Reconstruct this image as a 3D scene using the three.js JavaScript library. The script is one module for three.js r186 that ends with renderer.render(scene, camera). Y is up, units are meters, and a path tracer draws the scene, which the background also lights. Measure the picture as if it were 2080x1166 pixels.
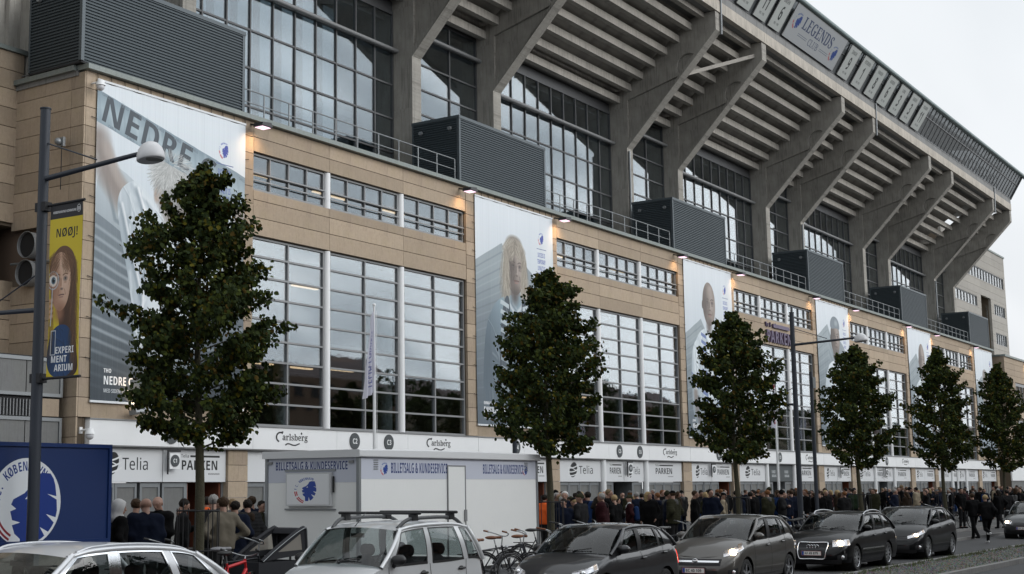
import * as THREE from 'three';
import { mergeGeometries, mergeVertices, toCreasedNormals } from 'three/addons/utils/BufferGeometryUtils.js';

// ---------- camera, sky, sun, exposure ----------
const scene = new THREE.Scene();
const W_PX = 2080, H_PX = 1166, FOC = 2834.95, CX = 854.9, YAW = 0.61003, PITCH = 0.14362, ROLL = -0.008, EYE = 2.158;
const camera = new THREE.PerspectiveCamera(2 * Math.atan(583 / FOC) * 180 / Math.PI, W_PX / H_PX, 0.2, 3000);
{
  const fh = new THREE.Vector3(Math.cos(YAW), 0, -Math.sin(YAW)), r = new THREE.Vector3(Math.sin(YAW), 0, Math.cos(YAW)), up0 = new THREE.Vector3(0, 1, 0);
  const f = fh.clone().multiplyScalar(Math.cos(PITCH)).addScaledVector(up0, Math.sin(PITCH));
  const u = up0.clone().multiplyScalar(Math.cos(PITCH)).addScaledVector(fh, -Math.sin(PITCH));
  const R = r.clone().multiplyScalar(Math.cos(ROLL)).addScaledVector(u, Math.sin(ROLL));
  const U = u.clone().multiplyScalar(Math.cos(ROLL)).addScaledVector(r, -Math.sin(ROLL));
  camera.position.set(0, EYE, 0);
  camera.quaternion.setFromRotationMatrix(new THREE.Matrix4().makeBasis(R, U, f.clone().negate()));
  camera.setViewOffset(W_PX, H_PX, W_PX / 2 - CX, 0, W_PX, H_PX);
}
const renderer = new THREE.WebGLRenderer({ antialias: true });
renderer.toneMapping = THREE.LinearToneMapping;
renderer.toneMappingExposure = 1.0;
renderer.shadowMap.enabled = true;

function rng(seed) { let a = seed >>> 0; return () => { a = (a + 0x6D2B79F5) >>> 0; let t = a; t = Math.imul(t ^ (t >>> 15), t | 1); t ^= t + Math.imul(t ^ (t >>> 7), t | 61); return ((t ^ (t >>> 14)) >>> 0) / 4294967296; }; }
// tileable value noise
function makeNoise(seed, n) {
  const r = rng(seed), g = new Float32Array(n * n); for (let i = 0; i < g.length; i++) g[i] = r();
  return (x, y) => {
    x = ((x % 1) + 1) % 1 * n; y = ((y % 1) + 1) % 1 * n;
    const x0 = Math.floor(x) % n, y0 = Math.floor(y) % n, x1 = (x0 + 1) % n, y1 = (y0 + 1) % n; let fx = x - Math.floor(x), fy = y - Math.floor(y);
    fx = fx * fx * (3 - 2 * fx); fy = fy * fy * (3 - 2 * fy);
    return (g[y0 * n + x0] * (1 - fx) + g[y0 * n + x1] * fx) * (1 - fy) + (g[y1 * n + x0] * (1 - fx) + g[y1 * n + x1] * fx) * fy;
  };
}
function fbm(seed, n, oct) { const L = []; for (let i = 0; i < oct; i++) L.push(makeNoise(seed + i * 17, n << i)); return (x, y) => { let s = 0, a = 0.5, t = 0; for (const f of L) { s += f(x, y) * a; t += a; a *= 0.55; } return s / t; }; }
const clamp = (v, a = 0, b = 1) => Math.max(a, Math.min(b, v)), lerp = (a, b, t) => a + (b - a) * t, smooth = (a, b, v) => { const t = clamp((v - a) / (b - a)); return t * t * (3 - 2 * t); };

// an evening sky: thin high cloud, even down the street, brightened out of view across it to light the facade
{
  const w = 1024, h = 512, d = new Float32Array(w * h * 4), n1 = fbm(11, 4, 6), n2 = fbm(57, 3, 5);
  for (let j = 0; j < h; j++) for (let i = 0; i < w; i++) {
    const el = ((j + 0.5) / h - 0.5) * Math.PI, az = ((i + 0.5) / w - 0.5) * 2 * Math.PI;   // az measured from +x towards +z
    const x = Math.cos(el) * Math.cos(az), y = Math.sin(el), z = Math.cos(el) * Math.sin(az);
    const k = 1 / (Math.max(y, 0) + 0.22), px = x * k * 0.3 + 0.5, py = z * k * 0.3 + 0.37;
    let c = n1(px * 0.9 + n2(px, py) * 0.14, py * 2.4); c = smooth(0.38, 0.62, c);
    const hz = Math.max(1e-3, Math.hypot(x, z)), front = 0.5 + 0.5 * (x * 0.5 + z * 0.866) / hz, west = 0.5 + 0.5 * (x * 0.82 - z * 0.57) / hz;
    const b = 0.96 * lerp(1.0, 1.9, smooth(0.62, 1.0, front)) * lerp(0.86, 1, smooth(0.02, 0.5, west)) * lerp(1.0, 1.2, smooth(0.2, 0.95, y));
    const amp = lerp(1, 0.12, smooth(0.72, 0.93, west)), cc = lerp(0.85, c, amp), m = lerp(0.5, 1.06, cc), warm = Math.exp(-Math.max(y, 0) * 5) * 0.03;
    d.set([b * m * lerp(0.88, 0.93, cc) * (1 + warm), b * m * 0.967, b * m * lerp(1.05, 1.0, cc) * (1 - warm * 0.6), 1], (j * w + i) * 4);
  }
  const t = new THREE.DataTexture(d, w, h, THREE.RGBAFormat, THREE.FloatType);
  t.mapping = THREE.EquirectangularReflectionMapping; t.magFilter = t.minFilter = THREE.LinearFilter; t.needsUpdate = true;
  scene.background = t; scene.environment = t;
}
const sun = new THREE.DirectionalLight(new THREE.Color(1, 0.985, 0.965), 1.5);
sun.position.set(100, 52, 95); sun.target.position.set(60, 8, -33); sun.castShadow = true; sun.shadow.radius = 90;
sun.shadow.mapSize.set(2048, 2048); Object.assign(sun.shadow.camera, { left: -130, right: 130, top: 70, bottom: -50, near: 1, far: 400 });
scene.add(sun, sun.target);

// ---------- helpers ----------
const P = 22.5, D = 33.69, BL = 29.9;               // bay length, distance of the facade from the camera, start of the first bay
const names = new Map();
function numbered(n) { const k = names.get(n) || 0; names.set(n, k + 1); return k ? n + '_' + String(k).padStart(3, '0') : n; }
function tag(o, label, category, group, kind) { if (label) o.userData.label = label; if (category) o.userData.category = category; if (group) o.userData.group = group; if (kind) o.userData.kind = kind; return o; }
function thing(name, label, category, pos = [0, 0, 0], turn = 0, group) { const o = new THREE.Group(); o.name = numbered(name); o.position.set(...pos); o.rotation.y = turn; scene.add(o); return tag(o, label, category, group); }
function part(parent, name, geo, mat, label) { const m = new THREE.Mesh(geo, mat); m.name = name; m.castShadow = m.receiveShadow = true; parent.add(m); if (label) m.userData.label = label; return m; }
function single(name, geo, mat, label, category, group) { const m = new THREE.Mesh(geo, mat); m.name = numbered(name); m.castShadow = m.receiveShadow = true; scene.add(m); return tag(m, label, category, group); }
function ground(name, geo, mat) { const m = new THREE.Mesh(geo, mat); m.name = name; m.receiveShadow = true; m.userData.kind = 'structure'; scene.add(m); return m; }
// box with uv in metres; arguments s0,s1, y0,y1, n0,n1 (n = metres from the camera towards the facade, so z = -n)
function bx(s0, s1, y0, y1, n0, n1) {
  const x0 = s0, x1 = s1, z0 = -n1, z1 = -n0, p = [], nn = [], uv = [];
  const q = (a, b, c, d, n, U) => { const V = [a, b, c, a, c, d]; V.forEach((v) => { p.push(...v); nn.push(...n); uv.push(...U(v)); }); };
  const XY = (v) => [v[0], v[1]], ZY = (v) => [v[2], v[1]], XZ = (v) => [v[0], v[2]];
  q([x0, y0, z1], [x1, y0, z1], [x1, y1, z1], [x0, y1, z1], [0, 0, 1], XY); q([x1, y0, z0], [x0, y0, z0], [x0, y1, z0], [x1, y1, z0], [0, 0, -1], XY);
  q([x1, y0, z1], [x1, y0, z0], [x1, y1, z0], [x1, y1, z1], [1, 0, 0], ZY); q([x0, y0, z0], [x0, y0, z1], [x0, y1, z1], [x0, y1, z0], [-1, 0, 0], ZY);
  q([x0, y1, z1], [x1, y1, z1], [x1, y1, z0], [x0, y1, z0], [0, 1, 0], XZ); q([x0, y0, z0], [x1, y0, z0], [x1, y0, z1], [x0, y0, z1], [0, -1, 0], XZ);
  return geo(p, nn, uv);
}
function geo(p, n, uv, idx) { const g = new THREE.BufferGeometry(); g.setAttribute('position', new THREE.Float32BufferAttribute(p, 3)); if (n) g.setAttribute('normal', new THREE.Float32BufferAttribute(n, 3)); g.setAttribute('uv', new THREE.Float32BufferAttribute(uv || new Array(p.length / 3 * 2).fill(0), 2)); if (idx) g.setIndex(idx); if (!n) g.computeVertexNormals(); return g; }
function plain(g) { const k = g.index ? g.toNonIndexed() : g; for (const a of Object.keys(k.attributes)) if (!['position', 'normal', 'uv'].includes(a)) k.deleteAttribute(a); if (!k.attributes.uv) k.setAttribute('uv', new THREE.Float32BufferAttribute(new Array(k.attributes.position.count * 2).fill(0), 2)); return k; }
function merge(list) { return list.length === 1 ? plain(list[0]) : mergeGeometries(list.map(plain)); }
function move(g, x, y, z, rx = 0, ry = 0, rz = 0) { if (rx) g.rotateX(rx); if (rz) g.rotateZ(rz); if (ry) g.rotateY(ry); g.translate(x, y, z); return g; }
const V3 = (x, y, z) => new THREE.Vector3(x, y, z), S = (s, y, n) => new THREE.Vector3(s, y, -n);
function rod(a, b, r, r2 = r, seg = 8) { const d = b.clone().sub(a), g = new THREE.CylinderGeometry(r2, r, d.length(), seg); g.applyQuaternion(new THREE.Quaternion().setFromUnitVectors(V3(0, 1, 0), d.clone().normalize())); g.translate((a.x + b.x) / 2, (a.y + b.y) / 2, (a.z + b.z) / 2); return plain(g); }
function bar(a, b, w, h, upv = V3(0, 1, 0)) { const d = b.clone().sub(a), g = new THREE.BoxGeometry(w, h, d.length()); const m = new THREE.Matrix4().lookAt(b, a, upv); g.applyMatrix4(m); g.translate((a.x + b.x) / 2, (a.y + b.y) / 2, (a.z + b.z) / 2); return plain(g); }
function tube(pts, r, seg = 16, rs = 6) { return plain(new THREE.TubeGeometry(new THREE.CatmullRomCurve3(pts), seg, r, rs, false)); }
function ball(x, y, z, r, sx = 1, sy = 1, sz = 1, ws = 12, hs = 8) { const g = new THREE.SphereGeometry(r, ws, hs); g.scale(sx, sy, sz); g.translate(x, y, z); return plain(g); }

// textures
function dataTex(w, h, f, srgb = false, rx = 1, ry = 1) { const d = new Uint8Array(w * h * 4); for (let j = 0; j < h; j++) for (let i = 0; i < w; i++) { const c = f(i / w, j / h); const o = (j * w + i) * 4; d[o] = clamp(c[0]) * 255; d[o + 1] = clamp(c[1]) * 255; d[o + 2] = clamp(c[2]) * 255; d[o + 3] = 255; } const t = new THREE.DataTexture(d, w, h); t.wrapS = t.wrapT = THREE.RepeatWrapping; t.magFilter = THREE.LinearFilter; t.minFilter = THREE.LinearMipmapLinearFilter; t.generateMipmaps = true; if (srgb) t.colorSpace = THREE.SRGBColorSpace; t.repeat.set(rx, ry); t.needsUpdate = true; return t; }
function canvasTex(w, h, draw) { const c = document.createElement('canvas'); c.width = w; c.height = h; const g = c.getContext('2d'); draw(g, w, h); const t = new THREE.CanvasTexture(c); t.colorSpace = THREE.SRGBColorSpace; return t; }
const col = (r, g, b) => new THREE.Color().setRGB(r, g, b);
const std = (o) => new THREE.MeshStandardMaterial(o), phy = (o) => new THREE.MeshPhysicalMaterial(o);
const fA = fbm(3, 8, 5), fB = fbm(31, 32, 4), fC = fbm(71, 4, 5), fD = fbm(5, 64, 2);
const texConcrete = dataTex(512, 512, (u, v) => { const m = 0.62 + 0.38 * fA(u, v) , s = fB(u * 2, v * 0.35) * 0.25 + 0.87, pit = fD(u * 2, v * 2) > 0.8 ? 0.82 : 1; const drip = fB(u * 3.1, v * 0.12), st = drip > 0.6 ? 1 - Math.min(0.3, (drip - 0.6) * 2.2) : 1, k = m * s * pit * 1.08 * st; return [k, k * 0.985, k * 0.95]; }, false, 1 / 5, 1 / 5);
const texConcreteBump = dataTex(256, 256, (u, v) => { const k = 0.5 * fB(u, v) + 0.5 * fD(u, v); return [k, k, k]; }, false, 1 / 2, 1 / 2);
const texStone = dataTex(512, 512, (u, v) => { const k = 0.8 + 0.2 * fB(u, v) * 0.8 + 0.12 * (fD(u * 2, v * 2) - 0.5), dr = fB(u * 2.3, v * 0.1), w = (fC(u, v) * 0.16 + 0.92) * (dr > 0.62 ? 1 - Math.min(0.14, (dr - 0.62) * 1.4) : 1); return [k * w, k * w * (0.985 + 0.03 * fA(u, v)), k * w * (0.95 + 0.08 * fA(v, u))]; }, false, 1 / 2.5, 1 / 2.5);
const texWavy = dataTex(256, 256, (u, v) => { const k = fC(u, v); return [k, k, k]; }, false, 1 / 7, 1 / 7);
const texPale = dataTex(256, 256, (u, v) => { const k = 0.93 + 0.07 * fC(u, v) - 0.03 * (fB(u * 3, v * 0.5) > 0.72 ? 1 : 0); return [k, k, k * 0.995]; }, false, 1 / 3, 1 / 3);
const texAsphalt = dataTex(512, 512, (u, v) => { const k = 0.7 + 0.5 * (fD(u * 4, v * 4) - 0.5) + 0.35 * (fC(u, v) - 0.5); return [k, k, k * 1.02]; }, false, 1 / 4, 1 / 4);

const M = {
  concrete: std({ color: col(0.385, 0.372, 0.348), map: texConcrete, roughness: 0.95, bumpMap: texConcreteBump, bumpScale: 0.006 }),
  riser: std({ color: col(0.47, 0.45, 0.42), map: texConcrete, roughness: 0.95, bumpMap: texConcreteBump, bumpScale: 0.006 }),
  fasciaC: std({ color: col(0.56, 0.52, 0.47), map: texConcrete, roughness: 0.95 }),
  fasciaG: std({ color: col(0.26, 0.265, 0.27), map: texConcrete, roughness: 0.8 }),
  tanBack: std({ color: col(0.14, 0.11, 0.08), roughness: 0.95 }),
  coping: std({ color: col(0.24, 0.27, 0.26), roughness: 0.55, metalness: 0.2, map: texStone }),
  frame: std({ color: col(0.24, 0.245, 0.25), roughness: 0.5, metalness: 0.2 }),
  frameDark: std({ color: col(0.085, 0.088, 0.092), roughness: 0.5, metalness: 0.2 }),
  white: std({ color: col(0.84, 0.85, 0.86), roughness: 0.6, map: texPale }),
  clad: std({ color: col(0.055, 0.071, 0.081), roughness: 0.55, metalness: 0.3 }),
  cladTrim: std({ color: col(0.08, 0.097, 0.108), roughness: 0.5, metalness: 0.3 }),
  greyPanel: std({ color: col(0.17, 0.172, 0.17), roughness: 0.6, map: texStone }),
  galv: std({ color: col(0.25, 0.265, 0.275), roughness: 0.45, metalness: 0.5 }),
  dark: std({ color: col(0.02, 0.02, 0.022), roughness: 0.8 }),
  glass: phy({ color: col(0.86, 0.9, 0.92), transmission: 1, thickness: 0, roughness: 0.0, ior: 2.1, bumpMap: texWavy, bumpScale: 0.003 }),
  lobby: std({ color: col(0.3, 0.29, 0.27), roughness: 0.8 }),
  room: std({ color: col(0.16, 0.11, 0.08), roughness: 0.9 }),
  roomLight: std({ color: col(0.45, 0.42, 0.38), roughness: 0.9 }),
  tubeGlow: std({ color: col(0.8, 0.8, 0.8), emissive: col(1, 0.62, 0.33), emissiveIntensity: 1.7 }),
};
const tan = [0, 1, 2, 3].map((i) => std({ color: col(0.44, 0.348, 0.258).multiplyScalar([1, 0.87, 1.09, 0.94][i]), map: texStone, roughness: 0.9, bumpMap: texConcreteBump, bumpScale: 0.002 }));
const R0 = rng(4242), pick = (a, r = R0) => a[Math.floor(r() * a.length)];

// ---------- ground ----------
const GY = 0.2;                                      // height of the pavement in front of the stadium
ground('road', bx(-150, 520, -0.3, 0, -12, 14.4), std({ color: col(0.05, 0.051, 0.053), map: texAsphalt, roughness: 0.85 }));
ground('terrain', bx(-1500, 1800, -0.8, -0.35, -1500, 1500), std({ color: col(0.07, 0.07, 0.065), map: texAsphalt, roughness: 0.95 }));
ground('cycle_path', bx(-150, 520, -0.3, 0.1, 14.52, 16.3), std({ color: col(0.085, 0.082, 0.08), map: texAsphalt, roughness: 0.9 }));
ground('pavement', bx(-150, 520, -0.3, GY, 16.42, 40), std({ color: col(0.1, 0.098, 0.095), map: texStone, roughness: 0.9 }));
{
  const kerbM = [0, 1, 2].map((i) => std({ color: col(0.21, 0.205, 0.2).multiplyScalar(0.9 + 0.1 * i), map: texStone, roughness: 0.9 }));
  const mk = (name, n0, n1, y, s0, s1, label) => { const k = new THREE.Group(); k.name = name; k.userData.kind = 'structure'; scene.add(k); for (let s = s0; s < s1; s += 1.0) part(k, 'kerb_stone', bx(s + 0.006, s + 0.994, -0.2, y + (R0() - 0.5) * 0.008, n0, n1), pick(kerbM)); const lo = [bx(-150, s0, -0.2, y, n0, n1), bx(s1, 520, -0.2, y, n0, n1)]; part(k, 'kerb_run', merge(lo), kerbM[1]).userData.kind = 'stuff'; };
  mk('road_kerb', 14.4, 14.52, 0.11, 40, 110);
  mk('pavement_kerb', 16.3, 16.42, GY + 0.01, 40, 100);
  mk('median_kerb', 8.88, 9.04, 0.13, 24, 90);
  mk('median_far_kerb', 10.86, 11.0, 0.13, 28, 90);
  // gravel median, uneven
  const gp = [], gi = [], gu = [], nx = 300, nz = 12;
  for (let i = 0; i <= nx; i++) for (let j = 0; j <= nz; j++) { const s = -20 + i * 0.5, n = 9.04 + (10.86 - 9.04) * j / nz; gp.push(s, 0.1 + 0.05 * Math.sin(Math.PI * j / nz) + 0.05 * (fA(s / 7, n / 7) - 0.5), -n); gu.push(s, n); }
  for (let i = 0; i < nx; i++) for (let j = 0; j < nz; j++) { const a = i * (nz + 1) + j, b = a + nz + 1; gi.push(a, b, a + 1, b, b + 1, a + 1); }
  const texGravel = dataTex(512, 512, (u, v) => { const k = 0.45 + 1.1 * Math.pow(fD(u * 2, v * 2), 1.6) * 0.7 + 0.25 * fA(u, v); return [k, k * 0.98, k * 0.95]; }, false, 1 / 1.2, 1 / 1.2);
  ground('median_gravel', geo(gp, null, gu, gi), std({ color: col(0.135, 0.137, 0.128), map: texGravel, roughness: 1, bumpMap: texGravel, bumpScale: 0.02 }));
  // loose stones and weeds on the median
  const r = rng(77), st = new THREE.InstancedMesh(new THREE.DodecahedronGeometry(0.022, 0), std({ color: col(0.15, 0.152, 0.145), roughness: 1 }), 9000), mt = new THREE.Matrix4(), q = new THREE.Quaternion(), e = new THREE.Euler();
  for (let i = 0; i < 9000; i++) { const s = 24 + 46 * Math.pow(r(), 1.2), n = 9.08 + 1.75 * r(); e.set(r() * 6, r() * 6, r() * 6); const k = 0.4 + 1.0 * r(); mt.compose(V3(s, 0.1 + 0.05 * Math.sin(Math.PI * (n - 9.04) / 1.82) + 0.05 * (fA(s / 7, n / 7) - 0.5), -n), q.setFromEuler(e), V3(k, k * 0.7, k)); st.setMatrixAt(i, mt); st.setColorAt(i, col(0.6 + r() * 0.7, 0.6 + r() * 0.65, 0.6 + r() * 0.6)); }
  st.name = 'loose_gravel'; tag(st, 'loose grey gravel scattered over the median strip', 'gravel', null, 'stuff'); scene.add(st);
  const blade = geo([-0.006, 0, 0, 0.006, 0, 0, 0.012, 0.09, 0.01, 0, 0, -0.006, 0, 0, 0.006, -0.02, 0.07, 0], null, null, [0, 1, 2, 3, 4, 5]);
  const wd = new THREE.InstancedMesh(blade, std({ color: col(0.07, 0.085, 0.03), roughness: 0.9, side: THREE.DoubleSide }), 3500);
  for (let i = 0; i < 3500; i++) { let s, n; do { s = 26 + 40 * r(); n = r() < 0.6 ? 10.4 + 0.45 * r() : 9.1 + 1.7 * r(); } while (fB(s / 9, n / 5) < 0.55); e.set((r() - 0.5) * 0.8, r() * 6, (r() - 0.5) * 0.8); mt.compose(V3(s, 0.12, -n), q.setFromEuler(e), V3(1, 0.5 + r(), 1)); wd.setMatrixAt(i, mt); }
  wd.name = 'median_weeds'; tag(wd, 'low green weeds growing through the gravel median', 'weeds', null, 'stuff'); scene.add(wd);
}

// ---------- the stadium ----------
const stadium = thing('football_stadium', 'large concrete football stadium stand with sandstone base and raking beams', 'stadium', [0, 0, 0]);
const counts = {};
// gives a piece its own mesh while there are fewer than 300 of its kind, then collects the rest for one joined part
const rest = {};
function piece(parent, name, g, mat, key = name) { counts[key] = (counts[key] || 0) + 1; if (counts[key] <= 295) return part(parent, name, g, mat); (rest[key] ||= { parent: stadium, name: name + 's', mat, list: [] }).list.push(g); }
function flushRest() { for (const k of Object.keys(rest)) { const o = rest[k]; part(o.parent, o.name, merge(o.list), o.mat).userData.kind = 'stuff'; delete rest[k]; } }
function tilt(g, seed) { // a pane never sits perfectly flat in its frame
  const r = rng(seed * 7919 + 13), a = (r() - 0.5) * 0.014, b = (r() - 0.5) * 0.014; g.computeBoundingBox(); const c = g.boundingBox.getCenter(V3()); g.translate(-c.x, -c.y, -c.z); g.rotateX(a); g.rotateY(b); g.translate(c.x, c.y, c.z); return g;
}
// double glazing: two panes with a gap
const pane2 = (s0, s1, y0, y1, n) => merge([bx(s0, s1, y0, y1, n, n + 0.008), bx(s0, s1, y0, y1, n + 0.024, n + 0.032)]);
let seed = 1;
const bayS = (m) => BL + P * m;

// lower sandstone front
const NB = 6, courses = [11.39, 12.05, 12.7, 13.06], top = [14.5, 15.05, 15.6];
const backing = [bx(BL - 0.3, bayS(5) + 7.3, 15.0, 15.58, D + 0.09, D + 0.5), bx(BL - 0.3, bayS(5) + 7.3, 3.5, 15.5, D + 8.4, D + 8.7)];
for (let m = 0; m < NB; m++) {
  const b = bayS(m), w0 = 7.65, w1 = 21.85, c = [w0, 12.1, 17.05, w1];
  // wall behind the banner
  backing.push(bx(b - 0.1, b + 7.6, 3.6, 15.5, D + 0.09, D + 0.5));
  if (m < 5) {
    backing.push(bx(b + 7.55, b + 22.0, 11.38, 13.07, D + 0.09, D + 0.5), bx(b + 7.55, b + 22.0, 14.5, 15.5, D + 0.09, D + 0.5));
    for (let k = 0; k < 3; k++) {
      for (let j = 0; j < 3; j++) piece(stadium, 'cladding_panel', bx(b + c[k] + (k ? 0.008 : 0), b + c[k + 1] - 0.008, courses[j] + 0.012, courses[j + 1] - 0.012, D, D + 0.1), pick(tan));
      for (let j = 0; j < 2; j++) piece(stadium, 'cladding_panel', bx(b + c[k] + (k ? 0.008 : 0), b + c[k + 1] - 0.008, top[j] + 0.012, top[j + 1] - 0.012, D, D + 0.1), pick(tan));
    }
  }
  // stone strips left and right of the banner
  for (const [p0, p1] of [[m ? -0.62 : -0.38, 0.13], [7.04, 7.64]]) { if (m === 5 && p0 > 1) continue; for (let y = 4.46; y < 15.5; y += 0.6215) piece(stadium, 'stone_block', bx(b + p0 + 0.006, b + p1 - 0.006, y + 0.01, Math.min(15.6, y + 0.6115), D, D + 0.12), pick(tan)); backing.push(bx(b + p0, b + p1, 4.4, 15.5, D + 0.11, D + 0.5)); }
  // wall strips above and below the banner
  piece(stadium, 'cladding_panel', bx(b + 0.135, b + 7.035, 4.44, 5.6, D, D + 0.1), tan[1]); piece(stadium, 'cladding_panel', bx(b + 0.135, b + 7.035, 14.6, 15.59, D, D + 0.1), tan[0]);
}
// return wall at the near corner, with an opening for two round ducts at its far end
for (let y = 4.46 - 0.6215 * 6; y < 15.5; y += 0.6215) { const y1 = Math.min(15.55, y + 0.6115), open = y1 > 9.15 && y < 10.6; for (const [a, e] of [[D, D + 0.62], [D + 0.63, open ? 35.35 : D + 3.4]]) piece(stadium, 'stone_block', bx(BL - 0.45, BL - 0.385, y + 0.01, y1, a + 0.004, e), pick(tan)); }
backing.push(bx(BL - 0.385, BL - 0.1, 0, 9.06, D + 0.1, D + 3.4), bx(BL - 0.385, BL - 0.1, 10.68, 15.5, D + 0.1, D + 3.4), bx(BL - 0.385, BL - 0.1, 9.06, 10.68, D + 0.1, 35.35), bx(BL + 1.6, BL + 1.7, 9, 10.7, 35.6, 37.2));
part(stadium, 'inner_wall', merge(backing), M.tanBack);
part(stadium, 'coping', merge([bx(BL - 0.5, bayS(5) + 7.45, 15.61, 15.78, D - 0.22, D + 0.35), bx(BL - 0.62, BL - 0.1, 15.612, 15.782, D + 0.36, D + 3.6)]), M.coping);
part(stadium, 'terrace_floor', bx(BL - 0.5, bayS(5) + 8, 15.45, 15.66, D + 0.3, D + 5), M.fasciaG);

// the rooms behind the windows: floors, back wall, ceilings, a few lit tubes
{
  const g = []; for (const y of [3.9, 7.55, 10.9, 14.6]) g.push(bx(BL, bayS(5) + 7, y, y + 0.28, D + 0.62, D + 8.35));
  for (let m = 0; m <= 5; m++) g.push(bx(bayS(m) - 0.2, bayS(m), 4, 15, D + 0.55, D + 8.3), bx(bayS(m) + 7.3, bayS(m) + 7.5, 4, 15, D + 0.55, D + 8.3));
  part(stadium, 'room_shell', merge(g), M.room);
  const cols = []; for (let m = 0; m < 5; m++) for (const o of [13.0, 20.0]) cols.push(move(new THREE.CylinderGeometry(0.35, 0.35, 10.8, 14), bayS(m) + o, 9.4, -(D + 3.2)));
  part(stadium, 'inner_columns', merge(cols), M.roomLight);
  const t = []; const at = [[0, 7.9, 7.1, 9.2, 1], [0, 10.7, 7.15, 3, 1], [0, 13.4, 7.15, 3.2, 1], [0, 15.4, 7.15, 2.6, 1], [0, 9.4, 14.45, 2.2, 2], [0, 14.1, 14.45, 2.4, 3], [0, 18.9, 14.45, 2.4, 1], [1, 11, 14.45, 2.4, 2], [1, 14.7, 7.1, 3.0, 1.6], [1, 18, 14.45, 2.2, 1], [2, 13, 14.45, 2.3, 1], [3, 12, 14.45, 2.3, 1], [0, 13.5, 10.5, 3, 1]];
  for (const [m, o, y, dn, l] of at) t.push(bx(bayS(m) + o, bayS(m) + o + 1.3 + 0.3 * l, y - 0.06, y, D + dn, D + dn + 0.16));
  part(stadium, 'tube_lamps', merge(t), M.tubeGlow);
}
// windows: each a frame with its panes
function windowUnit(name, paneName, s0, s1, y0, y1, xs, ys, bars, thin) {
  const n0 = D + 0.14, n1 = D + 0.25, w = 0.036, g = [bx(s0, s0 + w * 2, y0, y1, n0, n1), bx(s1 - w * 2, s1, y0, y1, n0, n1), bx(s0 + w * 2, s1 - w * 2, y0, y0 + w * 2, n0 + 0.002, n1), bx(s0 + w * 2, s1 - w * 2, y1 - w * 2, y1, n0 + 0.002, n1)];
  for (const x of xs) g.push(bx(x - w * thin, x + w * thin, y0 + w * 2, y1 - w * 2, n0 + 0.001, n1));
  const X = [s0 + w * 2, ...xs, s1 - w * 2], Y = [y0 + w * 2, ...ys, y1 - w * 2];
  for (let i = 0; i < X.length - 1; i++) for (const y of ys) g.push(bx(X[i] + (i ? w * thin : 0), X[i + 1] - (i < X.length - 2 ? w * thin : 0), y - w, y + w, n0 + 0.004, n1));
  for (const y of bars) g.push(bx(s0 + 0.02, s1 - 0.02, y - 0.025, y + 0.025, n0 - 0.07, n0 - 0.03));
  const f = part(stadium, name, merge(g), M.frame);
  for (let i = 0; i < X.length - 1; i++) for (let j = 0; j < Y.length - 1; j++) piece(f, paneName, tilt(pane2(X[i] + 0.01, X[i + 1] - 0.01, Y[j] + 0.01, Y[j + 1] - 0.01, n0 + 0.07), seed++), M.glass);
}
const gy = [5.28, 6.05, 6.82, 7.6, 8.37, 9.14, 9.9, 10.66];
for (let m = 0; m < 5; m++) {
  const b = bayS(m), e = [[7.66, 11.94], [12.26, 16.88], [17.22, 21.84]];
  for (const [a, z] of e) {
    windowUnit('tall_window', 'window_pane', b + a, b + z, 4.46, 11.36, [b + (a + z) / 2], gy, [], 1);
    const q = (z - a) / 4; windowUnit('upper_window', 'upper_pane', b + a, b + z, 13.09, 14.48, [b + a + q, b + a + 2 * q, b + a + 3 * q], [13.74], [13.74, 13.46], 0.8);
  }
  for (const o of [12.1, 17.05]) { piece(stadium, 'white_column', move(plain(new THREE.CylinderGeometry(0.155, 0.155, 6.9, 20)), b + o, 7.92, -(D + 0.17)), M.white); piece(stadium, 'white_column', move(plain(new THREE.CylinderGeometry(0.155, 0.155, 1.43, 20)), b + o, 13.78, -(D + 0.17)), M.white); }
}

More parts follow.
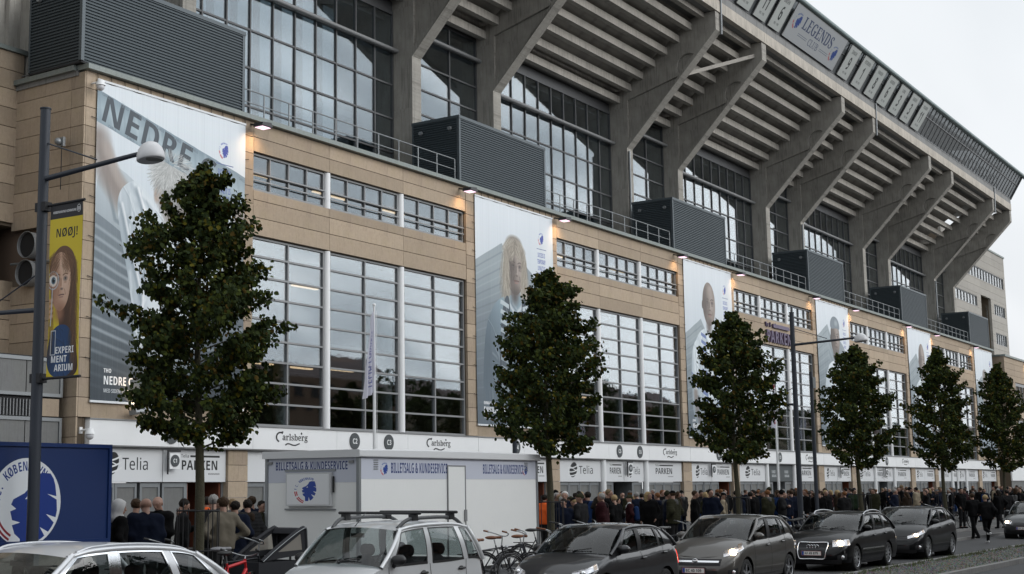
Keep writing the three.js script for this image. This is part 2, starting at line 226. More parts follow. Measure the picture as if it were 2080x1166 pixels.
// concrete pillars with their raking beams
{
  const nF = 36.95, tipN = 30.97, outer = [[nF, 15.6], [nF, 22.5], [tipN, 28.77], [tipN, 29.9], [31.55, 29.9], [32.5, 29.72], [37.3, 26.1], [38.9, 26.1], [38.9, 15.6]];
  const sh = (pts) => { const s = new THREE.Shape(); pts.forEach(([n, y], i) => i ? s.lineTo(-n, y) : s.moveTo(-n, y)); s.closePath(); return s; };
  const core = new THREE.ExtrudeGeometry(sh(outer), { depth: 0.4, bevelEnabled: false });
  const hole = new THREE.Path(); // a sunk panel with a round end towards the tip
  const dir = [tipN - nF, 28.77 - 22.5], L = Math.hypot(...dir), d = [dir[0] / L, dir[1] / L], nrm = [d[1], -d[0]];    // nrm points up and back
  const ax = (t, o) => [-(nF + d[0] * t - nrm[0] * -o), 22.5 + d[1] * t - nrm[1] * o];
  const q = [[-36.85, 22.98], ax(7.1, 0.32), null, ax(7.1, 1.78), [-36.85, 25.45]];
  hole.moveTo(...q[0]); hole.lineTo(...q[1]); { const c = ax(7.1, 1.05), a0 = Math.atan2(q[1][1] - c[1], q[1][0] - c[0]); for (let i = 1; i < 12; i++) { const a = a0 + Math.PI * i / 12; hole.lineTo(c[0] + 0.73 * Math.cos(a), c[1] + 0.73 * Math.sin(a)); } } hole.lineTo(...q[3]); hole.lineTo(...q[4]); hole.closePath();
  const fr = sh(outer); fr.holes.push(hole);
  const side = new THREE.ExtrudeGeometry(fr, { depth: 0.16, bevelEnabled: true, bevelThickness: 0.015, bevelSize: 0.015, bevelOffset: -0.015, bevelSegments: 1 });
  // shape lies in (x = -n, y): turn it so that x becomes z
  const toZ = (g, s) => { g = g.clone(); g.rotateY(-Math.PI / 2); g.translate(s, 0, 0); return plain(g); };
  const beam = merge([toZ(core, 0.55), toZ(side, 0.165), toZ(side, 0.72)]);
  for (let k = -1; k < 5; k++) for (const o of [52.3, 59.55]) { const p = part(stadium, 'raking_beam', beam, M.concrete); p.position.x = o + P * k; }
  // stringers of the seating between the beams, and the sloping slab high above them
  for (let k = -1; k < 5; k++) for (const [a, e] of [[52.3 + 0.7, 59.55], [59.55 + 0.7, 52.3 + P]]) { if (k === 4 && a > 56) continue;
    for (let i = 0; i < 8; i++) { const n = 37.35 - 0.81 * i, y = 25.35 + 0.61 * i; part(stadium, 'seating_stringer', bx(a + P * k, e + P * k, y, y + 0.43, n, n + 0.34), M.riser); } }
  { const slab = (s0, s1) => bar(S((s0 + s1) / 2, 31.2, 31.2), S((s0 + s1) / 2, 26.55, 37.9), s1 - s0, 0.2); for (let s = 24; s < 126; s += P) part(stadium, 'seating_slab', slab(s, s + P), M.riser); part(stadium, 'seating_slab', slab(24 + 5 * P, 142), M.riser); part(stadium, 'end_wall', bx(23.8, 24, 24, 31, 31.3, 39), M.concrete); part(stadium, 'slab_end', bx(24, 149.8, 25.72, 26.7, 37.95, 38.3), M.riser); }
  // small diagonal stay between a pair of beams
  for (const k of [1]) part(stadium, 'steel_stay', bar(S(53.0 + P * k, 26.6, 33.6), S(59.6 + P * k, 29.1, 31.6), 0.3, 0.22), M.riser);
  // rain pipes
  for (const [k, o] of [[1, 52.3], [2, 59.55], [4, 52.3]]) part(stadium, 'rain_pipe', merge([rod(S(o + 0.62 + P * k, 28.6, 30.9), S(o + 0.62 + P * k, 31.1, 30.85), 0.07), rod(S(o + 0.1 + P * k, 22.3, 36.86), S(o + 0.1 + P * k, 15.7, 36.86), 0.07)]), M.galv);
}
// fascia over the beam tips, panel by panel
{
  const segs = []; for (let k = -1; k < 5; k++) segs.push([52.3 + P * k, 59.9 + P * k], [59.9 + P * k, 52.3 + P * (k + 1)]);
  segs.unshift([24, 29.8]); const end = 150.2;
  for (const [a, e0] of segs) { const e = Math.min(e0, end); if (a >= end) continue; part(stadium, 'fascia_beam', bx(a + 0.02, e - 0.02, 29.92, 30.62, 30.9, 31.25), M.fasciaC); part(stadium, 'fascia_band', bx(a + 0.01, e - 0.01, 30.62, 31.16, 30.93, 31.2), M.fasciaG); }
  part(stadium, 'fascia_soffit', bx(24, end, 29.95, 30.1, 31.26, 37), M.fasciaG);
}
// sloping glazed screen over the fascia, with roof edge tube, lattice and roof
{
  const s0 = 40, s1 = 150.2, b = [30.98, 31.14], t = [29.7, 33.3], at = (s, k, off = 0) => S(s, lerp(b[1], t[1], k) , lerp(b[0], t[0], k) + off);
  const g = []; for (let s = s0; s <= s1 + 0.01; s += 1.02) g.push(bar(at(s, 0), at(s, 1), 0.08, 0.12, V3(1, 0, 0)));
  g.push(bar(at(s0, 0.62), at(s1, 0.62), 0.09, 0.09), bar(at(s0, 0.02), at(s1, 0.02), 0.09, 0.12), bar(at(s1, 0), at(s1, 1), 0.22, 0.2, V3(1, 0, 0)));
  const scr = part(stadium, 'roof_screen', merge(g), M.frameDark);
  const gl = phy({ color: col(0.26, 0.28, 0.29), transmission: 0.5, thickness: 0, roughness: 0.2, ior: 1.6 });
  for (let i = 0, s = s0; s < s1 - 0.5; s += 1.02, i++) { const q = (k0, k1) => { const A = at(s + 0.045, k0), B = at(s + 0.975, k0), C = at(s + 0.975, k1), E = at(s + 0.045, k1); return geo([...A, ...B, ...C, ...A, ...C, ...E], null, [0, 0, 1, 0, 1, 1, 0, 0, 1, 1, 0, 1]); }; piece(scr, 'screen_pane', q(0.03, 0.6), gl); piece(scr, 'screen_pane', q(0.64, 0.99), gl); }
  const bk = []; for (let s = s0; s < s1 - 13; s += 2.04) bk.push(bx(s + 0.05, s + 1.99, 30.2, 32.9, 32.3, 32.4)); part(stadium, 'screen_lining', merge(bk), M.fasciaG);
  const lat = [rod(S(s0, 33.42, 29.6), S(s1 + 1.2, 33.42, 29.6), 0.2, 0.2, 10), rod(S(s0, 34.5, 30.6), S(s1 - 2, 34.5, 30.6), 0.09), rod(S(s0, 33.75, 31.2), S(s1 - 2, 33.75, 31.2), 0.09)];
  for (let s = s0; s < s1 - 3; s += 1.4) { lat.push(rod(S(s, 33.55, 29.7), S(s + 0.7, 34.5, 30.6), 0.075, 0.075, 5), rod(S(s + 0.7, 34.5, 30.6), S(s + 1.4, 33.55, 29.7), 0.075, 0.075, 5), rod(S(s, 33.75, 31.2), S(s + 0.7, 34.5, 30.6), 0.05, 0.05, 5)); }
  for (let s = s1 - 14; s < s1; s += 1.4) lat.push(rod(S(s, 31.2, 33), S(s + 1.6, 33.5, 32), 0.05, 0.05, 5), rod(S(s + 1.6, 31.2, 32.4), S(s, 33.4, 31.8), 0.05, 0.05, 5));
  part(stadium, 'roof_edge', merge(lat), std({ color: col(0.13, 0.17, 0.17), roughness: 0.45, metalness: 0.4 }));
  part(stadium, 'roof', merge([bar(S((s0 + s1 - 13) / 2, 33.75, 30.9), S((s0 + s1 - 13) / 2, 36, 45), s1 - 13 - s0, 0.12)]), std({ color: col(0.3, 0.34, 0.34), roughness: 0.5 }));
  part(stadium, 'stand_back', bx(24, 137, 30.2, 33.4, 33.4, 33.7), M.concrete);
}
// curtain walls between the pillars
function curtain(s0, s1, nP, xs, ys, topPanel, barY) {
  const y0 = 15.66, y1 = ys[ys.length - 1], w = 0.036, g = [bx(s0, s1, y0, ys[0] - 0.02, nP - 0.02, nP + 0.1), bx(s0, s1, y1, y1 + 0.16, nP - 0.05, nP + 0.1), bx(s0, s1, y1 + 0.16, topPanel, nP, nP + 0.1)];
  for (const x of xs) g.push(bx(x - w, x + w, ys[0], y1, nP - 0.06, nP + 0.09));
  for (let i = 0; i < xs.length - 1; i++) for (const y of ys.slice(0, -1)) g.push(bx(xs[i] + w, xs[i + 1] - w, y - 0.04, y + 0.04, nP - 0.05, nP + 0.09));
  const br = [rod(S(s0, barY, nP - 0.28), S(s1, barY, nP - 0.28), 0.1, 0.1, 10)]; for (const x of xs) br.push(bx(x - 0.05, x + 0.05, barY - 0.06, barY + 0.06, nP - 0.28, nP - 0.06));
  const f = part(stadium, 'curtain_wall', merge(g), M.frameDark); part(stadium, 'cross_bar', merge(br), M.frame);
  for (let i = 0; i < xs.length - 1; i++) for (let j = 0; j < ys.length - 1; j++) piece(f, 'glass_pane', tilt(pane2(xs[i] + w, xs[i + 1] - w, ys[j] + 0.045, ys[j + 1] - 0.045, nP), seed++), M.glass, 'glass_pane');
}
for (let k = 0; k < 5; k++) for (let w = 0; w < 2; w++) {
  if (w === 0) { const a = 53.0 + P * (k), e = 59.55 + P * k; curtain(a, e, 38.0, [a + 0.05, a + 1.5, a + 4.0, e - 0.05].filter((v, i) => i !== 1), [16.6, 17.8, 19.02, 20.3, 21.55, 22.82, 24.2, 25.3], 26.0, 24.2); }
  if (w === 1) { const a = 60.25 + P * (k - 1), e = 52.3 + P * k, xs = []; for (let i = 0; i <= 10; i++) xs.push(lerp(a + 0.05, e - 0.05, i / 10)); curtain(a, e, 38.1, xs, [16.6, 17.95, 19.6, 21.25, 22.9, 24.75], 25.4, 22.9); }
}
{ const a = 30.5, e = 37.05; curtain(a, e, 38.0, [a + 0.05, a + 3.3, e - 0.05], [16.6, 17.8, 19.02, 20.3, 21.55, 22.82, 24.2, 25.3], 26.0, 24.2); }
{ // space behind the curtain walls: floors, a pale back wall
  const g = [bx(30, 149.8, 15.4, 15.6, 38.4, 46), bx(30, 149.8, 20.0, 20.3, 40.5, 46), bx(30, 149.8, 24.6, 24.9, 38.6, 46), bx(30, 149.8, 15.5, 25, 46, 46.3)];
  for (let k = -1; k < 5; k++) for (const o of [52.3, 59.55]) g.push(bx(o + P * k, o + 0.7 + P * k, 15.5, 25, 38.9, 45.9));
  part(stadium, 'upper_room', merge(g), std({ color: col(0.3, 0.3, 0.3), roughness: 0.9 }));
  const bl = []; for (let x = 38.2; x < 52; x += 1.45) if (x < 49) bl.push(bx(x + 0.25, x + 1.2, 16.4, 24.5, 39.4, 39.44)); part(stadium, 'pale_blinds', merge(bl), std({ color: col(0.55, 0.57, 0.58), roughness: 0.9 }));
}
flushRest();
// stair tower and side walls
single('stair_tower', merge([bx(8, 29.3, 0, 45, 37.6, 44), bx(29.3, 29.8, 15.7, 40, 37.4, 40)]), M.concrete, 'plain grey concrete stair tower rising behind the sandstone annex at far left', 'tower');

// corrugated equipment housings standing on the terrace
function housing() {
  const t = thing('equipment_housing', 'x', 'equipment housing', [0, 0, 0], 0, 'corrugated housings along the terrace'); const w = 7.65, h = 2.86, dp = 2.55, n = 27;
  const ribs = (len) => { const p = [], st = h / n; const prof = [[0, 0], [0.35, 0], [0.5, 0.045], [0.85, 0.045], [1, 0]]; const pts = []; for (let i = 0; i < n; i++) for (let j = 0; j < 4; j++) pts.push([(i + prof[j][0]) * st, prof[j][1]]); pts.push([h, 0]); const uv = []; for (let i = 0; i < pts.length - 1; i++) { const [a, da] = pts[i], [b, db] = pts[i + 1]; p.push(0, a, da, len, a, da, len, b, db, 0, a, da, len, b, db, 0, b, db); uv.push(0, a, len, a, len, b, 0, a, len, b, 0, b); } return geo(p, null, uv); };
  part(t, 'front_cladding', move(ribs(w - 0.16), 0.08, 0, 0), M.clad); part(t, 'side_cladding', move(ribs(dp - 0.16), 0, 0, -dp + 0.08, 0, -Math.PI / 2), M.clad);
  part(t, 'side_cladding', move(ribs(dp - 0.16), w, 0, -0.08, 0, Math.PI / 2), M.clad);
  for (const g of [bx(-0.05, 0.08, 0, h, -0.05, 0.08), bx(w - 0.08, w + 0.05, 0, h, -0.05, 0.08), bx(-0.05, 0.08, 0, h, dp - 0.08, dp)]) part(t, 'corner_trim', g, M.cladTrim);
  part(t, 'roof_trim', merge([bx(-0.07, w + 0.07, h, h + 0.14, -0.07, dp + 0.02)]), M.cladTrim);
  part(t, 'floor_pan', merge([bx(0, w, -0.06, 0, 0, dp), bx(0.5, 0.8, -0.16, -0.06, 0.3, dp - 0.3), bx(w - 0.8, w - 0.5, -0.16, -0.06, 0.3, dp - 0.3)]), M.dark);
  for (const z of [0.45, dp - 0.5]) part(t, 'vent_cap', move(plain(new THREE.CylinderGeometry(0.09, 0.11, 0.08, 14)), -0.09, h - 0.42, -z, 0, 0, Math.PI / 2), M.galv);
  return t;
}
{
  const h0 = housing(), lab = ['nearest corrugated grey housing above the first banner at far left', 'corrugated grey housing above the second banner, beside the long railing', 'corrugated grey housing above the third banner on the terrace', 'corrugated grey housing above the fourth banner on the terrace', 'corrugated grey housing above the fifth banner on the terrace', 'farthest corrugated grey housing at the right end of the terrace'];
  for (let k = 0; k < 6; k++) { const h = k ? h0.clone() : h0; if (k) { h.name = numbered('equipment_housing'); scene.add(h); } h.position.set((k ? 51.25 : 51.75) + P * (k - 1), 15.86, -D + 0.02); h.userData.label = lab[k]; h.userData.group = 'corrugated housings along the terrace'; }
}
// terrace railings between the housings
{
  const mk = (len) => { const t = thing('terrace_railing', 'x', 'railing', [0, 0, 0], 0, 'steel railings along the terrace'); part(t, 'top_rail', rod(S(0, 1.0, 0), S(len, 1.0, 0), 0.028), M.galv); part(t, 'middle_rail', rod(S(0, 0.53, 0), S(len, 0.53, 0), 0.022), M.galv); const n = Math.round(len / 1.43); for (let i = 0; i <= n; i++) part(t, 'post', rod(S(len * i / n, -0.1, 0), S(len * i / n, 1.0, 0), 0.028), M.galv); part(t, 'toe_board', bx(0, len, 0, 0.1, -0.01, 0.01), M.galv); return t; };
  const ws = ['first and second', 'second and third', 'third and fourth', 'fourth and fifth', 'fifth and sixth'];
  const r0 = mk(14.3); for (let k = 0; k < 5; k++) { const r = k ? r0.clone() : r0; if (k) { r.name = numbered('terrace_railing'); scene.add(r); } r.position.set(36.75 + P * k + (k ? 0.0 : 0.05), 15.8, -(D + 0.12)); tag(r, `galvanised steel railing on the terrace between the ${ws[k]} corrugated housings`, 'railing', 'steel railings along the terrace'); }
}

// ---------- street level of the stadium ----------
{
  const boxes = [], dw = [];
  const doorMat = M.greyPanel, brown = std({ color: col(0.16, 0.05, 0.025), roughness: 0.9 });
  const leaf = (s0, s1) => { const f = part(stadium, 'door_leaf', merge([bx(s0, s0 + 0.09, GY, 2.42, D + 0.2, D + 0.28), bx(s1 - 0.09, s1, GY, 2.42, D + 0.2, D + 0.28), bx(s0 + 0.09, s1 - 0.09, 2.28, 2.42, D + 0.202, D + 0.28), bx(s0 + 0.09, s1 - 0.09, GY, GY + 0.14, D + 0.202, D + 0.28)]), M.galv); part(f, 'door_panel', bx(s0 + 0.09, s1 - 0.09, GY + 0.14, 2.28, D + 0.235, D + 0.26), doorMat); };
  for (let m = 0; m < 6; m++) {
    const b = bayS(m);
    const stone = (p0, p1) => { for (let y = GY; y < 3.5; y += 0.567) part(stadium, 'stone_block', bx(b + p0, b + p1, y + 0.008, Math.min(3.58, y + 0.559), D + 0.02, D + 0.5), pick(tan)); };
    stone(m ? -0.72 : -0.6, 0.42); stone(6.5, 7.5);
    leaf(b + 0.5, b + 1.4); leaf(b + 1.42, b + 2.36); leaf(b + 2.5, b + 3.4); leaf(b + 3.5, b + 4.6);
    boxes.push(bx(b + 4.7, b + 6.45, GY, 3.6, D + 3, D + 3.2)); dw.push(bx(b + 4.62, b + 4.72, GY, 2.44, D + 0.25, D + 3), bx(b + 6.4, b + 6.5, GY, 2.44, D + 0.25, D + 3));
    part(stadium, 'doorway_lining', merge([bx(b + 4.72, b + 6.4, GY, 2.45, D + 2.8, D + 2.9), bx(b + 4.72, b + 4.8, GY, 2.45, D + 0.3, D + 2.8), bx(b + 6.32, b + 6.4, GY, 2.45, D + 0.3, D + 2.8)]), brown);
    if (m === 5) continue;
    for (const [a, e, n] of [[7.6, 11.9, 4], [17.3, 21.7, 4]]) for (let i = 0; i < n; i++) leaf(b + a + (e - a) * i / n + 0.02, b + a + (e - a) * (i + 1) / n - 0.02);
    leaf(b + 12.35, b + 13.3); leaf(b + 15.7, b + 16.8);
    for (const [a, e] of [[13.32, 13.42], [15.58, 15.68]]) dw.push(bx(b + a, b + e, GY, 2.42, D + 0.2, D + 1.2));
    boxes.push(bx(b + 12, b + 17, GY, 3.6, D + 4, D + 4.2), bx(b + 12.2, b + 12.3, GY, 3.6, D + 0.5, D + 4), bx(b + 16.9, b + 17, GY, 3.6, D + 0.5, D + 4));
    for (const o of [12.1, 17.05]) piece(stadium, 'white_column', move(plain(new THREE.CylinderGeometry(0.17, 0.17, 3.4, 20)), b + o, GY + 1.7, -(D + 0.1)), M.white);
    boxes.push(bx(b + 13.4, b + 15.6, 3.0, 3.2, D + 0.6, D + 4));
  }
  part(stadium, 'entrance_lobby', merge([...boxes, bx(BL, 150, 2.44, 3.62, D + 0.32, D + 0.4), bx(BL, 150, 2.5, 2.6, D + 0.41, D + 4)]), M.lobby); part(stadium, 'door_frame', merge(dw), M.galv);
  // white fascia, panel by panel, and the strip of sign panels beneath it
  for (let m = 0; m < 6; m++) { const b = bayS(m), cuts = m === 5 ? [-0.02, 3.9, 7.4] : [m ? -0.02 : 0.0, 3.9, 7.6, 12.4, 17.1, 22.47]; for (let i = 0; i < cuts.length - 1; i++) part(stadium, 'fascia_panel', merge([bx(b + cuts[i] + 0.006, b + cuts[i + 1] - 0.006, 3.61, 4.4, D - 0.13, D + 0.3)]), M.white); }
  part(stadium, 'fascia_trim', merge([bx(BL - 0.02, 149.9, 4.401, 4.44, D - 0.17, D + 0.1), bx(BL - 0.02, 149.9, 3.57, 3.609, D - 0.11, D + 0.3)]), M.frame);
  part(stadium, 'ceiling_slab', bx(28, 149.9, 25.5, 25.7, 37.52, 46), M.lobby);
}
// ---------- lettering and emblems, drawn flat as they are printed ----------
const NAVY = '#1b2f6b', INK = '#15171a';
function lion(g, x, y, r, c, eye) { // a lion's head in profile, facing left, inside a circle of radius r
  const P0 = [[-.12, -.62], [.0, -.86], [.2, -.92], [.5, -.9], [.6, -.62], [.64, -.36], [.36, -.42], [.65, -.28], [.67, -.02], [.63, .14], [.34, .06], [.6, .28], [.5, .52], [.16, .36], [.4, .7], [.22, .9], [.06, 1.0], [-.06, .62], [-.1, 1.04], [-.4, 1.04], [-.42, .62], [-.58, .5], [-.66, .3], [-.42, .24], [-.66, .18], [-.72, -.02], [-.55, -.08], [-.7, -.18], [-.64, -.3], [-.32, -.44]];
  g.fillStyle = c; g.beginPath(); P0.forEach(([a, b], i) => i ? g.lineTo(x + a * r, y + b * r) : g.moveTo(x + a * r, y + b * r)); g.closePath(); g.fill();
  g.fillStyle = eye; g.beginPath(); g.moveTo(x - .3 * r, y - .3 * r); g.lineTo(x - .18 * r, y - .42 * r); g.lineTo(x - .12 * r, y - .3 * r); g.closePath(); g.fill();
}
function arcText(g, txt, x, y, r, a0, a1, px, c) { g.fillStyle = c; g.font = `bold ${px}px sans-serif`; g.textAlign = 'center'; g.textBaseline = 'middle'; [...txt].forEach((ch, i) => { const a = lerp(a0, a1, i / (txt.length - 1)); g.save(); g.translate(x + r * Math.cos(a), y + r * Math.sin(a)); g.rotate(a + Math.PI / 2); g.scale(0.8, 1.15); g.fillText(ch, 0, 0); g.restore(); }); }
function emblem(g, x, y, r, blue = '#15398f', paper = '#f2f3f4', disc = false) {
  if (disc) { g.fillStyle = paper; g.beginPath(); g.arc(x, y, r * 1.42, 0, 7); g.fill(); }
  lion(g, x + r * 0.22, y + r * 0.08, r, blue, paper);
  arcText(g, 'F.C. KØBENHAVN', x + r * 0.1, y + r * 0.1, r * 1.2, Math.PI * 1.04, Math.PI * 1.62, r * 0.3, blue);
  g.lineWidth = r * 0.1; g.strokeStyle = '#b81f2d'; for (const k of [1.12, 1.28]) for (const [a, b] of [[0.62, 0.82], [0.86, 0.98]]) { g.beginPath(); g.arc(x + r * 0.1, y + r * 0.1, r * k, Math.PI * a, Math.PI * b); g.stroke(); }
}
function label(g, txt, x, y, px, c, sx = 1, font = 'bold', fam = 'sans-serif', align = 'left') { g.save(); g.translate(x, y); g.scale(sx, 1); g.fillStyle = c; g.font = `${font} ${px}px ${fam}`; g.textAlign = align; g.textBaseline = 'alphabetic'; g.fillText(txt, 0, 0); g.restore(); }
function pebble(g, x, y, h) { g.save(); g.translate(x, y); g.rotate(0.35); g.fillStyle = INK; g.beginPath(); g.ellipse(0, 0, h * 0.34, h * 0.5, 0, 0, 7); g.fill(); g.strokeStyle = '#eef0f1'; g.lineWidth = h * 0.075; g.rotate(-0.35); for (const o of [-0.2, 0.06, 0.3]) { g.beginPath(); g.moveTo(-h * 0.5, o * h + h * 0.06); g.quadraticCurveTo(0, o * h + h * 0.16, h * 0.5, o * h - h * 0.14); g.stroke(); } g.lineWidth = h * 0.05; g.beginPath(); g.moveTo(-h * 0.4, -h * 0.26); g.quadraticCurveTo(0, -h * 0.05, h * 0.3, h * 0.05); g.stroke(); g.restore(); }
const paper = '#e6e8ea';
const texTelia = canvasTex(640, 232, (g, w, h) => { g.fillStyle = paper; g.fillRect(0, 0, w, h); pebble(g, 215, 110, 160); label(g, 'Telia', 300, 150, 112, INK, 0.95, ''); });
const parken = (g, x, y, k) => { label(g, 'Telia', x, y - 66 * k, 26 * k, INK, 1, ''); g.fillStyle = INK; g.fillRect(x + 62 * k, y - 80 * k, 200 * k, 11 * k); label(g, 'PARKEN', x, y + 4 * k, 76 * k, INK, 0.86); label(g, 'BEGINDGANGEN', x + 184 * k, y + 32 * k, 13 * k, '#555', 0.75); };
const texParken = canvasTex(640, 232, (g, w, h) => { g.fillStyle = paper; g.fillRect(0, 0, w, h); parken(g, 150, 140, 1.25); });
const texParkenR = canvasTex(512, 232, (g, w, h) => { g.fillStyle = paper; g.fillRect(0, 0, w, h); parken(g, 140, 142, 1.22); });
const texSky = canvasTex(512, 232, (g, w, h) => { g.fillStyle = '#4b5153'; g.fillRect(0, 0, w, h); label(g, '0.96OX', 190, 120, 54, '#cfd4d6', 0.85); label(g, 'INDGANG', 190, 172, 46, '#cfd4d6', 0.85); });
const face = (tex, c = 0.86) => std({ color: col(c, c, c), map: tex, roughness: 0.45 });
const MS = { telia: face(texTelia), parken: face(texParken), parkenR: face(texParkenR), sky: face(texSky, 0.9), edge: M.white };
// a flat printed plate: front face carries the print, the rest is a plain box
function plate(parent, nm, w, h, t, mat, edge, lab) { const b = part(parent, 'backing', bx(-w / 2, w / 2, 0, h, 0.002, t), edge); const f = part(parent, nm, geo([-w / 2, 0, 0, w / 2, 0, 0, w / 2, h, 0, -w / 2, h, 0], [0, 0, 1, 0, 0, 1, 0, 0, 1, 0, 0, 1], [0, 0, 1, 0, 1, 1, 0, 1], [0, 1, 2, 0, 2, 3]), mat); return b; }
const ord = ['first', 'second', 'third', 'fourth', 'fifth', 'sixth'];
function entrySign(s0, s1, kind, lab) { const t = thing('entrance_sign', lab, 'sign', [(s0 + s1) / 2, 2.45, -(D + 0.12)], 0, 'sign panels above the entrance doors'); plate(t, 'printed_face', s1 - s0 - 0.02, 1.11, 0.08, MS[kind], MS.edge); return t; }
for (let m = 0; m < 6; m++) {
  const b = bayS(m), at = `the ${ord[m]} tall banner`;
  entrySign(b + (m ? 0.44 : 0.05), b + 3.42, 'telia', `white panel with black pebble logo and word Telia, under ${at}`);
  entrySign(b + 3.44, b + 6.48, 'parkenR', `white panel reading Telia Parken over a door under ${at}`);
  if (m === 5) continue;
  const w = `the ${ord[m]} tall window group`;
  entrySign(b + 7.56, b + 11.92, 'telia', `wide white Telia panel below the left third of ${w}`);
  entrySign(b + 12.28, b + 14.5, m === 2 ? 'sky' : 'parkenR', m === 2 ? 'dark grey skybox panel left of the flagpole below the third tall window group' : `white Parken panel below the middle of ${w}`);
  entrySign(b + 14.52, b + 16.86, m === 2 ? 'sky' : 'telia', m === 2 ? 'dark grey skybox panel right of the flagpole below the third tall window group' : `narrow white Telia panel below the middle of ${w}`);
  entrySign(b + 17.24, b + 21.74, 'parken', `wide white Parken panel below the right third of ${w}`);
}
// marks on the fascia
const texC = (t) => canvasTex(128, 128, (g) => { g.fillStyle = '#464b4e'; g.fillRect(0, 0, 128, 128); label(g, t, 64, 84, 58, '#e8eaea', 0.9, 'bold', 'sans-serif', 'center'); });
const texBeer = canvasTex(512, 256, (g) => { g.clearRect(0, 0, 512, 256); label(g, 'arlsberg', 118, 150, 112, INK, 0.82, 'bold', 'serif'); g.strokeStyle = INK; g.lineWidth = 20; g.beginPath(); g.arc(92, 112, 60, -0.95, 1.9, true); g.stroke(); g.lineWidth = 14; g.beginPath(); g.moveTo(86, 52); g.lineTo(135, 40); g.stroke(); g.lineWidth = 17; g.beginPath(); g.moveTo(165, 214); g.bezierCurveTo(220, 160, 260, 230, 330, 208); g.quadraticCurveTo(365, 196, 385, 186); g.stroke(); g.fillStyle = INK; g.beginPath(); g.moveTo(398, 56); g.lineTo(414, 36); g.lineTo(428, 58); g.lineTo(412, 76); g.fill(); });
const beerM = std({ color: col(1, 1, 1), map: texBeer, alphaTest: 0.5, roughness: 0.5 });
function beer(s, lab) { const m = single('brewery_lettering', geo([-0.95, 0, 0, 0.95, 0, 0, 0.95, 0.72, 0, -0.95, 0.72, 0], [0, 0, 1, 0, 0, 1, 0, 0, 1, 0, 0, 1], [0, 0, 1, 0, 1, 1, 0, 1], [0, 1, 2, 0, 2, 3]), beerM, lab, 'lettering', 'script lettering on the white fascia'); m.position.set(s, 3.66, -(D - 0.136)); }
function roundSign(s, t, lab) { const g = plain(new THREE.CylinderGeometry(0.32, 0.32, 0.03, 28)); const o = thing('round_sign', lab, 'sign', [s, 4.02, -(D - 0.147)], 0, 'round entrance numbers on the white fascia'); part(o, 'disc', move(g, 0, 0, 0, Math.PI / 2), std({ color: col(0.06, 0.068, 0.072), roughness: 0.5 })); const q = 0.22; part(o, 'number_print', geo([-q, -q, 0.017, q, -q, 0.017, q, q, 0.017, -q, q, 0.017], null, [0.15, 0.15, 0.85, 0.15, 0.85, 0.85, 0.15, 0.85], [0, 1, 2, 0, 2, 3]), std({ map: texC(t), color: col(1, 1, 1), roughness: 0.5 })); }
[[33.45, 'C1', 'round grey C1 sign on the white fascia above the first entrance'], [43.4, 'C2', 'round grey C2 sign on the fascia left of the near flagpole'], [45.65, 'C3', 'round grey C3 sign on the fascia right of the near flagpole'], [55.6, 'C4', 'round grey sign on the fascia half hidden by the slim pole and second tree'], [65.97, 'C5', 'round grey sign on the fascia right of the second tree, left one of two'], [68.35, 'C6', 'round grey sign on the fascia right of the second tree, right one of two'], [78.9, 'C7', 'round grey sign on the fascia behind the third tree'], [88.9, 'C8', 'round grey sign on the fascia left of the second lamp post'], [112, 'C9', 'round grey sign on the fascia above the fifth entrance beyond the fourth tree']].forEach((a) => roundSign(...a));
[[39.6, 'black script beer lettering on the fascia right of the first tree'], [49.2, 'black script beer lettering on the fascia above the ticket trailer'], [72.1, 'black script beer lettering on the fascia between second and third trees'], [94.6, 'black script beer lettering on the fascia between the second lamp post and the slim pole'], [117, 'black script beer lettering on the fascia right of the fourth tree'], [131, 'smallest black script beer lettering on the fascia beyond the fifth tree']].forEach((a) => beer(...a));
// projecting entrance flags
function flagSign(s, t, lab) { const o = thing('projecting_sign', lab, 'sign', [s, 3.5, -(D - 0.1)], 0, 'small projecting signs over the entrances'); part(o, 'bracket', merge([bx(0, 0.04, -0.8, 0, 0, 0.04), bx(0.041, 0.6, -0.06, 0, 0, 0.04)]), M.dark); part(o, 'board', bx(0.09, 0.56, -0.62, -0.1, 0.0, 0.03), M.white); part(o, 'disc', move(plain(new THREE.CylinderGeometry(0.2, 0.2, 0.02, 24)), 0.32, -0.35, 0.012, Math.PI / 2), std({ color: col(0.06, 0.068, 0.072), roughness: 0.5 })); const q = 0.14; part(o, 'number_print', geo([.32 - q, -.35 - q, 0.024, .32 + q, -.35 - q, 0.024, .32 + q, -.35 + q, 0.024, .32 - q, -.35 + q, 0.024], null, [0.15, 0.15, 0.85, 0.15, 0.85, 0.85, 0.15, 0.85], [0, 1, 2, 0, 2, 3]), std({ map: texC(t), color: col(1, 1, 1), roughness: 0.5 })); }
flagSign(33.35, 'C1', 'small projecting C1 sign on a black bracket left of the first tree trunk'); flagSign(66.95, 'C5', 'small projecting round sign over the open doors right of the second tree'); flagSign(77.9, 'C7', 'small projecting round sign on the panel left of the third tree trunk'); flagSign(101.0, 'C9', 'small projecting round sign left of the fourth tree trunk'); flagSign(111.7, 'C10', 'small projecting round sign right of the fourth tree');

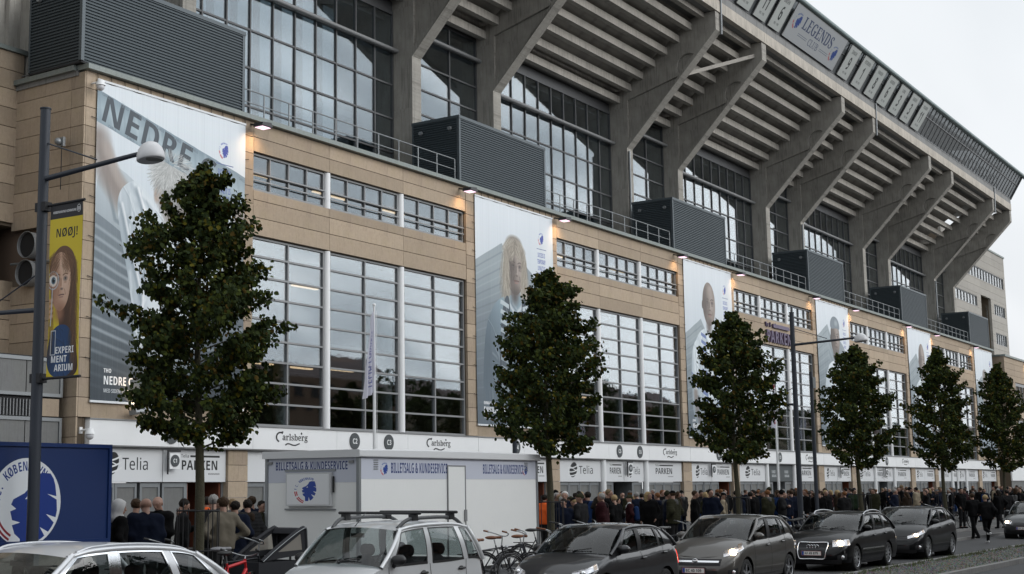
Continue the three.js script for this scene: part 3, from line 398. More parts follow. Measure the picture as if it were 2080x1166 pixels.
// ---------- tall printed banners on the front ----------
function fabric(g, w, h, seed) { const r = rng(seed); for (let i = 0; i < 900; i++) { g.fillStyle = `rgba(${r() > 0.5 ? '255,255,255' : '60,70,80'},${0.015 + 0.02 * r()})`; g.fillRect(r() * w, 0, 0.6 + 1.6 * r(), h); } for (let i = 0; i < 5000; i++) { g.fillStyle = `rgba(${r() > 0.5 ? '240,244,246' : '70,78,86'},${0.07 * r()})`; g.fillRect(r() * w, r() * h, 2, 2); } }
function poly(g, c, pts, curve) { g.fillStyle = c; g.beginPath(); if (!curve) pts.forEach(([x, y], i) => i ? g.lineTo(x, y) : g.moveTo(x, y)); else { const n = pts.length, mid = (i) => [(pts[i % n][0] + pts[(i + 1) % n][0]) / 2, (pts[i % n][1] + pts[(i + 1) % n][1]) / 2]; g.moveTo(...mid(n - 1)); for (let i = 0; i < n; i++) g.quadraticCurveTo(pts[i][0], pts[i][1], ...mid(i)); } g.closePath(); g.fill(); }
function grad(g, x0, y0, x1, y1, st) { const q = g.createLinearGradient(x0, y0, x1, y1); st.forEach(([t, c]) => q.addColorStop(t, c)); return q; }
// airbrush: a soft-edged ellipse
function soft(g, x, y, rx, ry, c, a = 1, rot = 0, hard = 0.25) { g.save(); g.translate(x, y); g.rotate(rot); g.scale(1, ry / rx); const q = g.createRadialGradient(0, 0, rx * hard, 0, 0, rx); q.addColorStop(0, `rgba(${c},${a})`); q.addColorStop(1, `rgba(${c},0)`); g.fillStyle = q; g.beginPath(); g.arc(0, 0, rx, 0, 7); g.fill(); g.restore(); }
function softLine(g, pts, w, c, a) { const n = pts.length; for (let i = 0; i < n - 1; i++) { const [x0, y0] = pts[i], [x1, y1] = pts[i + 1], L = Math.hypot(x1 - x0, y1 - y0), k = Math.max(2, Math.ceil(L / (w * 0.65))); for (let j = 0; j < k; j++) soft(g, lerp(x0, x1, j / k), lerp(y0, y1, j / k), w, w, c, Math.min(1, a * 1.6), 0, 0.1); } }
function slogan(g) { emblem(g, 862, 168, 34, '#3a4aa0', '#e9edf1'); g.fillStyle = '#4a5a94'; g.fillRect(800, 240, 130, 4); ['SUCCESS IS', 'TEMPORARY', 'LOYALTY IS', 'FOREVER'].forEach((t, i) => label(g, t, 862, 300 + i * 46, 44, '#5867a8', 0.42, 'bold', 'sans-serif', 'center')); }
function caption(g, a, b, c) { label(g, a, 80, 1350, 26, '#f3f4f5', 0.9); label(g, b, 78, 1404, 54, '#f6f7f8', 0.82); label(g, c, 80, 1440, 24, '#dfe3e6', 0.85, ''); g.fillStyle = '#dfe3e6'; g.fillRect(300, 1434, 300, 2); }
const sm = (g, x0, y0, x1, y1, w, c) => { g.strokeStyle = c; g.lineWidth = w; g.lineCap = 'round'; g.beginPath(); g.moveTo(x0, y0); g.lineTo(x1, y1); g.stroke(); };
const hairStrokes = (g, cx, cy, rx, ry, n, len, cols, seed, flow, al = 0.4) => { const r = rng(seed); for (let i = 0; i < n; i++) { const a = r() * 6.283, q = Math.sqrt(r()), x = cx + Math.cos(a) * rx * q, y = cy + Math.sin(a) * ry * q; g.strokeStyle = cols[Math.floor(r() * cols.length)]; g.globalAlpha = al; g.lineWidth = 1 + 2 * r(); g.beginPath(); g.moveTo(x, y); const t = flow(x, y) + (r() - 0.5) * 0.7; g.quadraticCurveTo(x + Math.cos(t) * len * 0.6 + 4, y + Math.sin(t) * len * 0.5, x + Math.cos(t) * len, y + Math.sin(t) * len); g.stroke(); } g.globalAlpha = 1; };
// creased cloth: base shape, then soft light and dark creases clipped to it
function clothShape(g, pts, base, dark, light, seed, n = 40) { g.save(); g.beginPath(); const N = pts.length, mid = (i) => [(pts[i % N][0] + pts[(i + 1) % N][0]) / 2, (pts[i % N][1] + pts[(i + 1) % N][1]) / 2]; g.moveTo(...mid(N - 1)); for (let i = 0; i < N; i++) g.quadraticCurveTo(pts[i][0], pts[i][1], ...mid(i)); g.closePath(); g.fillStyle = base; g.fill(); g.clip(); const xs = pts.map((p) => p[0]), ys = pts.map((p) => p[1]), x0 = Math.min(...xs), x1 = Math.max(...xs), y0 = Math.min(...ys), y1 = Math.max(...ys), r = rng(seed); soft(g, x0, (y0 + y1) / 2, (x1 - x0) * 0.4, (y1 - y0) * 0.6, dark, 0.8); soft(g, x1, (y0 + y1) / 2, (x1 - x0) * 0.35, (y1 - y0) * 0.6, dark, 0.7); for (let i = 0; i < n; i++) { const x = lerp(x0, x1, r()), y = lerp(y0, y1, r()), a = 1.2 + (r() - 0.5) * 1.5, L = 60 + 200 * r(), w = 6 + 22 * r(); const P = [[x, y], [x + Math.cos(a) * L * 0.5 + 14, y + Math.sin(a) * L * 0.5], [x + Math.cos(a) * L, y + Math.sin(a) * L]]; softLine(g, P, w, dark, 0.12); softLine(g, P.map(([u, v]) => [u + w * 0.8, v - 4]), w * 0.6, light, 0.13); } g.restore(); }
function seatsBg(g, y0, tone, seed) { const r = rng(seed); g.fillStyle = grad(g, 0, y0, 0, 1480, [[0, tone[0]], [1, tone[1]]]); g.fillRect(0, y0, 1024, 1480 - y0); for (let i = 0; i < 26; i++) { const y = y0 + 24 + i * 42; softLine(g, [[0, y], [300, y + 40 + 8 * r()], [1024, y - 30 + 20 * r()]], 12, i % 2 ? '205,213,218' : '70,80,88', 0.14); } }
function seatsBg2(g) { poly(g, grad(g, 0, 640, 0, 1480, [[0, '#79858d'], [1, '#3c464e']]), [[0, 620], [180, 700], [250, 960], [260, 1480], [0, 1480]]); for (let i = 0; i < 15; i++) softLine(g, [[0, 680 + i * 52], [250, 780 + i * 48]], 13, '176,186,193', 0.3); }
function faceOf(g, o) { // a large head, lit from the right, in the muted greys of the print
  const { cx, cy, rx, ry } = o, S0 = o.skin, SD = o.skinD, SL = o.skinL;
  softLine(g, [[cx - rx * 0.1, cy + ry * 0.6], [cx - rx * 0.05, cy + ry * 1.35]], rx * 0.62, SD, 0.5);
  g.save(); g.beginPath(); g.ellipse(cx, cy, rx, ry, 0, 0, 7); g.clip(); g.fillStyle = `rgb(${S0})`; g.fillRect(cx - rx, cy - ry, 2 * rx, 2 * ry); soft(g, cx - rx * 0.75, cy + ry * 0.1, rx * 0.95, ry * 1.2, SD, 0.85); soft(g, cx + rx * 0.5, cy - ry * 0.05, rx * 0.55, ry * 0.9, SL, 0.7); soft(g, cx, cy + ry * 1.0, rx * 0.9, ry * 0.42, SD, 0.8); soft(g, cx + rx * 0.25, cy - ry * 0.55, rx * 0.6, ry * 0.35, SL, 0.5);
  for (const s of [-1, 1]) { const ex = cx + rx * (0.16 + s * 0.36), ey = cy - ry * 0.08; soft(g, ex, ey, rx * 0.26, ry * 0.12, '78,68,64', 0.75); soft(g, ex, ey + ry * 0.01, rx * 0.12, ry * 0.04, '205,200,196', 0.7); soft(g, ex, ey, rx * 0.06, ry * 0.045, '34,32,34', 0.95, 0, 0.6); softLine(g, [[ex - rx * 0.22, ey - ry * 0.12], [ex, ey - ry * 0.17], [ex + rx * 0.22, ey - ry * 0.13]], rx * 0.055, o.brow || '92,82,76', 0.5); soft(g, ex, ey + ry * 0.13, rx * 0.2, ry * 0.05, SD, 0.5); }
  softLine(g, [[cx + rx * 0.12, cy - ry * 0.08], [cx + rx * 0.1, cy + ry * 0.18]], rx * 0.09, SD, 0.32); softLine(g, [[cx + rx * 0.24, cy - ry * 0.05], [cx + rx * 0.26, cy + ry * 0.2]], rx * 0.07, SL, 0.4); soft(g, cx + rx * 0.17, cy + ry * 0.26, rx * 0.2, ry * 0.06, '96,82,76', 0.75); soft(g, cx + rx * 0.24, cy + ry * 0.2, rx * 0.1, ry * 0.06, SL, 0.7);
  softLine(g, [[cx - rx * 0.12, cy + ry * 0.47], [cx + rx * 0.16, cy + ry * 0.455], [cx + rx * 0.44, cy + ry * 0.465]], rx * 0.055, '104,74,70', 0.55); softLine(g, [[cx - rx * 0.04, cy + ry * 0.54], [cx + rx * 0.34, cy + ry * 0.535]], rx * 0.06, '160,118,110', 0.35); softLine(g, [[cx - rx * 0.1, cy + ry * 0.28], [cx - rx * 0.24, cy + ry * 0.48]], rx * 0.05, SD, 0.4); softLine(g, [[cx + rx * 0.46, cy + ry * 0.28], [cx + rx * 0.56, cy + ry * 0.48]], rx * 0.04, SD, 0.4); g.restore();
  g.fillStyle = `rgb(${SD})`; g.beginPath(); g.ellipse(cx - rx * 0.98, cy + ry * 0.06, rx * 0.12, ry * 0.2, 0.1, 0, 7); g.fill(); }
function backdrop(g, o) { g.fillStyle = grad(g, 0, 0, 0, 1480, [[0, '#e1e7ec'], [0.4, o.bg1 || '#ced7de'], [1, o.bg2 || '#a7b3bb']]); g.fillRect(0, 0, 1024, 1480); poly(g, grad(g, 0, o.sy, 0, 1480, [[0, '#9aa5aa'], [0.4, '#7f8b92'], [1, '#69757d']]), [[0, o.sy], [330, o.sy - 150], [560, o.sy + 120], [640, 1480], [0, 1480]]); for (let i = 0; i < 20; i++) softLine(g, [[0, o.sy + 50 + i * 46], [330, o.sy - 90 + i * 52], [560, o.sy + 160 + i * 46]], 9, i % 2 ? '180,190,196' : '92,102,110', 0.12); if (o.right) poly(g, grad(g, 640, 0, 1024, 0, [[0, '#8a959b'], [1, '#a3adb3']]), [[600, o.sy - 60], [820, o.sy + 60], [1024, o.sy + 330], [1024, 1480], [560, 1480]]); if (o.flag) { poly(g, grad(g, 700, 0, 1024, 0, [[0, '#c3d2da'], [0.5, '#e3ebf0'], [1, '#cdd9e0']]), [[1024, 200], [1024, 900], [760, 1480], [620, 1480], [700, 1000]]); } }
function fan(g, o) { backdrop(g, o); const { cx, ny } = o;
  if (o.long) { hairStrokes(g, cx - o.rx * 0.95, ny - 130, 80, 240, 700, 90, o.hair, o.seed + 2, () => 1.6, 0.5); hairStrokes(g, cx + o.rx * 0.95, ny - 130, 60, 230, 500, 90, o.hair, o.seed + 3, () => 1.5, 0.5); }
  clothShape(g, [[cx - 110, ny - 20], [cx + 120, ny - 20], [cx + 300, ny + 60], [cx + 400, ny + 260], [cx + 430, 1480], [cx - 430, 1480], [cx - 400, ny + 260], [cx - 290, ny + 60]], o.top, o.topD, '244,248,250', o.seed, 44);
  softLine(g, [[cx - 130, ny + 10], [cx, ny + 110], [cx + 140, ny + 6]], 22, '236,241,244', 0.35);
  if (o.arms) for (const s of [-1, 1]) { clothShape(g, [[cx + s * 250, ny + 70], [cx + s * 390, ny + 160], [cx + s * 430, ny + 480], [cx + s * 300, ny + 560], [cx + s * 220, ny + 300]], o.top, o.topD, '244,248,250', o.seed + 5 + s, 24); for (let i = 0; i < 3; i++) softLine(g, [[cx + s * 290, ny + 440 + i * 36], [cx + s * 425, ny + 380 + i * 36]], 10, '86,104,150', 0.5); softLine(g, [[cx + s * 350, ny + 540], [cx + s * 330, ny + 700], [cx + s * 240, ny + 830]], 58, o.skin, 0.5); }
  faceOf(g, { cx, cy: o.cy, rx: o.rx, ry: o.ry, skin: o.skin, skinD: o.skinD, skinL: o.skinL });
  const { rx, ry, cy } = o; if (o.cap) { poly(g, '#7b868d', [[cx - rx * 1.05, cy - ry * 0.4], [cx - rx * 0.95, cy - ry * 0.95], [cx, cy - ry * 1.2], [cx + rx * 0.95, cy - ry * 0.95], [cx + rx * 1.15, cy - ry * 0.45], [cx + rx * 0.3, cy - ry * 0.55]], true); soft(g, cx + rx * 0.3, cy - ry * 0.8, rx * 0.5, ry * 0.25, '190,198,203', 0.6); }
  else if (!o.bald) { soft(g, cx - rx * 0.1, cy - ry * 0.86, rx * 1.05, ry * 0.42, o.hairBase, 0.9, 0, 0.7); hairStrokes(g, cx - rx * 0.1, cy - ry * 0.8, rx * 1.0, ry * 0.34, 900, rx * 0.5, o.hair, o.seed + 1, (x) => (x > cx ? 0.9 : 2.2), 0.5); } else soft(g, cx + rx * 0.25, cy - ry * 0.75, rx * 0.45, ry * 0.2, o.skinL, 0.6);
  if (o.long) for (const s of [-1, 1]) { softLine(g, [[cx + s * rx * 0.85, cy - ry * 0.6], [cx + s * rx * 1.08, cy + ry * 0.2], [cx + s * rx * 1.2, cy + ry * 1.15]], rx * 0.34, o.hairBase, 0.5); hairStrokes(g, cx + s * rx * 1.05, cy + ry * 0.15, rx * 0.28, ry * 0.9, 900, 90, o.hair, o.seed + 6 + s, () => 1.57 + s * 0.1, 0.5); }
  if (o.beard) { soft(g, cx + rx * 0.1, cy + ry * 0.72, rx * 0.75, ry * 0.38, '92,86,82', 0.55); hairStrokes(g, cx + rx * 0.1, cy + ry * 0.68, rx * 0.62, ry * 0.3, 420, 18, ['#6c6661', '#8b8580', '#57524e'], o.seed + 3, () => 1.5, 0.5); }
  if (o.scarf) for (const s of [-1, 1]) { clothShape(g, [[cx + s * 70, ny - 40], [cx + s * 175, ny + 30], [cx + s * 215, ny + 420], [cx + s * 235, 1480], [cx + s * 90, 1480], [cx + s * 80, ny + 420]], o.scarf[0], o.scarf[2], '230,236,240', o.seed + 8 + s, 16); for (let i = 0; i < 13; i++) { const y = ny + 50 + i * 62; poly(g, o.scarf[1], [[cx + s * 92, y], [cx + s * 192, y - 26], [cx + s * 198, y + 2], [cx + s * 94, y + 30]]); } }
  if (o.kit) { g.strokeStyle = 'rgba(110,128,168,0.8)'; g.lineWidth = 16; g.beginPath(); g.arc(cx - 60, ny + 400, 74, 0.5, 5.6); g.stroke(); softLine(g, [[cx + 60, ny + 330], [cx + 100, ny + 480], [cx + 160, ny + 330]], 12, '110,128,168', 0.5); emblem(g, cx + 190, ny + 200, 36, '#5d6fa4', '#dfe6ea'); for (let i = 0; i < 3; i++) softLine(g, [[cx - 190 + i * 16, ny + 190], [cx - 165 + i * 16, ny + 165]], 5, '80,96,140', 0.5); }
  if (o.fade) { g.fillStyle = grad(g, 0, o.fade, 0, 1480, [[0, 'rgba(84,96,106,0)'], [1, 'rgba(84,96,106,0.85)']]); g.fillRect(0, o.fade, 1024, 1480 - o.fade); }
  slogan(g); caption(g, ...o.cap3); }
const art = [];
art[0] = (g) => { // supporter seen from behind, holding a scarf over his head
  g.fillStyle = grad(g, 0, 0, 0, 1480, [[0, '#e0e7ec'], [0.4, '#d3dce3'], [1, '#a9b4bb']]); g.fillRect(0, 0, 1024, 1480); seatsBg(g, 620, ['#87929a', '#343d45'], 3); poly(g, grad(g, 0, 380, 0, 900, [[0, '#c2ccd2'], [1, '#8c979e']]), [[0, 330], [330, 470], [380, 700], [0, 800]], true);
  softLine(g, [[20, 330], [120, 640], [300, 700]], 16, '120,132,140', 0.4);
  softLine(g, [[10, 260], [60, 420], [190, 560], [270, 640]], 92, '142,131,124', 0.55); softLine(g, [[60, 300], [130, 430], [230, 540]], 40, '172,160,152', 0.45);       // raised left arm
  softLine(g, [[1010, 520], [960, 660], [850, 790], [760, 830]], 84, '140,130,123', 0.55); softLine(g, [[1000, 430], [975, 520]], 44, '150,139,131', 0.6); for (let i = 0; i < 4; i++) softLine(g, [[945 + i * 18, 470], [930 + i * 22, 400]], 14, '158,146,138', 0.6);
  seatsBg2(g);
  clothShape(g, [[120, 520], [230, 420], [330, 470], [460, 600], [640, 640], [760, 720], [720, 960], [640, 1250], [620, 1480], [250, 1480], [270, 1200], [230, 960], [160, 720]], '#d9e1e6', '138,152,162', '250,252,253', 11, 80);
  for (const P of [[[150, 560], [210, 760], [300, 1000]], [[250, 470], [330, 650], [420, 800]], [[330, 760], [300, 1000], [290, 1300]], [[420, 640], [440, 900], [520, 1250]], [[560, 660], [500, 800], [400, 900]]]) { softLine(g, P, 18, '120,134,145', 0.25); softLine(g, P.map(([x, y]) => [x + 14, y - 6]), 12, '252,253,254', 0.3); }
  clothShape(g, [[640, 650], [780, 690], [880, 760], [860, 880], [740, 960], [650, 900]], '#d3dce2', '145,158,168', '250,252,253', 14, 20);
  softLine(g, [[505, 520], [510, 640]], 96, '138,127,119', 0.6); soft(g, 500, 430, 140, 175, '150,139,130', 1, 0, 0.75); soft(g, 395, 470, 28, 56, '176,158,146', 1, 0.2, 0.6); soft(g, 560, 520, 90, 90, '112,103,97', 0.6);
  soft(g, 505, 370, 160, 130, '170,171,170', 1, 0, 0.7); hairStrokes(g, 505, 370, 150, 130, 2200, 38, ['#d4d5d3', '#b4b6b5', '#8f918f', '#e3e4e2', '#7b7d7c'], 3, (x, y) => Math.atan2(y - 310, x - 480), 0.45); hairStrokes(g, 515, 500, 118, 90, 600, 28, ['#8c8d8b', '#a5a6a4', '#6f706f'], 4, () => 1.5, 0.45);
  g.save(); g.transform(1, 0.245, 0, 1, 0, 0); poly(g, grad(g, 0, 40, 0, 200, [[0, '#8496a1'], [0.5, '#a5b6be'], [1, '#8a9ca6']]), [[0, 42], [1024, 30], [1024, 200], [0, 195]]); for (let i = 0; i < 14; i++) softLine(g, [[i * 80, 40], [i * 80 + 26, 196]], 16, i % 2 ? '210,220,225' : '120,135,145', 0.1); label(g, 'NEDRE C', 12, 178, 186, '#434c54', 1.0, 'italic bold', 'sans-serif'); for (let i = 0; i < 9; i++) { label(g, 'CARLS', 30 + i * 118, 58, 20, '#6a7882', 0.8, 'bold'); label(g, 'CARLS', 70 + i * 118, 194, 20, '#6a7882', 0.8, 'bold'); } g.restore();
  hairStrokes(g, 500, 330, 135, 70, 800, 32, ['#dcdddb', '#b9bbb9', '#9a9c9a'], 9, (x, y) => Math.atan2(y - 310, x - 480), 0.5); g.fillStyle = grad(g, 0, 1180, 0, 1480, [[0, 'rgba(58,68,76,0)'], [0.5, 'rgba(58,68,76,0.8)'], [1, 'rgba(50,60,68,0.95)']]); g.fillRect(0, 1180, 1024, 300); slogan(g); caption(g, 'THO', 'NEDRE C', 'MED SIDEN 1993'); };
const SKN = { skin: '138,126,118', skinD: '92,82,77', skinL: '176,164,156' };
art[1] = (g) => fan(g, { ...SKN, skin: '128,117,110', skinD: '84,76,72', cx: 500, cy: 420, rx: 118, ry: 182, ny: 625, sy: 420, long: true, hairBase: '132,124,112', hair: ['#b3ab9c', '#8b8375', '#c8c0b1', '#6d655a'], top: '#90a5b0', topD: '70,86,98', scarf: ['#434e58', '#c9d5da', '44,53,60'], seed: 21, right: true, flag: true, bg2: '#6b7881', fade: 560, cap3: ['EMMA T FÅR', 'FAMILIETRIBUNEN', 'MED SIDEN 2002'] });
art[2] = (g) => fan(g, { ...SKN, cx: 510, cy: 330, rx: 132, ry: 190, ny: 560, sy: 620, bald: true, hairBase: '170,165,160', hair: ['#b5b2ae', '#9b9894'], top: '#d7e0e5', topD: '150,164,174', scarf: ['#c9d3db', '#6d7fae', '140,155,172'], arms: true, seed: 31, cap3: ['JOHN', 'NEDRE C', 'MED SIDEN 1992'], fade: 1100 });
art[3] = (g) => fan(g, { ...SKN, skin: '126,114,106', skinD: '80,72,67', cx: 560, cy: 350, rx: 138, ry: 200, ny: 610, sy: 370, cap: true, beard: true, hairBase: '100,94,90', hair: ['#7d7771', '#5f5a56'], top: '#dce5ea', topD: '160,174,184', kit: true, seed: 41, right: true, cap3: ['KIM', 'NEDRE C', 'MED SIDEN 1994'], fade: 1150 });
art[4] = (g) => fan(g, { ...SKN, cx: 560, cy: 360, rx: 138, ry: 205, ny: 610, sy: 440, bald: true, beard: true, hairBase: '120,114,110', hair: ['#8d8782', '#6f6a66'], top: '#d8e2e7', topD: '150,165,175', arms: true, seed: 51, kit: true, cap3: ['OLE', 'NEDRE C', 'MED SIDEN 1995'], fade: 1150 });
art[5] = (g) => fan(g, { ...SKN, cx: 540, cy: 520, rx: 140, ry: 205, ny: 760, sy: 520, long: true, hairBase: '126,119,112', hair: ['#8f8a84', '#76716b', '#a5a09a'], top: '#cfdbe2', topD: '140,155,166', scarf: ['#9fb0ba', '#dbe4e8', '110,125,136'], seed: 61, cap3: ['ANNE', 'NEDRE C', 'MED SIDEN 1999'], fade: 1150 });
const bannerLabel = ['giant banner of a grey-haired fan seen from behind holding up a scarf, far left', 'giant banner of a long-haired blonde woman with a dark striped scarf', 'giant banner of a bald man with a blue striped scarf', 'giant banner of a man in a cap and white football shirt, behind the lamp arm', 'giant banner of a bearded man with shaved head above the fifth tree', 'farthest giant banner with a long-haired person at the right end of the front'];
for (let m = 0; m < 6; m++) {
  const t = thing('fan_banner', bannerLabel[m], 'banner', [bayS(m) + 0.05, 4.99, -(D - 0.06)], 0, 'giant fan banners on the stadium front'), W = 7.06, H = 10.37, tex = canvasTex(m < 2 ? 1024 : 768, m < 2 ? 1480 : 1110, (g, w, h) => { g.save(); g.scale(w / 1024, h / 1480); art[m](g); fabric(g, 1024, 1480, 90 + m); g.restore(); });
  const p = [], uv = [], ix = [], nx = 90, ny = 50, r = rng(300 + m), ph = [r() * 6, r() * 6, r() * 6, r() * 6];
  for (let j = 0; j <= ny; j++) for (let i = 0; i <= nx; i++) { const u = i / nx, v = j / ny, k = 0.25 + 0.75 * Math.sin(Math.PI * Math.min(1, v * 1.02)), z = 0.03 * k * (Math.sin(u * 9 + ph[0] + v * 2) * 0.5 + Math.sin(u * 37 + ph[1] - v * 1.5) * 0.35 * (0.4 + v) + Math.sin(u * 83 + ph[2] + v) * 0.12 + 0.6 * Math.sin(u * 3 - v * 4 + ph[3])); p.push(u * W + 0.015 * Math.sin(v * 9) * (u > 0.5 ? 1 : -1), v * H - 0.05 * Math.sin(Math.PI * u * 6) ** 2 * (v > 0.98 ? 1 : 0), z); uv.push(u, v); }
  for (let j = 0; j < ny; j++) for (let i = 0; i < nx; i++) { const a = j * (nx + 1) + i; ix.push(a, a + 1, a + nx + 1, a + 1, a + nx + 2, a + nx + 1); }
  part(t, 'printed_cloth', geo(p, null, uv, ix), std({ color: col(0.95, 0.95, 0.95), map: tex, roughness: 0.6, side: THREE.DoubleSide }));
  part(t, 'hem', merge([bx(-0.02, W + 0.02, H - 0.02, H + 0.05, -0.03, 0.02), bx(-0.02, W + 0.02, -0.06, 0.01, -0.04, 0.02)]), std({ color: col(0.7, 0.72, 0.74), roughness: 0.6 }));
  const ties = []; for (let i = 0; i <= 12; i++) ties.push(rod(V3(i / 12 * W, H + 0.03, 0), V3(i / 12 * W, H + 0.3, -0.04), 0.012, 0.012, 4)); for (let i = 1; i < 8; i++) ties.push(rod(V3(-0.01, H * i / 8, 0), V3(-0.22, H * i / 8 + 0.05, -0.03), 0.012, 0.012, 4), rod(V3(W + 0.01, H * i / 8, 0), V3(W + 0.24, H * i / 8 + 0.06, -0.03), 0.012, 0.012, 4));
  part(t, 'tie_cords', merge(ties), M.dark).userData.kind = 'stuff';
}
// raised lettering on the sandstone between second and third tall windows
{
  const { FontLoader } = await import('three/addons/loaders/FontLoader.js'); const { TextGeometry } = await import('three/addons/geometries/TextGeometry.js');
  const font = await new FontLoader().loadAsync('fonts/droid/droid_sans_bold.typeface.json'), mt = std({ color: col(0.1, 0.072, 0.135), roughness: 0.5 });
  const t = thing('raised_lettering', 'purple raised Telia Parken letters on the sandstone above the third tall windows', 'lettering', [bayS(2) + 12.6, 11.55, -(D - 0.02)]);
  let x = 0; for (const ch of 'PARKEN') { const g = new TextGeometry(ch, { font, size: 0.8, depth: 0.14, curveSegments: 4 }); g.computeBoundingBox(); const w = g.boundingBox.max.x; part(t, 'letter', move(plain(g), x, 0, 0), mt); x += w + 0.075; }
  x = 0; for (const ch of 'Telia') { const g = new TextGeometry(ch, { font, size: 0.3, depth: 0.1, curveSegments: 3 }); g.computeBoundingBox(); part(t, 'letter', move(plain(g), x, 1.0, 0), mt); x += g.boundingBox.max.x + 0.04; }
  part(t, 'bar', bx(1.3, 4.25, 1.02, 1.26, -0.12, 0), mt);
}
// signs hung on the sloping screen over the fascia
{
  const base = [30.9, 31.18], tp = [29.66, 33.1], lean = Math.atan2(base[0] - tp[0], tp[1] - base[1]), len = Math.hypot(base[0] - tp[0], tp[1] - base[1]);
  const sign = (s0, s1, nm, lab, cat, draw, group) => { const w = s1 - s0, t = thing(nm, lab, cat, [(s0 + s1) / 2, base[1], -(base[0] - 0.12)], 0, group); t.rotation.x = lean; const h = len; plate(t, 'printed_face', w, h, 0.05, face(canvasTex(Math.round(Math.min(1024, 220 * w / 1.7)), 300, (g, W, H) => { g.fillStyle = '#c9cecb'; g.fillRect(0, 0, W, H); draw(g, W, H); }), 0.8), M.fasciaG); part(t, 'frame', merge([bx(-w / 2 - 0.03, -w / 2, 0, h, -0.01, 0.05), bx(w / 2, w / 2 + 0.03, 0, h, -0.01, 0.05), bx(-w / 2 - 0.03, w / 2 + 0.03, h, h + 0.03, -0.01, 0.05)]), M.fasciaG); };
  sign(85.25, 95.0, 'club_sign', 'large pale Legends Club sign with two blue lion emblems on the roof fascia', 'sign', (g, W, H) => { g.fillStyle = '#b9bdc0'; g.fillRect(0, 0, W, H); emblem(g, 118, 125, 58, '#1f4390', '#c3c7ca'); emblem(g, W - 125, 170, 58, '#1f4390', '#c3c7ca'); label(g, 'LEGENDS', W / 2, 158, 150, '#33436a', 0.82, 'bold', 'serif', 'center'); label(g, 'CLUB', W / 2, 246, 84, '#3e4c6c', 0.9, '', 'serif', 'center'); g.fillStyle = '#6a7484'; for (const y of [206, 222]) { g.fillRect(W / 2 - 300, y, 170, 5); g.fillRect(W / 2 + 130, y, 170, 5); } });
  const num = (s, w, n, name, lab) => sign(s, s + w, 'number_sign', lab, 'sign', (g, W, H) => { label(g, name, W / 2, 66, 46, '#4d5352', 0.72, 'bold', 'sans-serif', 'center'); label(g, n, W / 2, 216, 165, '#262b2d', 0.66, 'bold', 'sans-serif', 'center'); label(g, '1992 - 1998', W / 2, 262, 28, '#5d6362', 0.7, 'bold', 'sans-serif', 'center'); }, 'number signs on the roof fascia');
  num(80.3, 1.9, '11', 'NIELSEN', 'pale number sign 11 on the roof fascia, left of another number 6'); num(82.75, 1.9, '6', 'LARSEN', 'pale number sign 6 immediately left of the Legends Club sign'); num(77.7, 1.9, '7', 'JENSEN', 'leftmost pale number sign on the roof fascia, cut by the top of the picture');
  [['9', 'ZANDER', 'number sign 9, the first right of the Legends Club sign'], ['1', 'PETERSEN', 'number sign 1, second right of the Legends Club sign'], ['8', 'HANSEN', 'number sign 8, third right of the Legends Club sign'], ['6', 'NORDEN', 'number sign 6, fourth right of the Legends Club sign'], ['3', 'LUND', 'number sign 3, fifth right of the Legends Club sign'], ['3', 'BERGEN', 'number sign 3 beside the last number sign 11'], ['11', 'HOLMEN', 'rightmost number sign 11, last before the bare glazed screen']].forEach(([n, nm, l], i) => num(96.0 + i * 3.02, 2.05, n, nm, 'pale ' + l));
}
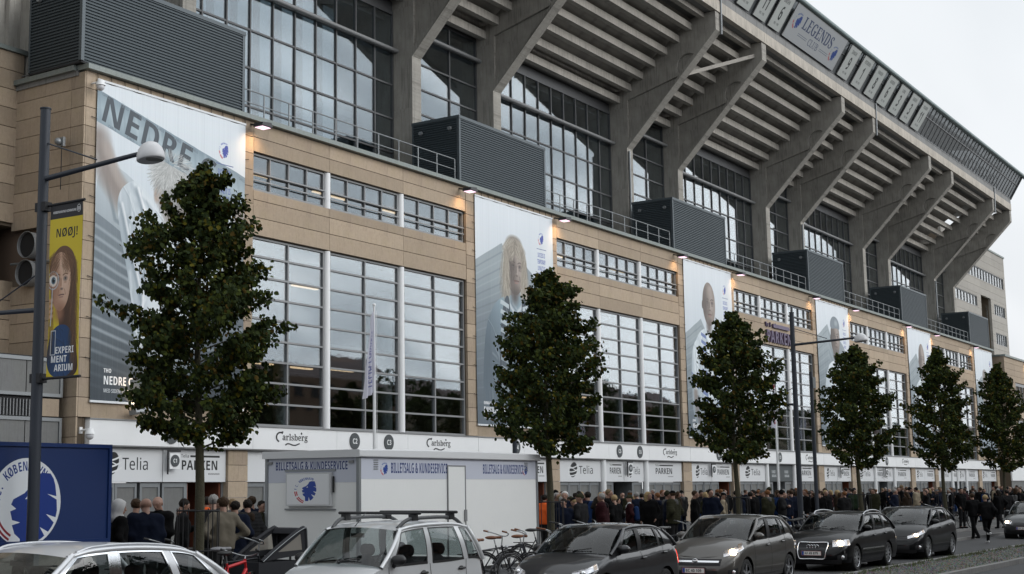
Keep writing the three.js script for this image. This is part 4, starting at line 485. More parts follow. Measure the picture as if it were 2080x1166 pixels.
// ---------- lamps along the coping, lit ----------
{
  const lensM = std({ color: col(0.9, 0.8, 0.85), emissive: col(1, 0.66, 0.84), emissiveIntensity: 1.6 }), body = std({ color: col(0.025, 0.025, 0.028), roughness: 0.5 });
  const lab = (m, l) => l ? `small lit floodlight under the coping at the upper left of the ${ord[m]} banner` : `small lit floodlight under the coping at the upper right of the ${ord[m]} banner`;
  const mk = () => { const t = thing('floodlight', 'x', 'floodlight', [0, 0, 0], 0, 'lit floodlights along the coping'); const s = new THREE.Shape(); s.moveTo(-0.28, 0); s.lineTo(0.28, 0); s.lineTo(0.2, 0.15); s.lineTo(-0.24, 0.1); s.closePath(); part(t, 'housing', move(plain(new THREE.ExtrudeGeometry(s, { depth: 0.42, bevelEnabled: true, bevelSize: 0.02, bevelThickness: 0.02, bevelSegments: 2 })), 0, 0.0, -0.2), body); part(t, 'lens', bx(-0.22, 0.22, -0.035, -0.021, -0.18, 0.18), lensM); part(t, 'bracket', bar(V3(0, 0.06, -0.1), V3(0, 0.2, -0.62), 0.08, 0.06), body); return t; };
  const l0 = mk(); let first = true;
  const put = (s, l, n = D - 0.58, y = 15.28) => { const t = first ? l0 : l0.clone(); if (!first) { t.name = numbered('floodlight'); scene.add(t); } first = false; t.position.set(s, y, -n); tag(t, l, 'floodlight', 'lit floodlights along the coping'); const sp = new THREE.SpotLight(new THREE.Color(1, 0.62, 0.3), 8, 12, 1.15, 0.9, 2); sp.position.set(s, y - 0.06, -n); sp.target.position.set(s + 0.1, y - 3, -(D + 0.9)); sp.castShadow = true; sp.shadow.radius = 6; scene.add(sp, sp.target); };
  for (let m = 0; m < 6; m++) { const b = bayS(m); if (m) put(b - 1.15, lab(m, 1)); if (m < 5) put(b + 7.48, lab(m, 0)); }
  put(160, 'lit floodlight on the low sandstone block beyond the right end of the stadium', 32.2, 14.9);
  // grey floodlight under the first banner, shining up at it
  const f = thing('banner_floodlight', 'grey floodlight on the sandstone strip just below the first banner', 'floodlight', [31.75, 4.66, -(D - 0.4)]); part(f, 'housing', move(plain(new THREE.BoxGeometry(0.62, 0.13, 0.34)), 0, 0.05, 0, -0.25, 0, 0.1), M.galv); part(f, 'lens', bx(-0.25, 0.25, 0.125, 0.14, -0.1, 0.1), std({ color: col(0.9, 0.8, 0.7), emissive: col(1, 0.75, 0.5), emissiveIntensity: 3 })); part(f, 'bracket', bar(V3(0, 0, -0.1), V3(0, -0.05, -0.4), 0.07, 0.05), M.galv);
  const sp = new THREE.SpotLight(new THREE.Color(1, 0.62, 0.3), 5, 8, 1.0, 0.9, 2); sp.position.set(31.75, 4.86, -(D - 0.35)); sp.target.position.set(31.7, 7, -(D + 0.3)); sp.castShadow = true; scene.add(sp, sp.target);
}
// security cameras at the near corner
function domeCam(s, y, n, l) { const t = thing('security_camera', l, 'camera', [s, y, -n], 0, 'white dome cameras at the near corner'); part(t, 'arm', merge([rod(V3(0, 0.1, -0.45), V3(0, 0.1, 0), 0.035), bx(-0.06, 0.06, 0, 0.2, 0.4, 0.48)]), M.white); part(t, 'shade', merge([move(plain(new THREE.CylinderGeometry(0.1, 0.16, 0.18, 16)), 0, 0.06, 0)]), M.white); part(t, 'dome', ball(0, -0.08, 0, 0.13), std({ color: col(0.6, 0.6, 0.62), roughness: 0.2 })); }
domeCam(29.75, 15.1, D - 0.4, 'white dome camera at the top corner of the first banner under the coping'); domeCam(29.72, 3.95, D - 0.35, 'white dome camera low at the near corner beside the white fascia');
{ const t = thing('alarm_bell', 'small weathered alarm box on the dark side wall near the top corner', 'alarm box', [29.1, 13.1, -34.4]); part(t, 'case', merge([bx(0, 0.1, 0, 0.3, -0.15, 0.15), ball(-0.08, 0.15, 0, 0.12)]), M.galv); part(t, 'cable', rod(V3(0.08, -1.4, 0), V3(0.08, 0, 0), 0.015), M.dark); }

// ---------- annex at the far left ----------
{
  const t = thing('sandstone_annex', 'sandstone block annex with a round duct opening at the far left', 'building', [0, 0, 0]); const n = 37.02, tops = 16.75;
  part(t, 'wall', merge([bx(10, 29.4, 6.3, 9.0, n + 0.1, n + 6), bx(10, 29.4, 10.85, tops, n + 0.1, n + 6), bx(10, 29.78, 9.0, 10.85, n + 2.6, n + 6), bx(29.4, 29.62, 10.85, tops, n + 0.1, n + 6), bx(29.3, 31.4, 6.3, 9.0, n + 0.1, n + 1)]), M.tanBack);
  part(t, 'coping', bx(10, 29.78, tops, tops + 0.15, n - 0.1, n + 6), M.coping);
  for (let j = 0, y = tops - 0.64; y > 6; y -= 0.645, j++) for (let s = 29.7, i = 0; s > 22; s -= (y < 13 ? 1.25 : 2.6), i++) { const a = s - (y < 13 ? 1.25 : 2.6); if (y < 10.6 && y + 0.6 > 9.05 && s > 29.5) { continue; } part(t, 'stone_block', bx(a + 0.008, s - 0.008, y + 0.012, Math.min(tops, y + 0.633), n, n + 0.1), tan[(i * 7 + j * 3) % 4]); }
  for (const [y, nn] of [[10.08, 35.95], [9.16, 36.0]]) { const d = part(t, 'duct', move(plain(new THREE.CylinderGeometry(0.43, 0.43, 1.5, 30, 1, true)), 29.9, y, -nn, 0, 0, Math.PI / 2), std({ color: col(0.28, 0.28, 0.28), roughness: 0.5, side: THREE.DoubleSide })); part(d, 'duct_shade_fill', move(plain(new THREE.CylinderGeometry(0.415, 0.415, 1.4, 30)), 29.95, y, -nn, 0, 0, Math.PI / 2), std({ color: col(0.015, 0.015, 0.016), roughness: 0.95 })); part(d, 'rim', move(plain(new THREE.TorusGeometry(0.43, 0.014, 8, 30)), 29.15, y, -nn, 0, Math.PI / 2), M.galv); }  // black fill in each duct paints the shade of its hollow inside
  part(t, 'pipe', rod(S(29.35, 9.55, n - 0.1), S(29.35, 9.45, 34.0), 0.04), M.galv);
}
{
  const t = thing('panel_wall', 'wall of framed grey panels left of the sandstone corner, above the blue trailer', 'wall', [0, 0, 0]), n = D + 0.42, s1 = 29.25;
  part(t, 'backing', bx(14, s1 - 0.02, 0, 6.3, n + 0.1, n + 3), M.dark);
  for (const [y0, y1] of [[5.06, 6.25], [2.3, 4.42], [0, 2.2]]) { part(t, 'frame', merge([bx(14, s1, y1 - 0.11, y1, n - 0.02, n + 0.1), bx(14, s1, y0, y0 + 0.1, n - 0.02, n + 0.1), bx(s1 - 0.1, s1, y0 + 0.1, y1 - 0.11, n - 0.02, n + 0.1)]), M.galv); for (let s = s1 - 0.1, i = 0; s > 17; s -= 1.3, i++) part(t, 'panel', bx(s - 1.28, s - 0.015, y0 + 0.1, y1 - 0.11, n + 0.02, n + 0.08), M.greyPanel); }
  const f = []; for (let s = 16; s < s1 - 1.2; s += 0.12) f.push(bx(s, s + 0.03, 4.45, 4.95, n + 0.02, n + 0.08)); part(t, 'vent_fins', merge(f), M.frame).userData.kind = 'stuff'; part(t, 'stone_block', bx(s1 - 1.1, s1 - 0.12, 4.46, 5.0, n, n + 0.1), tan[1]);
}
single('stay_cable', rod(S(29.6, 16.0, 37), S(29.4, 15.85, 33.9), 0.02), M.frame, 'thin cable slung from the annex roof to the terrace corner', 'cable');
// ---------- buildings beyond the right end ----------
{
  const t = thing('office_block', 'pale panelled office block with ribbon windows beyond the right end of the stand', 'building', [0, 0, 0]), n = 38, s0 = 150, s1 = 178.2, H = 29.3;
  const mats = [0, 1, 2].map((i) => std({ color: col(0.40, 0.375, 0.34).multiplyScalar(0.95 + 0.05 * i), map: texStone, roughness: 0.9 })), g = M.glass;
  part(t, 'core', merge([bx(s0, 165.7, 0, H - 0.1, n + 0.3, n + 18), bx(165.7, 170.4, 0, H - 0.1, n + 2.6, n + 18), bx(170.4, s1 - 0.1, 0, H - 0.1, n + 0.3, n + 18)]), M.tanBack);
  const wins = [[160.2, 177.4, 25.35, 26.7, 13], [152, 163.9, 22.0, 23.2, 9], [171.9, 177.3, 21.85, 23.15, 5], [171.9, 177.3, 18.4, 19.75, 5]];
  const hit = (a, e, y0, y1) => wins.find((w) => a < w[1] && e > w[0] && y0 < w[3] && y1 > w[2]);
  for (let y = 8; y < H - 0.1; y += 0.82) for (const [a, e, dn] of [[s0, 160.2, 0], [160.2, 165.7, 0], [165.7, 170.4, y > 23.3 ? 0 : 2.3], [170.4, 171.9, 0], [171.9, s1, 0]]) { let y1 = Math.min(H, y + 0.8); const w = hit(a, e, y, y1); if (w) { if (a < w[0]) part(t, 'facade_panel', bx(a, w[0], y, y1, n, n + 0.28), pick(mats)); if (e > w[1]) part(t, 'facade_panel', bx(w[1], e, y, y1, n, n + 0.28), pick(mats)); if (y1 > w[3]) part(t, 'facade_panel', bx(Math.max(a, w[0]), Math.min(e, w[1]), w[3], y1, n, n + 0.28), pick(mats)); if (y < w[2]) part(t, 'facade_panel', bx(Math.max(a, w[0]), Math.min(e, w[1]), y, w[2], n, n + 0.28), pick(mats)); } else part(t, 'facade_panel', bx(a, e, y, y1, n + dn, n + dn + 0.28), pick(mats)); }
  for (const [a, e, y0, y1, k] of wins) { const fr = [bx(a, e, y0, y0 + 0.07, n + 0.05, n + 0.2), bx(a, e, y1 - 0.07, y1, n + 0.05, n + 0.2)]; for (let i = 0; i <= k; i++) fr.push(bx(a + (e - a) * i / k - 0.05, a + (e - a) * i / k + 0.05, y0 + 0.07, y1 - 0.07, n + 0.05, n + 0.2)); const w = part(t, 'window', merge(fr), M.frame); for (let i = 0; i < k; i++) part(w, 'pane', bx(a + (e - a) * i / k + 0.06, a + (e - a) * (i + 1) / k - 0.06, y0 + 0.07, y1 - 0.07, n + 0.12, n + 0.15), g); }
  part(t, 'roof_edge', bx(s0, s1 + 0.1, H, H + 0.2, n - 0.1, n + 18), M.coping); part(t, 'side_wall', bx(s1 - 0.08, s1, 0, H, n + 0.29, n + 18), mats[0]); part(t, 'stair_window', merge([bx(170.0, 170.35, 10, 22.8, n + 0.4, n + 0.5)]), M.glass);
}
{
  const t = thing('low_sandstone_block', 'low sandstone block continuing the street front beyond the last banner', 'building', [0, 0, 0]), n = 32.7, s0 = 150.6, s1 = 215;
  part(t, 'core', bx(s0 + 0.1, s1, 0, 15.1, n + 0.1, n + 30), M.tanBack); part(t, 'coping', bx(s0 - 0.1, s1, 15.1, 15.3, n - 0.15, n + 30), M.coping);
  const wy = [[10.4, 12.3], [5.6, 8.4]];
  for (let y = 4; y < 15; y += 0.62) for (let s = s0; s < s1 - 3; s += 4.5) { const w = wy.find(([a, b]) => y + 0.6 > a && y < b); if (w && s > s0 + 4) continue; part(t, 'stone_course', bx(s + 0.01, s + 4.49, y + 0.01, y + 0.61, n, n + 0.1), pick(tan)); }
  for (let y = 4; y < 15; y += 0.62) part(t, 'stone_course', bx(s0, s0 + 0.09, y + 0.01, y + 0.61, n + 0.11, n + 1.2), tan[1]);
  for (const [a, b] of wy) { const fr = []; for (let s = s0 + 4.6; s < s1 - 3; s += 1.5) fr.push(bx(s, s + 0.12, a, b, n, n + 0.2)); fr.push(bx(s0 + 4.5, s1, a - 0.1, a, n, n + 0.2), bx(s0 + 4.5, s1, b, b + 0.3, n, n + 0.2)); const w = part(t, 'window_band', merge(fr), M.frame); for (let s = s0 + 4.6; s < s1 - 4; s += 1.5) part(w, 'pane', bx(s + 0.13, s + 1.49, a, b, n + 0.1, n + 0.12), M.glass); }
  part(t, 'sign_band', bx(s0, s1, 2.5, 4, n - 0.05, n + 0.09), M.white); part(t, 'shopfront', bx(s0, s1, GY, 2.49, n + 0.05, n + 0.09), M.greyPanel);
}

// ---------- street trees ----------
const bark = std({ color: col(0.075, 0.07, 0.045), map: texConcrete, roughness: 1, bumpMap: texConcreteBump, bumpScale: 0.012 });
const leafM = phy({ color: col(0.033, 0.045, 0.013), roughness: 0.75, transmission: 0.12, thickness: 0, side: THREE.DoubleSide, specularIntensity: 0.2 });
function leafGeo(k = 1) { const p = [0, 0, 0, 0.045, 0.028, 0.012, 0.05, 0.07, 0.012, 0, 0.125, -0.008, -0.05, 0.07, 0.012, -0.045, 0.028, 0.012, 0, 0.06, -0.006].map((v) => v * k); return geo(p, null, null, [0, 1, 6, 1, 2, 6, 2, 3, 6, 3, 4, 6, 4, 5, 6, 5, 0, 6]); }
const leafG = leafGeo(1);
function interpT(tab, x) { for (let i = 1; i < tab.length; i++) if (x <= tab[i][0]) return lerp(tab[i - 1][1], tab[i][1], (x - tab[i - 1][0]) / (tab[i][0] - tab[i - 1][0])); return tab[tab.length - 1][1]; }
function makeTree(o) { // o: s, n, top, base (crown base), rad, seed, leaves
  const r = rng(o.seed), t = thing('street_tree', o.label, 'tree', [o.s, GY, -o.n], 0, 'young lime trees along the pavement'), H = o.top - GY, B = o.base - GY;
  const wood = [], lean = (r() - 0.5) * 0.12, at = (y) => V3(lean * Math.sin(y / H * 2.2), y, 0.05 * Math.sin(y * 1.1 + o.seed));
  for (let i = 0; i < 14; i++) { const y0 = H * 0.985 * i / 14, y1 = H * 0.985 * (i + 1) / 14, rr = (y) => lerp(0.115, 0.012, Math.pow(y / H, 0.8)) + (y < 0.3 ? 0.03 * (1 - y / 0.3) : 0); wood.push(rod(at(y0), at(y1), rr(y0), rr(y1), 10)); }
  const M4 = new THREE.Matrix4(), q = new THREE.Quaternion(), e = new THREE.Euler(), sc = V3(1, 1, 1), pts = [];
  const prof = (h) => { const k = clamp((h - B) / (H - B)); return o.rad * interpT([[0, 0.66], [0.13, 0.93], [0.33, 1], [0.5, 0.92], [0.66, 0.71], [0.81, 0.46], [0.93, 0.22], [1, 0.08]], k); };
  const nb = 92; for (let i = 0; i < nb; i++) {
    const k = Math.pow((i + r()) / nb, 0.95), h0 = lerp(B - 0.25, H * 0.985, k), a = i * 2.399 + r() * 0.6, up = lerp(0.35, 1.25, k) + (r() - 0.5) * 0.3;
    let len = prof(lerp(B + 0.1, H, clamp(k + 0.03))) * (0.68 + 0.46 * r()) * (1 + 0.09 * Math.sin(2 * a + o.seed) + 0.08 * Math.sin(3 * a + k * 6 + o.seed * 2)); if (r() < 0.1) len *= 1.1; const A = at(h0), Dv = V3(Math.cos(a) * Math.cos(up * 0.75), Math.sin(up * 0.75), Math.sin(a) * Math.cos(up * 0.75)), end = A.clone().addScaledVector(Dv, len / Math.max(0.35, Math.cos(up * 0.75)) * 0.92);
    wood.push(rod(A, A.clone().lerp(end, 0.75), 0.022 * (1 - k * 0.6), 0.006, 5)); pts.push([A, end, len, k]);
    for (let j = 0; j < 3; j++) { const f = 0.35 + 0.5 * r(), a2 = a + (r() - 0.5) * 2.4, b0 = A.clone().lerp(end, f), l2 = len * (0.3 + 0.3 * r()), e2 = b0.clone().add(V3(Math.cos(a2) * l2, (0.1 + 0.7 * r()) * l2, Math.sin(a2) * l2)); pts.push([b0, e2, l2, k]); wood.push(rod(b0, e2, 0.007, 0.003, 3)); }
  }
  for (let i = 0; i < 7; i++) { const a = i * 2.4, h = H * (0.8 + 0.025 * i); pts.push([at(h), at(H * (0.93 + 0.012 * i)).add(V3(0.12 * Math.cos(a), 0, 0.12 * Math.sin(a))), 0.3, 1]); }
  part(t, 'trunk', merge(wood), bark);
  let tot = 0; for (const p of pts) tot += 0.25 + p[2]; const N = o.leaves, im = new THREE.InstancedMesh(leafG, leafM, N); let c = 0;
  for (const [A, E, len] of pts) { const nL = Math.round(N * (0.25 + len) / tot); for (let i = 0; i < nL && c < N; i++) { const f = Math.pow(r(), 0.62), p = A.clone().lerp(E, 0.12 + 0.93 * f), sp = 0.08 + 0.1 * len; p.x += (r() + r() - 1) * sp; p.y += (r() + r() - 1) * sp - 0.03; p.z += (r() + r() - 1) * sp; e.set(Math.PI * (0.55 + 0.45 * r()), r() * 6.283, (r() - 0.5) * 1.4); const k = (0.62 + 0.5 * r()) * (o.leaf || 1); M4.compose(p, q.setFromEuler(e), sc.set(k, k, k)); im.setMatrixAt(c, M4); const u = r(); im.setColorAt(c, u < 0.05 ? col(3.2, 2.0, 0.7) : u < 0.11 ? col(2.3, 1.1, 0.7) : u < 0.32 ? col(1.7, 1.6, 1.0) : u < 0.62 ? col(0.95, 1.0, 0.9) : col(0.6, 0.7, 0.75)); c++; } }
  im.count = c; im.name = 'crown'; im.castShadow = true; im.userData.kind = 'stuff'; t.add(im);
  return t;
}
function treeGuard(o) { const t = thing('tree_guard', o.guard, 'tree guard', [o.s, GY, -o.n], 0, 'black tree guards'); const R = 0.36, rings = []; for (const y of [0.12, 0.95, 1.62]) rings.push(move(plain(new THREE.TorusGeometry(R, 0.014, 5, 24)), 0, y, 0, Math.PI / 2)); part(t, 'rings', merge(rings), M.dark); for (let i = 0; i < 10; i++) part(t, 'bar', rod(V3(R * Math.cos(i * 0.6283), 0, R * Math.sin(i * 0.6283)), V3(R * Math.cos(i * 0.6283), i % 5 ? 1.66 : 1.8, R * Math.sin(i * 0.6283)), 0.011, 0.011, 5), M.dark); return t; }
const treeSpots = [[17.62, 7.9, 3.1, 1.34, 24500], [29.62, 7.5, 3.15, 1.24, 19500], [41.3, 7.65, 3.1, 1.3, 17000], [53.24, 7.5, 3.05, 1.33, 15500], [65.07, 8.35, 3.05, 1.38, 15000], [76.73, 8.4, 3.05, 1.38, 14000]];
treeSpots.forEach(([s, top, base, rad, leaves], i) => { const w = ['nearest lime tree, in front of the first banner and left of the ticket trailer', 'lime tree at the right end of the ticket trailer, beside the second banner', 'lime tree in front of the third banner, left of the second lamp post', 'lime tree right of the second lamp post, below the fourth banner', 'lime tree in front of the fifth banner', 'farthest lime tree at the right edge, below the sixth banner'][i]; const o = { s, n: 17, top, base, rad, leaves, seed: 100 + i * 7, label: w, guard: ['black bar tree guard around the nearest trunk, left of the trailer', 'black bar tree guard at the trunk beside the trailer end', 'black bar tree guard around the trunk of the third tree', 'black bar tree guard around the trunk of the fourth tree', 'black bar tree guard around the trunk of the fifth tree', 'black bar tree guard around the trunk of the farthest tree'][i], leaf: 0.78 + i * 0.05 }; makeTree(o); treeGuard(o); });

// ---------- lamp posts, slim poles, flagpoles ----------
const poleM = std({ color: col(0.03, 0.036, 0.048), roughness: 0.5, metalness: 0.2 });
function lampPost(s, lab) {
  const t = thing('street_lamp', lab, 'street lamp', [s, GY, -17], 0, 'tall street lamps with two arms'); const y = (v) => v - GY;
  part(t, 'pole', merge([rod(V3(0, 0, 0), V3(0, 2.2, 0), 0.095, 0.09, 16), rod(V3(0, 2.2, 0), V3(0, y(8.1), 0), 0.09, 0.078, 16), move(plain(new THREE.CylinderGeometry(0.09, 0.09, 0.02, 16)), 0, y(8.11), 0)]), poleM);
  const head = (z, yy, sgn) => { const pr = [[0.02, 0.02], [0.2, 0], [0.225, 0.02], [0.22, 0.1], [0.19, 0.2], [0.13, 0.28], [0.06, 0.32], [0, 0.33]].map(([a, b]) => new THREE.Vector2(a, b)); const g = plain(new THREE.LatheGeometry(pr, 24)); g.scale(0.85, 0.88, 1.0); g.rotateX(-sgn * 0.1); const h = part(t, 'lamp_head', move(g, 0, yy - 0.13, z), std({ color: col(0.62, 0.62, 0.63), roughness: 0.35 })); part(h, 'diffuser', move(plain(new THREE.CylinderGeometry(0.18, 0.18, 0.015, 24)), 0, yy - 0.115, z), std({ color: col(0.22, 0.22, 0.22), roughness: 0.3 })); };
  part(t, 'arm', rod(V3(0, y(6.98), 0.05), V3(0, y(7.08), 2.15), 0.045, 0.035, 10), poleM); part(t, 'stay', rod(V3(0, y(7.55), 0.05), V3(0, y(7.12), 1.2), 0.012, 0.012, 6), poleM); head(2.36, y(7.07), 1);
  part(t, 'arm', rod(V3(0, y(4.93), -0.05), V3(0, y(4.97), -1.5), 0.04, 0.034, 10), poleM); part(t, 'stay', rod(V3(0, y(5.5), -0.05), V3(0, y(5.05), -1.2), 0.012, 0.012, 6), poleM); head(-1.7, y(4.95), -1);
  part(t, 'service_door', bx(-0.05, 0.05, 0.6, 1.1, -0.108, -0.09), M.frame); return t;
}
const l1 = lampPost(14.08, 'nearest street lamp carrying the yellow and blue banner, at the far left');
{ const l2 = l1.clone(); l2.name = numbered('street_lamp'); l2.position.x = 46.75; scene.add(l2); l2.userData.label = 'street lamp standing between the third and fourth trees'; }
[[33.05, 20, 4.3, 'slim dark pole with its top hidden in the crown of the second tree'], [50.1, 17.6, 6.1, 'slim dark pole just right of the second street lamp']].forEach(([s, n, ph, l]) => { const t = thing('slim_pole', l, 'pole', [s, GY, -n], 0, 'slim dark poles by the trees'); part(t, 'pole', rod(V3(0, 0, 0), V3(0, ph, 0), 0.075, 0.06, 12), poleM); part(t, 'sign_plate', bx(-0.05, 0.25, ph - 0.6, ph - 0.2, -0.085, -0.075), M.galv); part(t, 'collar', rod(V3(0, 0, 0), V3(0, 0.25, 0), 0.1, 0.1, 12), poleM); });
{ // banner on the first lamp post
  const t = thing('lamp_banner', 'yellow and dark blue banner of a long-haired girl with a magnifier on lamp post', 'banner', [14.08, 3.86, -16.05]); const H = 2.68, W = 0.72;
  const tex = canvasTex(512, 1900, (g, w, h) => {
    g.fillStyle = '#d9c127'; g.fillRect(0, 0, w, h); g.fillStyle = '#1d1d22'; g.fillRect(0, 0, w, 165); label(g, 'KØBENHAVNS KOMMUNE', 40, 105, 38, '#e4e4e4', 0.8); g.strokeStyle = '#ddd'; g.lineWidth = 6; g.beginPath(); g.ellipse(450, 80, 26, 40, 0, 0, 7); g.stroke(); g.fillStyle = '#ddd'; for (let i = 0; i < 3; i++) g.fillRect(432 + i * 14, 62, 8, 40);
    label(g, 'NØØJ!', 98, 372, 132, '#1c1a16', 0.9);
    poly(g, grad(g, 0, 500, 0, 1700, [[0, '#6f4e34'], [0.5, '#573924'], [1, '#3a2416']]), [[40, 620], [150, 480], [300, 470], [430, 600], [455, 900], [440, 1300], [470, 1600], [512, 1900], [180, 1900], [200, 1300], [30, 900], [0, 700]], true);
    clothShape(g, [[0, 1480], [120, 1330], [320, 1330], [430, 1480], [440, 1900], [0, 1900]], '#15406f', '10,34,62', '44,96,150', 77, 30);
    faceOf(g, { cx: 190, cy: 860, rx: 175, ry: 320, skin: '216,174,146', skinD: '168,120,94', skinL: '236,204,180', brow: '110,76,52' });
    g.strokeStyle = '#c3c6c8'; g.lineWidth = 13; g.beginPath(); g.arc(70, 840, 96, 0, 7); g.stroke(); soft(g, 72, 838, 84, 80, '238,224,212', 1, 0, 0.8); soft(g, 72, 838, 66, 44, '250,248,245', 1, 0, 0.7); soft(g, 76, 842, 42, 44, '90,112,124', 1, 0, 0.8); soft(g, 76, 842, 24, 26, '10,12,14', 1, 0, 0.8); soft(g, 88, 828, 8, 8, '255,255,255', 1); softLine(g, [[10, 790], [72, 770], [140, 800]], 10, '150,104,80', 0.5);
    hairStrokes(g, 200, 600, 180, 100, 700, 130, ['#7a5638', '#5e3f28', '#946c48', '#4c3220'], 71, (x) => (x > 200 ? 1.0 : 2.3), 0.5); hairStrokes(g, 420, 1150, 46, 560, 1200, 170, ['#6d4a30', '#553823', '#8a6442', '#3f2818'], 72, () => 1.6, 0.5); hairStrokes(g, 40, 1250, 34, 380, 300, 130, ['#6d4a30', '#553823'], 73, () => 1.6, 0.5);
    for (let i = 0; i < 4; i++) softLine(g, [[4, 1060 + i * 58], [70, 1050 + i * 58]], 30, '212,166,138', 0.6), softLine(g, [[6, 1090 + i * 58], [76, 1080 + i * 58]], 8, '160,112,86', 0.5); sm(g, 56, 930, 30, 1330, 15, '#c8ccd0'); g.strokeStyle = '#cfd3d6'; g.lineWidth = 9; g.strokeRect(50, 1390, 70, 260);
    for (const [s2, x, y] of [['EXPERI', 120, 1640], ['MENT', 60, 1735], ['ARIUM', 120, 1830]]) label(g, s2, x, y, 100, '#f4f4f4', 0.92);
  });
  const p = [], uv = [], ix = [], nx = 10, ny = 30; for (let j = 0; j <= ny; j++) for (let i = 0; i <= nx; i++) { const u = i / nx, v = j / ny; p.push(0.02 * Math.sin(v * 5 + u * 3) * Math.sin(Math.PI * v), v * H, -W / 2 + (u) * W); uv.push(u, v); } for (let j = 0; j < ny; j++) for (let i = 0; i < nx; i++) { const a = j * (nx + 1) + i; ix.push(a, a + 1, a + nx + 1, a + 1, a + nx + 2, a + nx + 1); }
  t.position.z = -16.44; part(t, 'printed_cloth', geo(p, null, uv, ix), std({ color: col(0.9, 0.9, 0.9), map: tex, roughness: 0.6, side: THREE.DoubleSide }));
  for (const y of [0, H]) part(t, 'rod', rod(V3(0, y, -0.5), V3(0, y, 0.4), 0.022), M.dark); for (const y of [H - 0.08, -0.06]) part(t, 'clamp', bx(-0.07, 0.07, y, y + 0.14, 0.42, 0.66), M.dark);
}
[[37.3, 28, 'white flagpole with a furled white flag behind the ticket trailer'], [73.8, 28, 'white flagpole in front of the dark grey skybox panels'], [111, 28, 'white flagpole between the fourth and fifth trees']].forEach(([s, n, l], k) => {
  const t = thing('flagpole', l, 'flagpole', [s, GY, -n], 0, 'white flagpoles before the stadium'), H = 8.05; part(t, 'pole', merge([rod(V3(0, 0, 0), V3(0, H, 0), 0.075, 0.035, 14)]), M.white); part(t, 'finial', ball(0, H + 0.05, 0, 0.06), M.white);
  const f = thing('flag', ['limp white flag with navy print hanging on the flagpole behind the trailer', 'limp white and red flag hanging on the flagpole by the skybox panels', 'limp white flag on the flagpole between fourth and fifth trees'][k], 'flag', [s, GY + H - 0.15, -n], 0, 'limp flags'); const p = [], uv = [], ix = [], nx = 24, ny = 30;
  for (let j = 0; j <= ny; j++) for (let i = 0; i <= nx; i++) { const u = i / nx, v = j / ny, L = 0.58 * (0.3 + 0.7 * v) * u; p.push(-0.04 - L * 0.95 + 0.02 * Math.sin(v * 9), -v * 2.75 - u * 0.25, 0.05 * Math.sin(u * 14 + v * 3) * (0.4 + v)); uv.push(u, 1 - v); } for (let j = 0; j < ny; j++) for (let i = 0; i < nx; i++) { const a = j * (nx + 1) + i; ix.push(a, a + nx + 1, a + 1, a + 1, a + nx + 1, a + nx + 2); }
  part(f, 'cloth', geo(p, null, uv, ix), phy({ color: col(0.8, 0.8, 0.84), side: THREE.DoubleSide, roughness: 0.8, transmission: 0.3, thickness: 0, map: canvasTex(128, 512, (g) => { g.fillStyle = '#e6e6ee'; g.fillRect(0, 0, 128, 512); g.save(); g.translate(75, 470); g.rotate(-Math.PI / 2); label(g, k === 1 ? 'FCK' : 'TELIA PARKEN', 0, 0, 60, k === 1 ? '#b0283a' : '#8488b4', 0.9); g.restore(); if (k === 1) { g.fillStyle = '#b0283a'; g.fillRect(0, 60, 128, 50); } }) }));
  part(f, 'halyard', rod(V3(0.02, 0, 0.09), V3(0.02, -7, 0.09), 0.008, 0.008, 4), M.white);
});

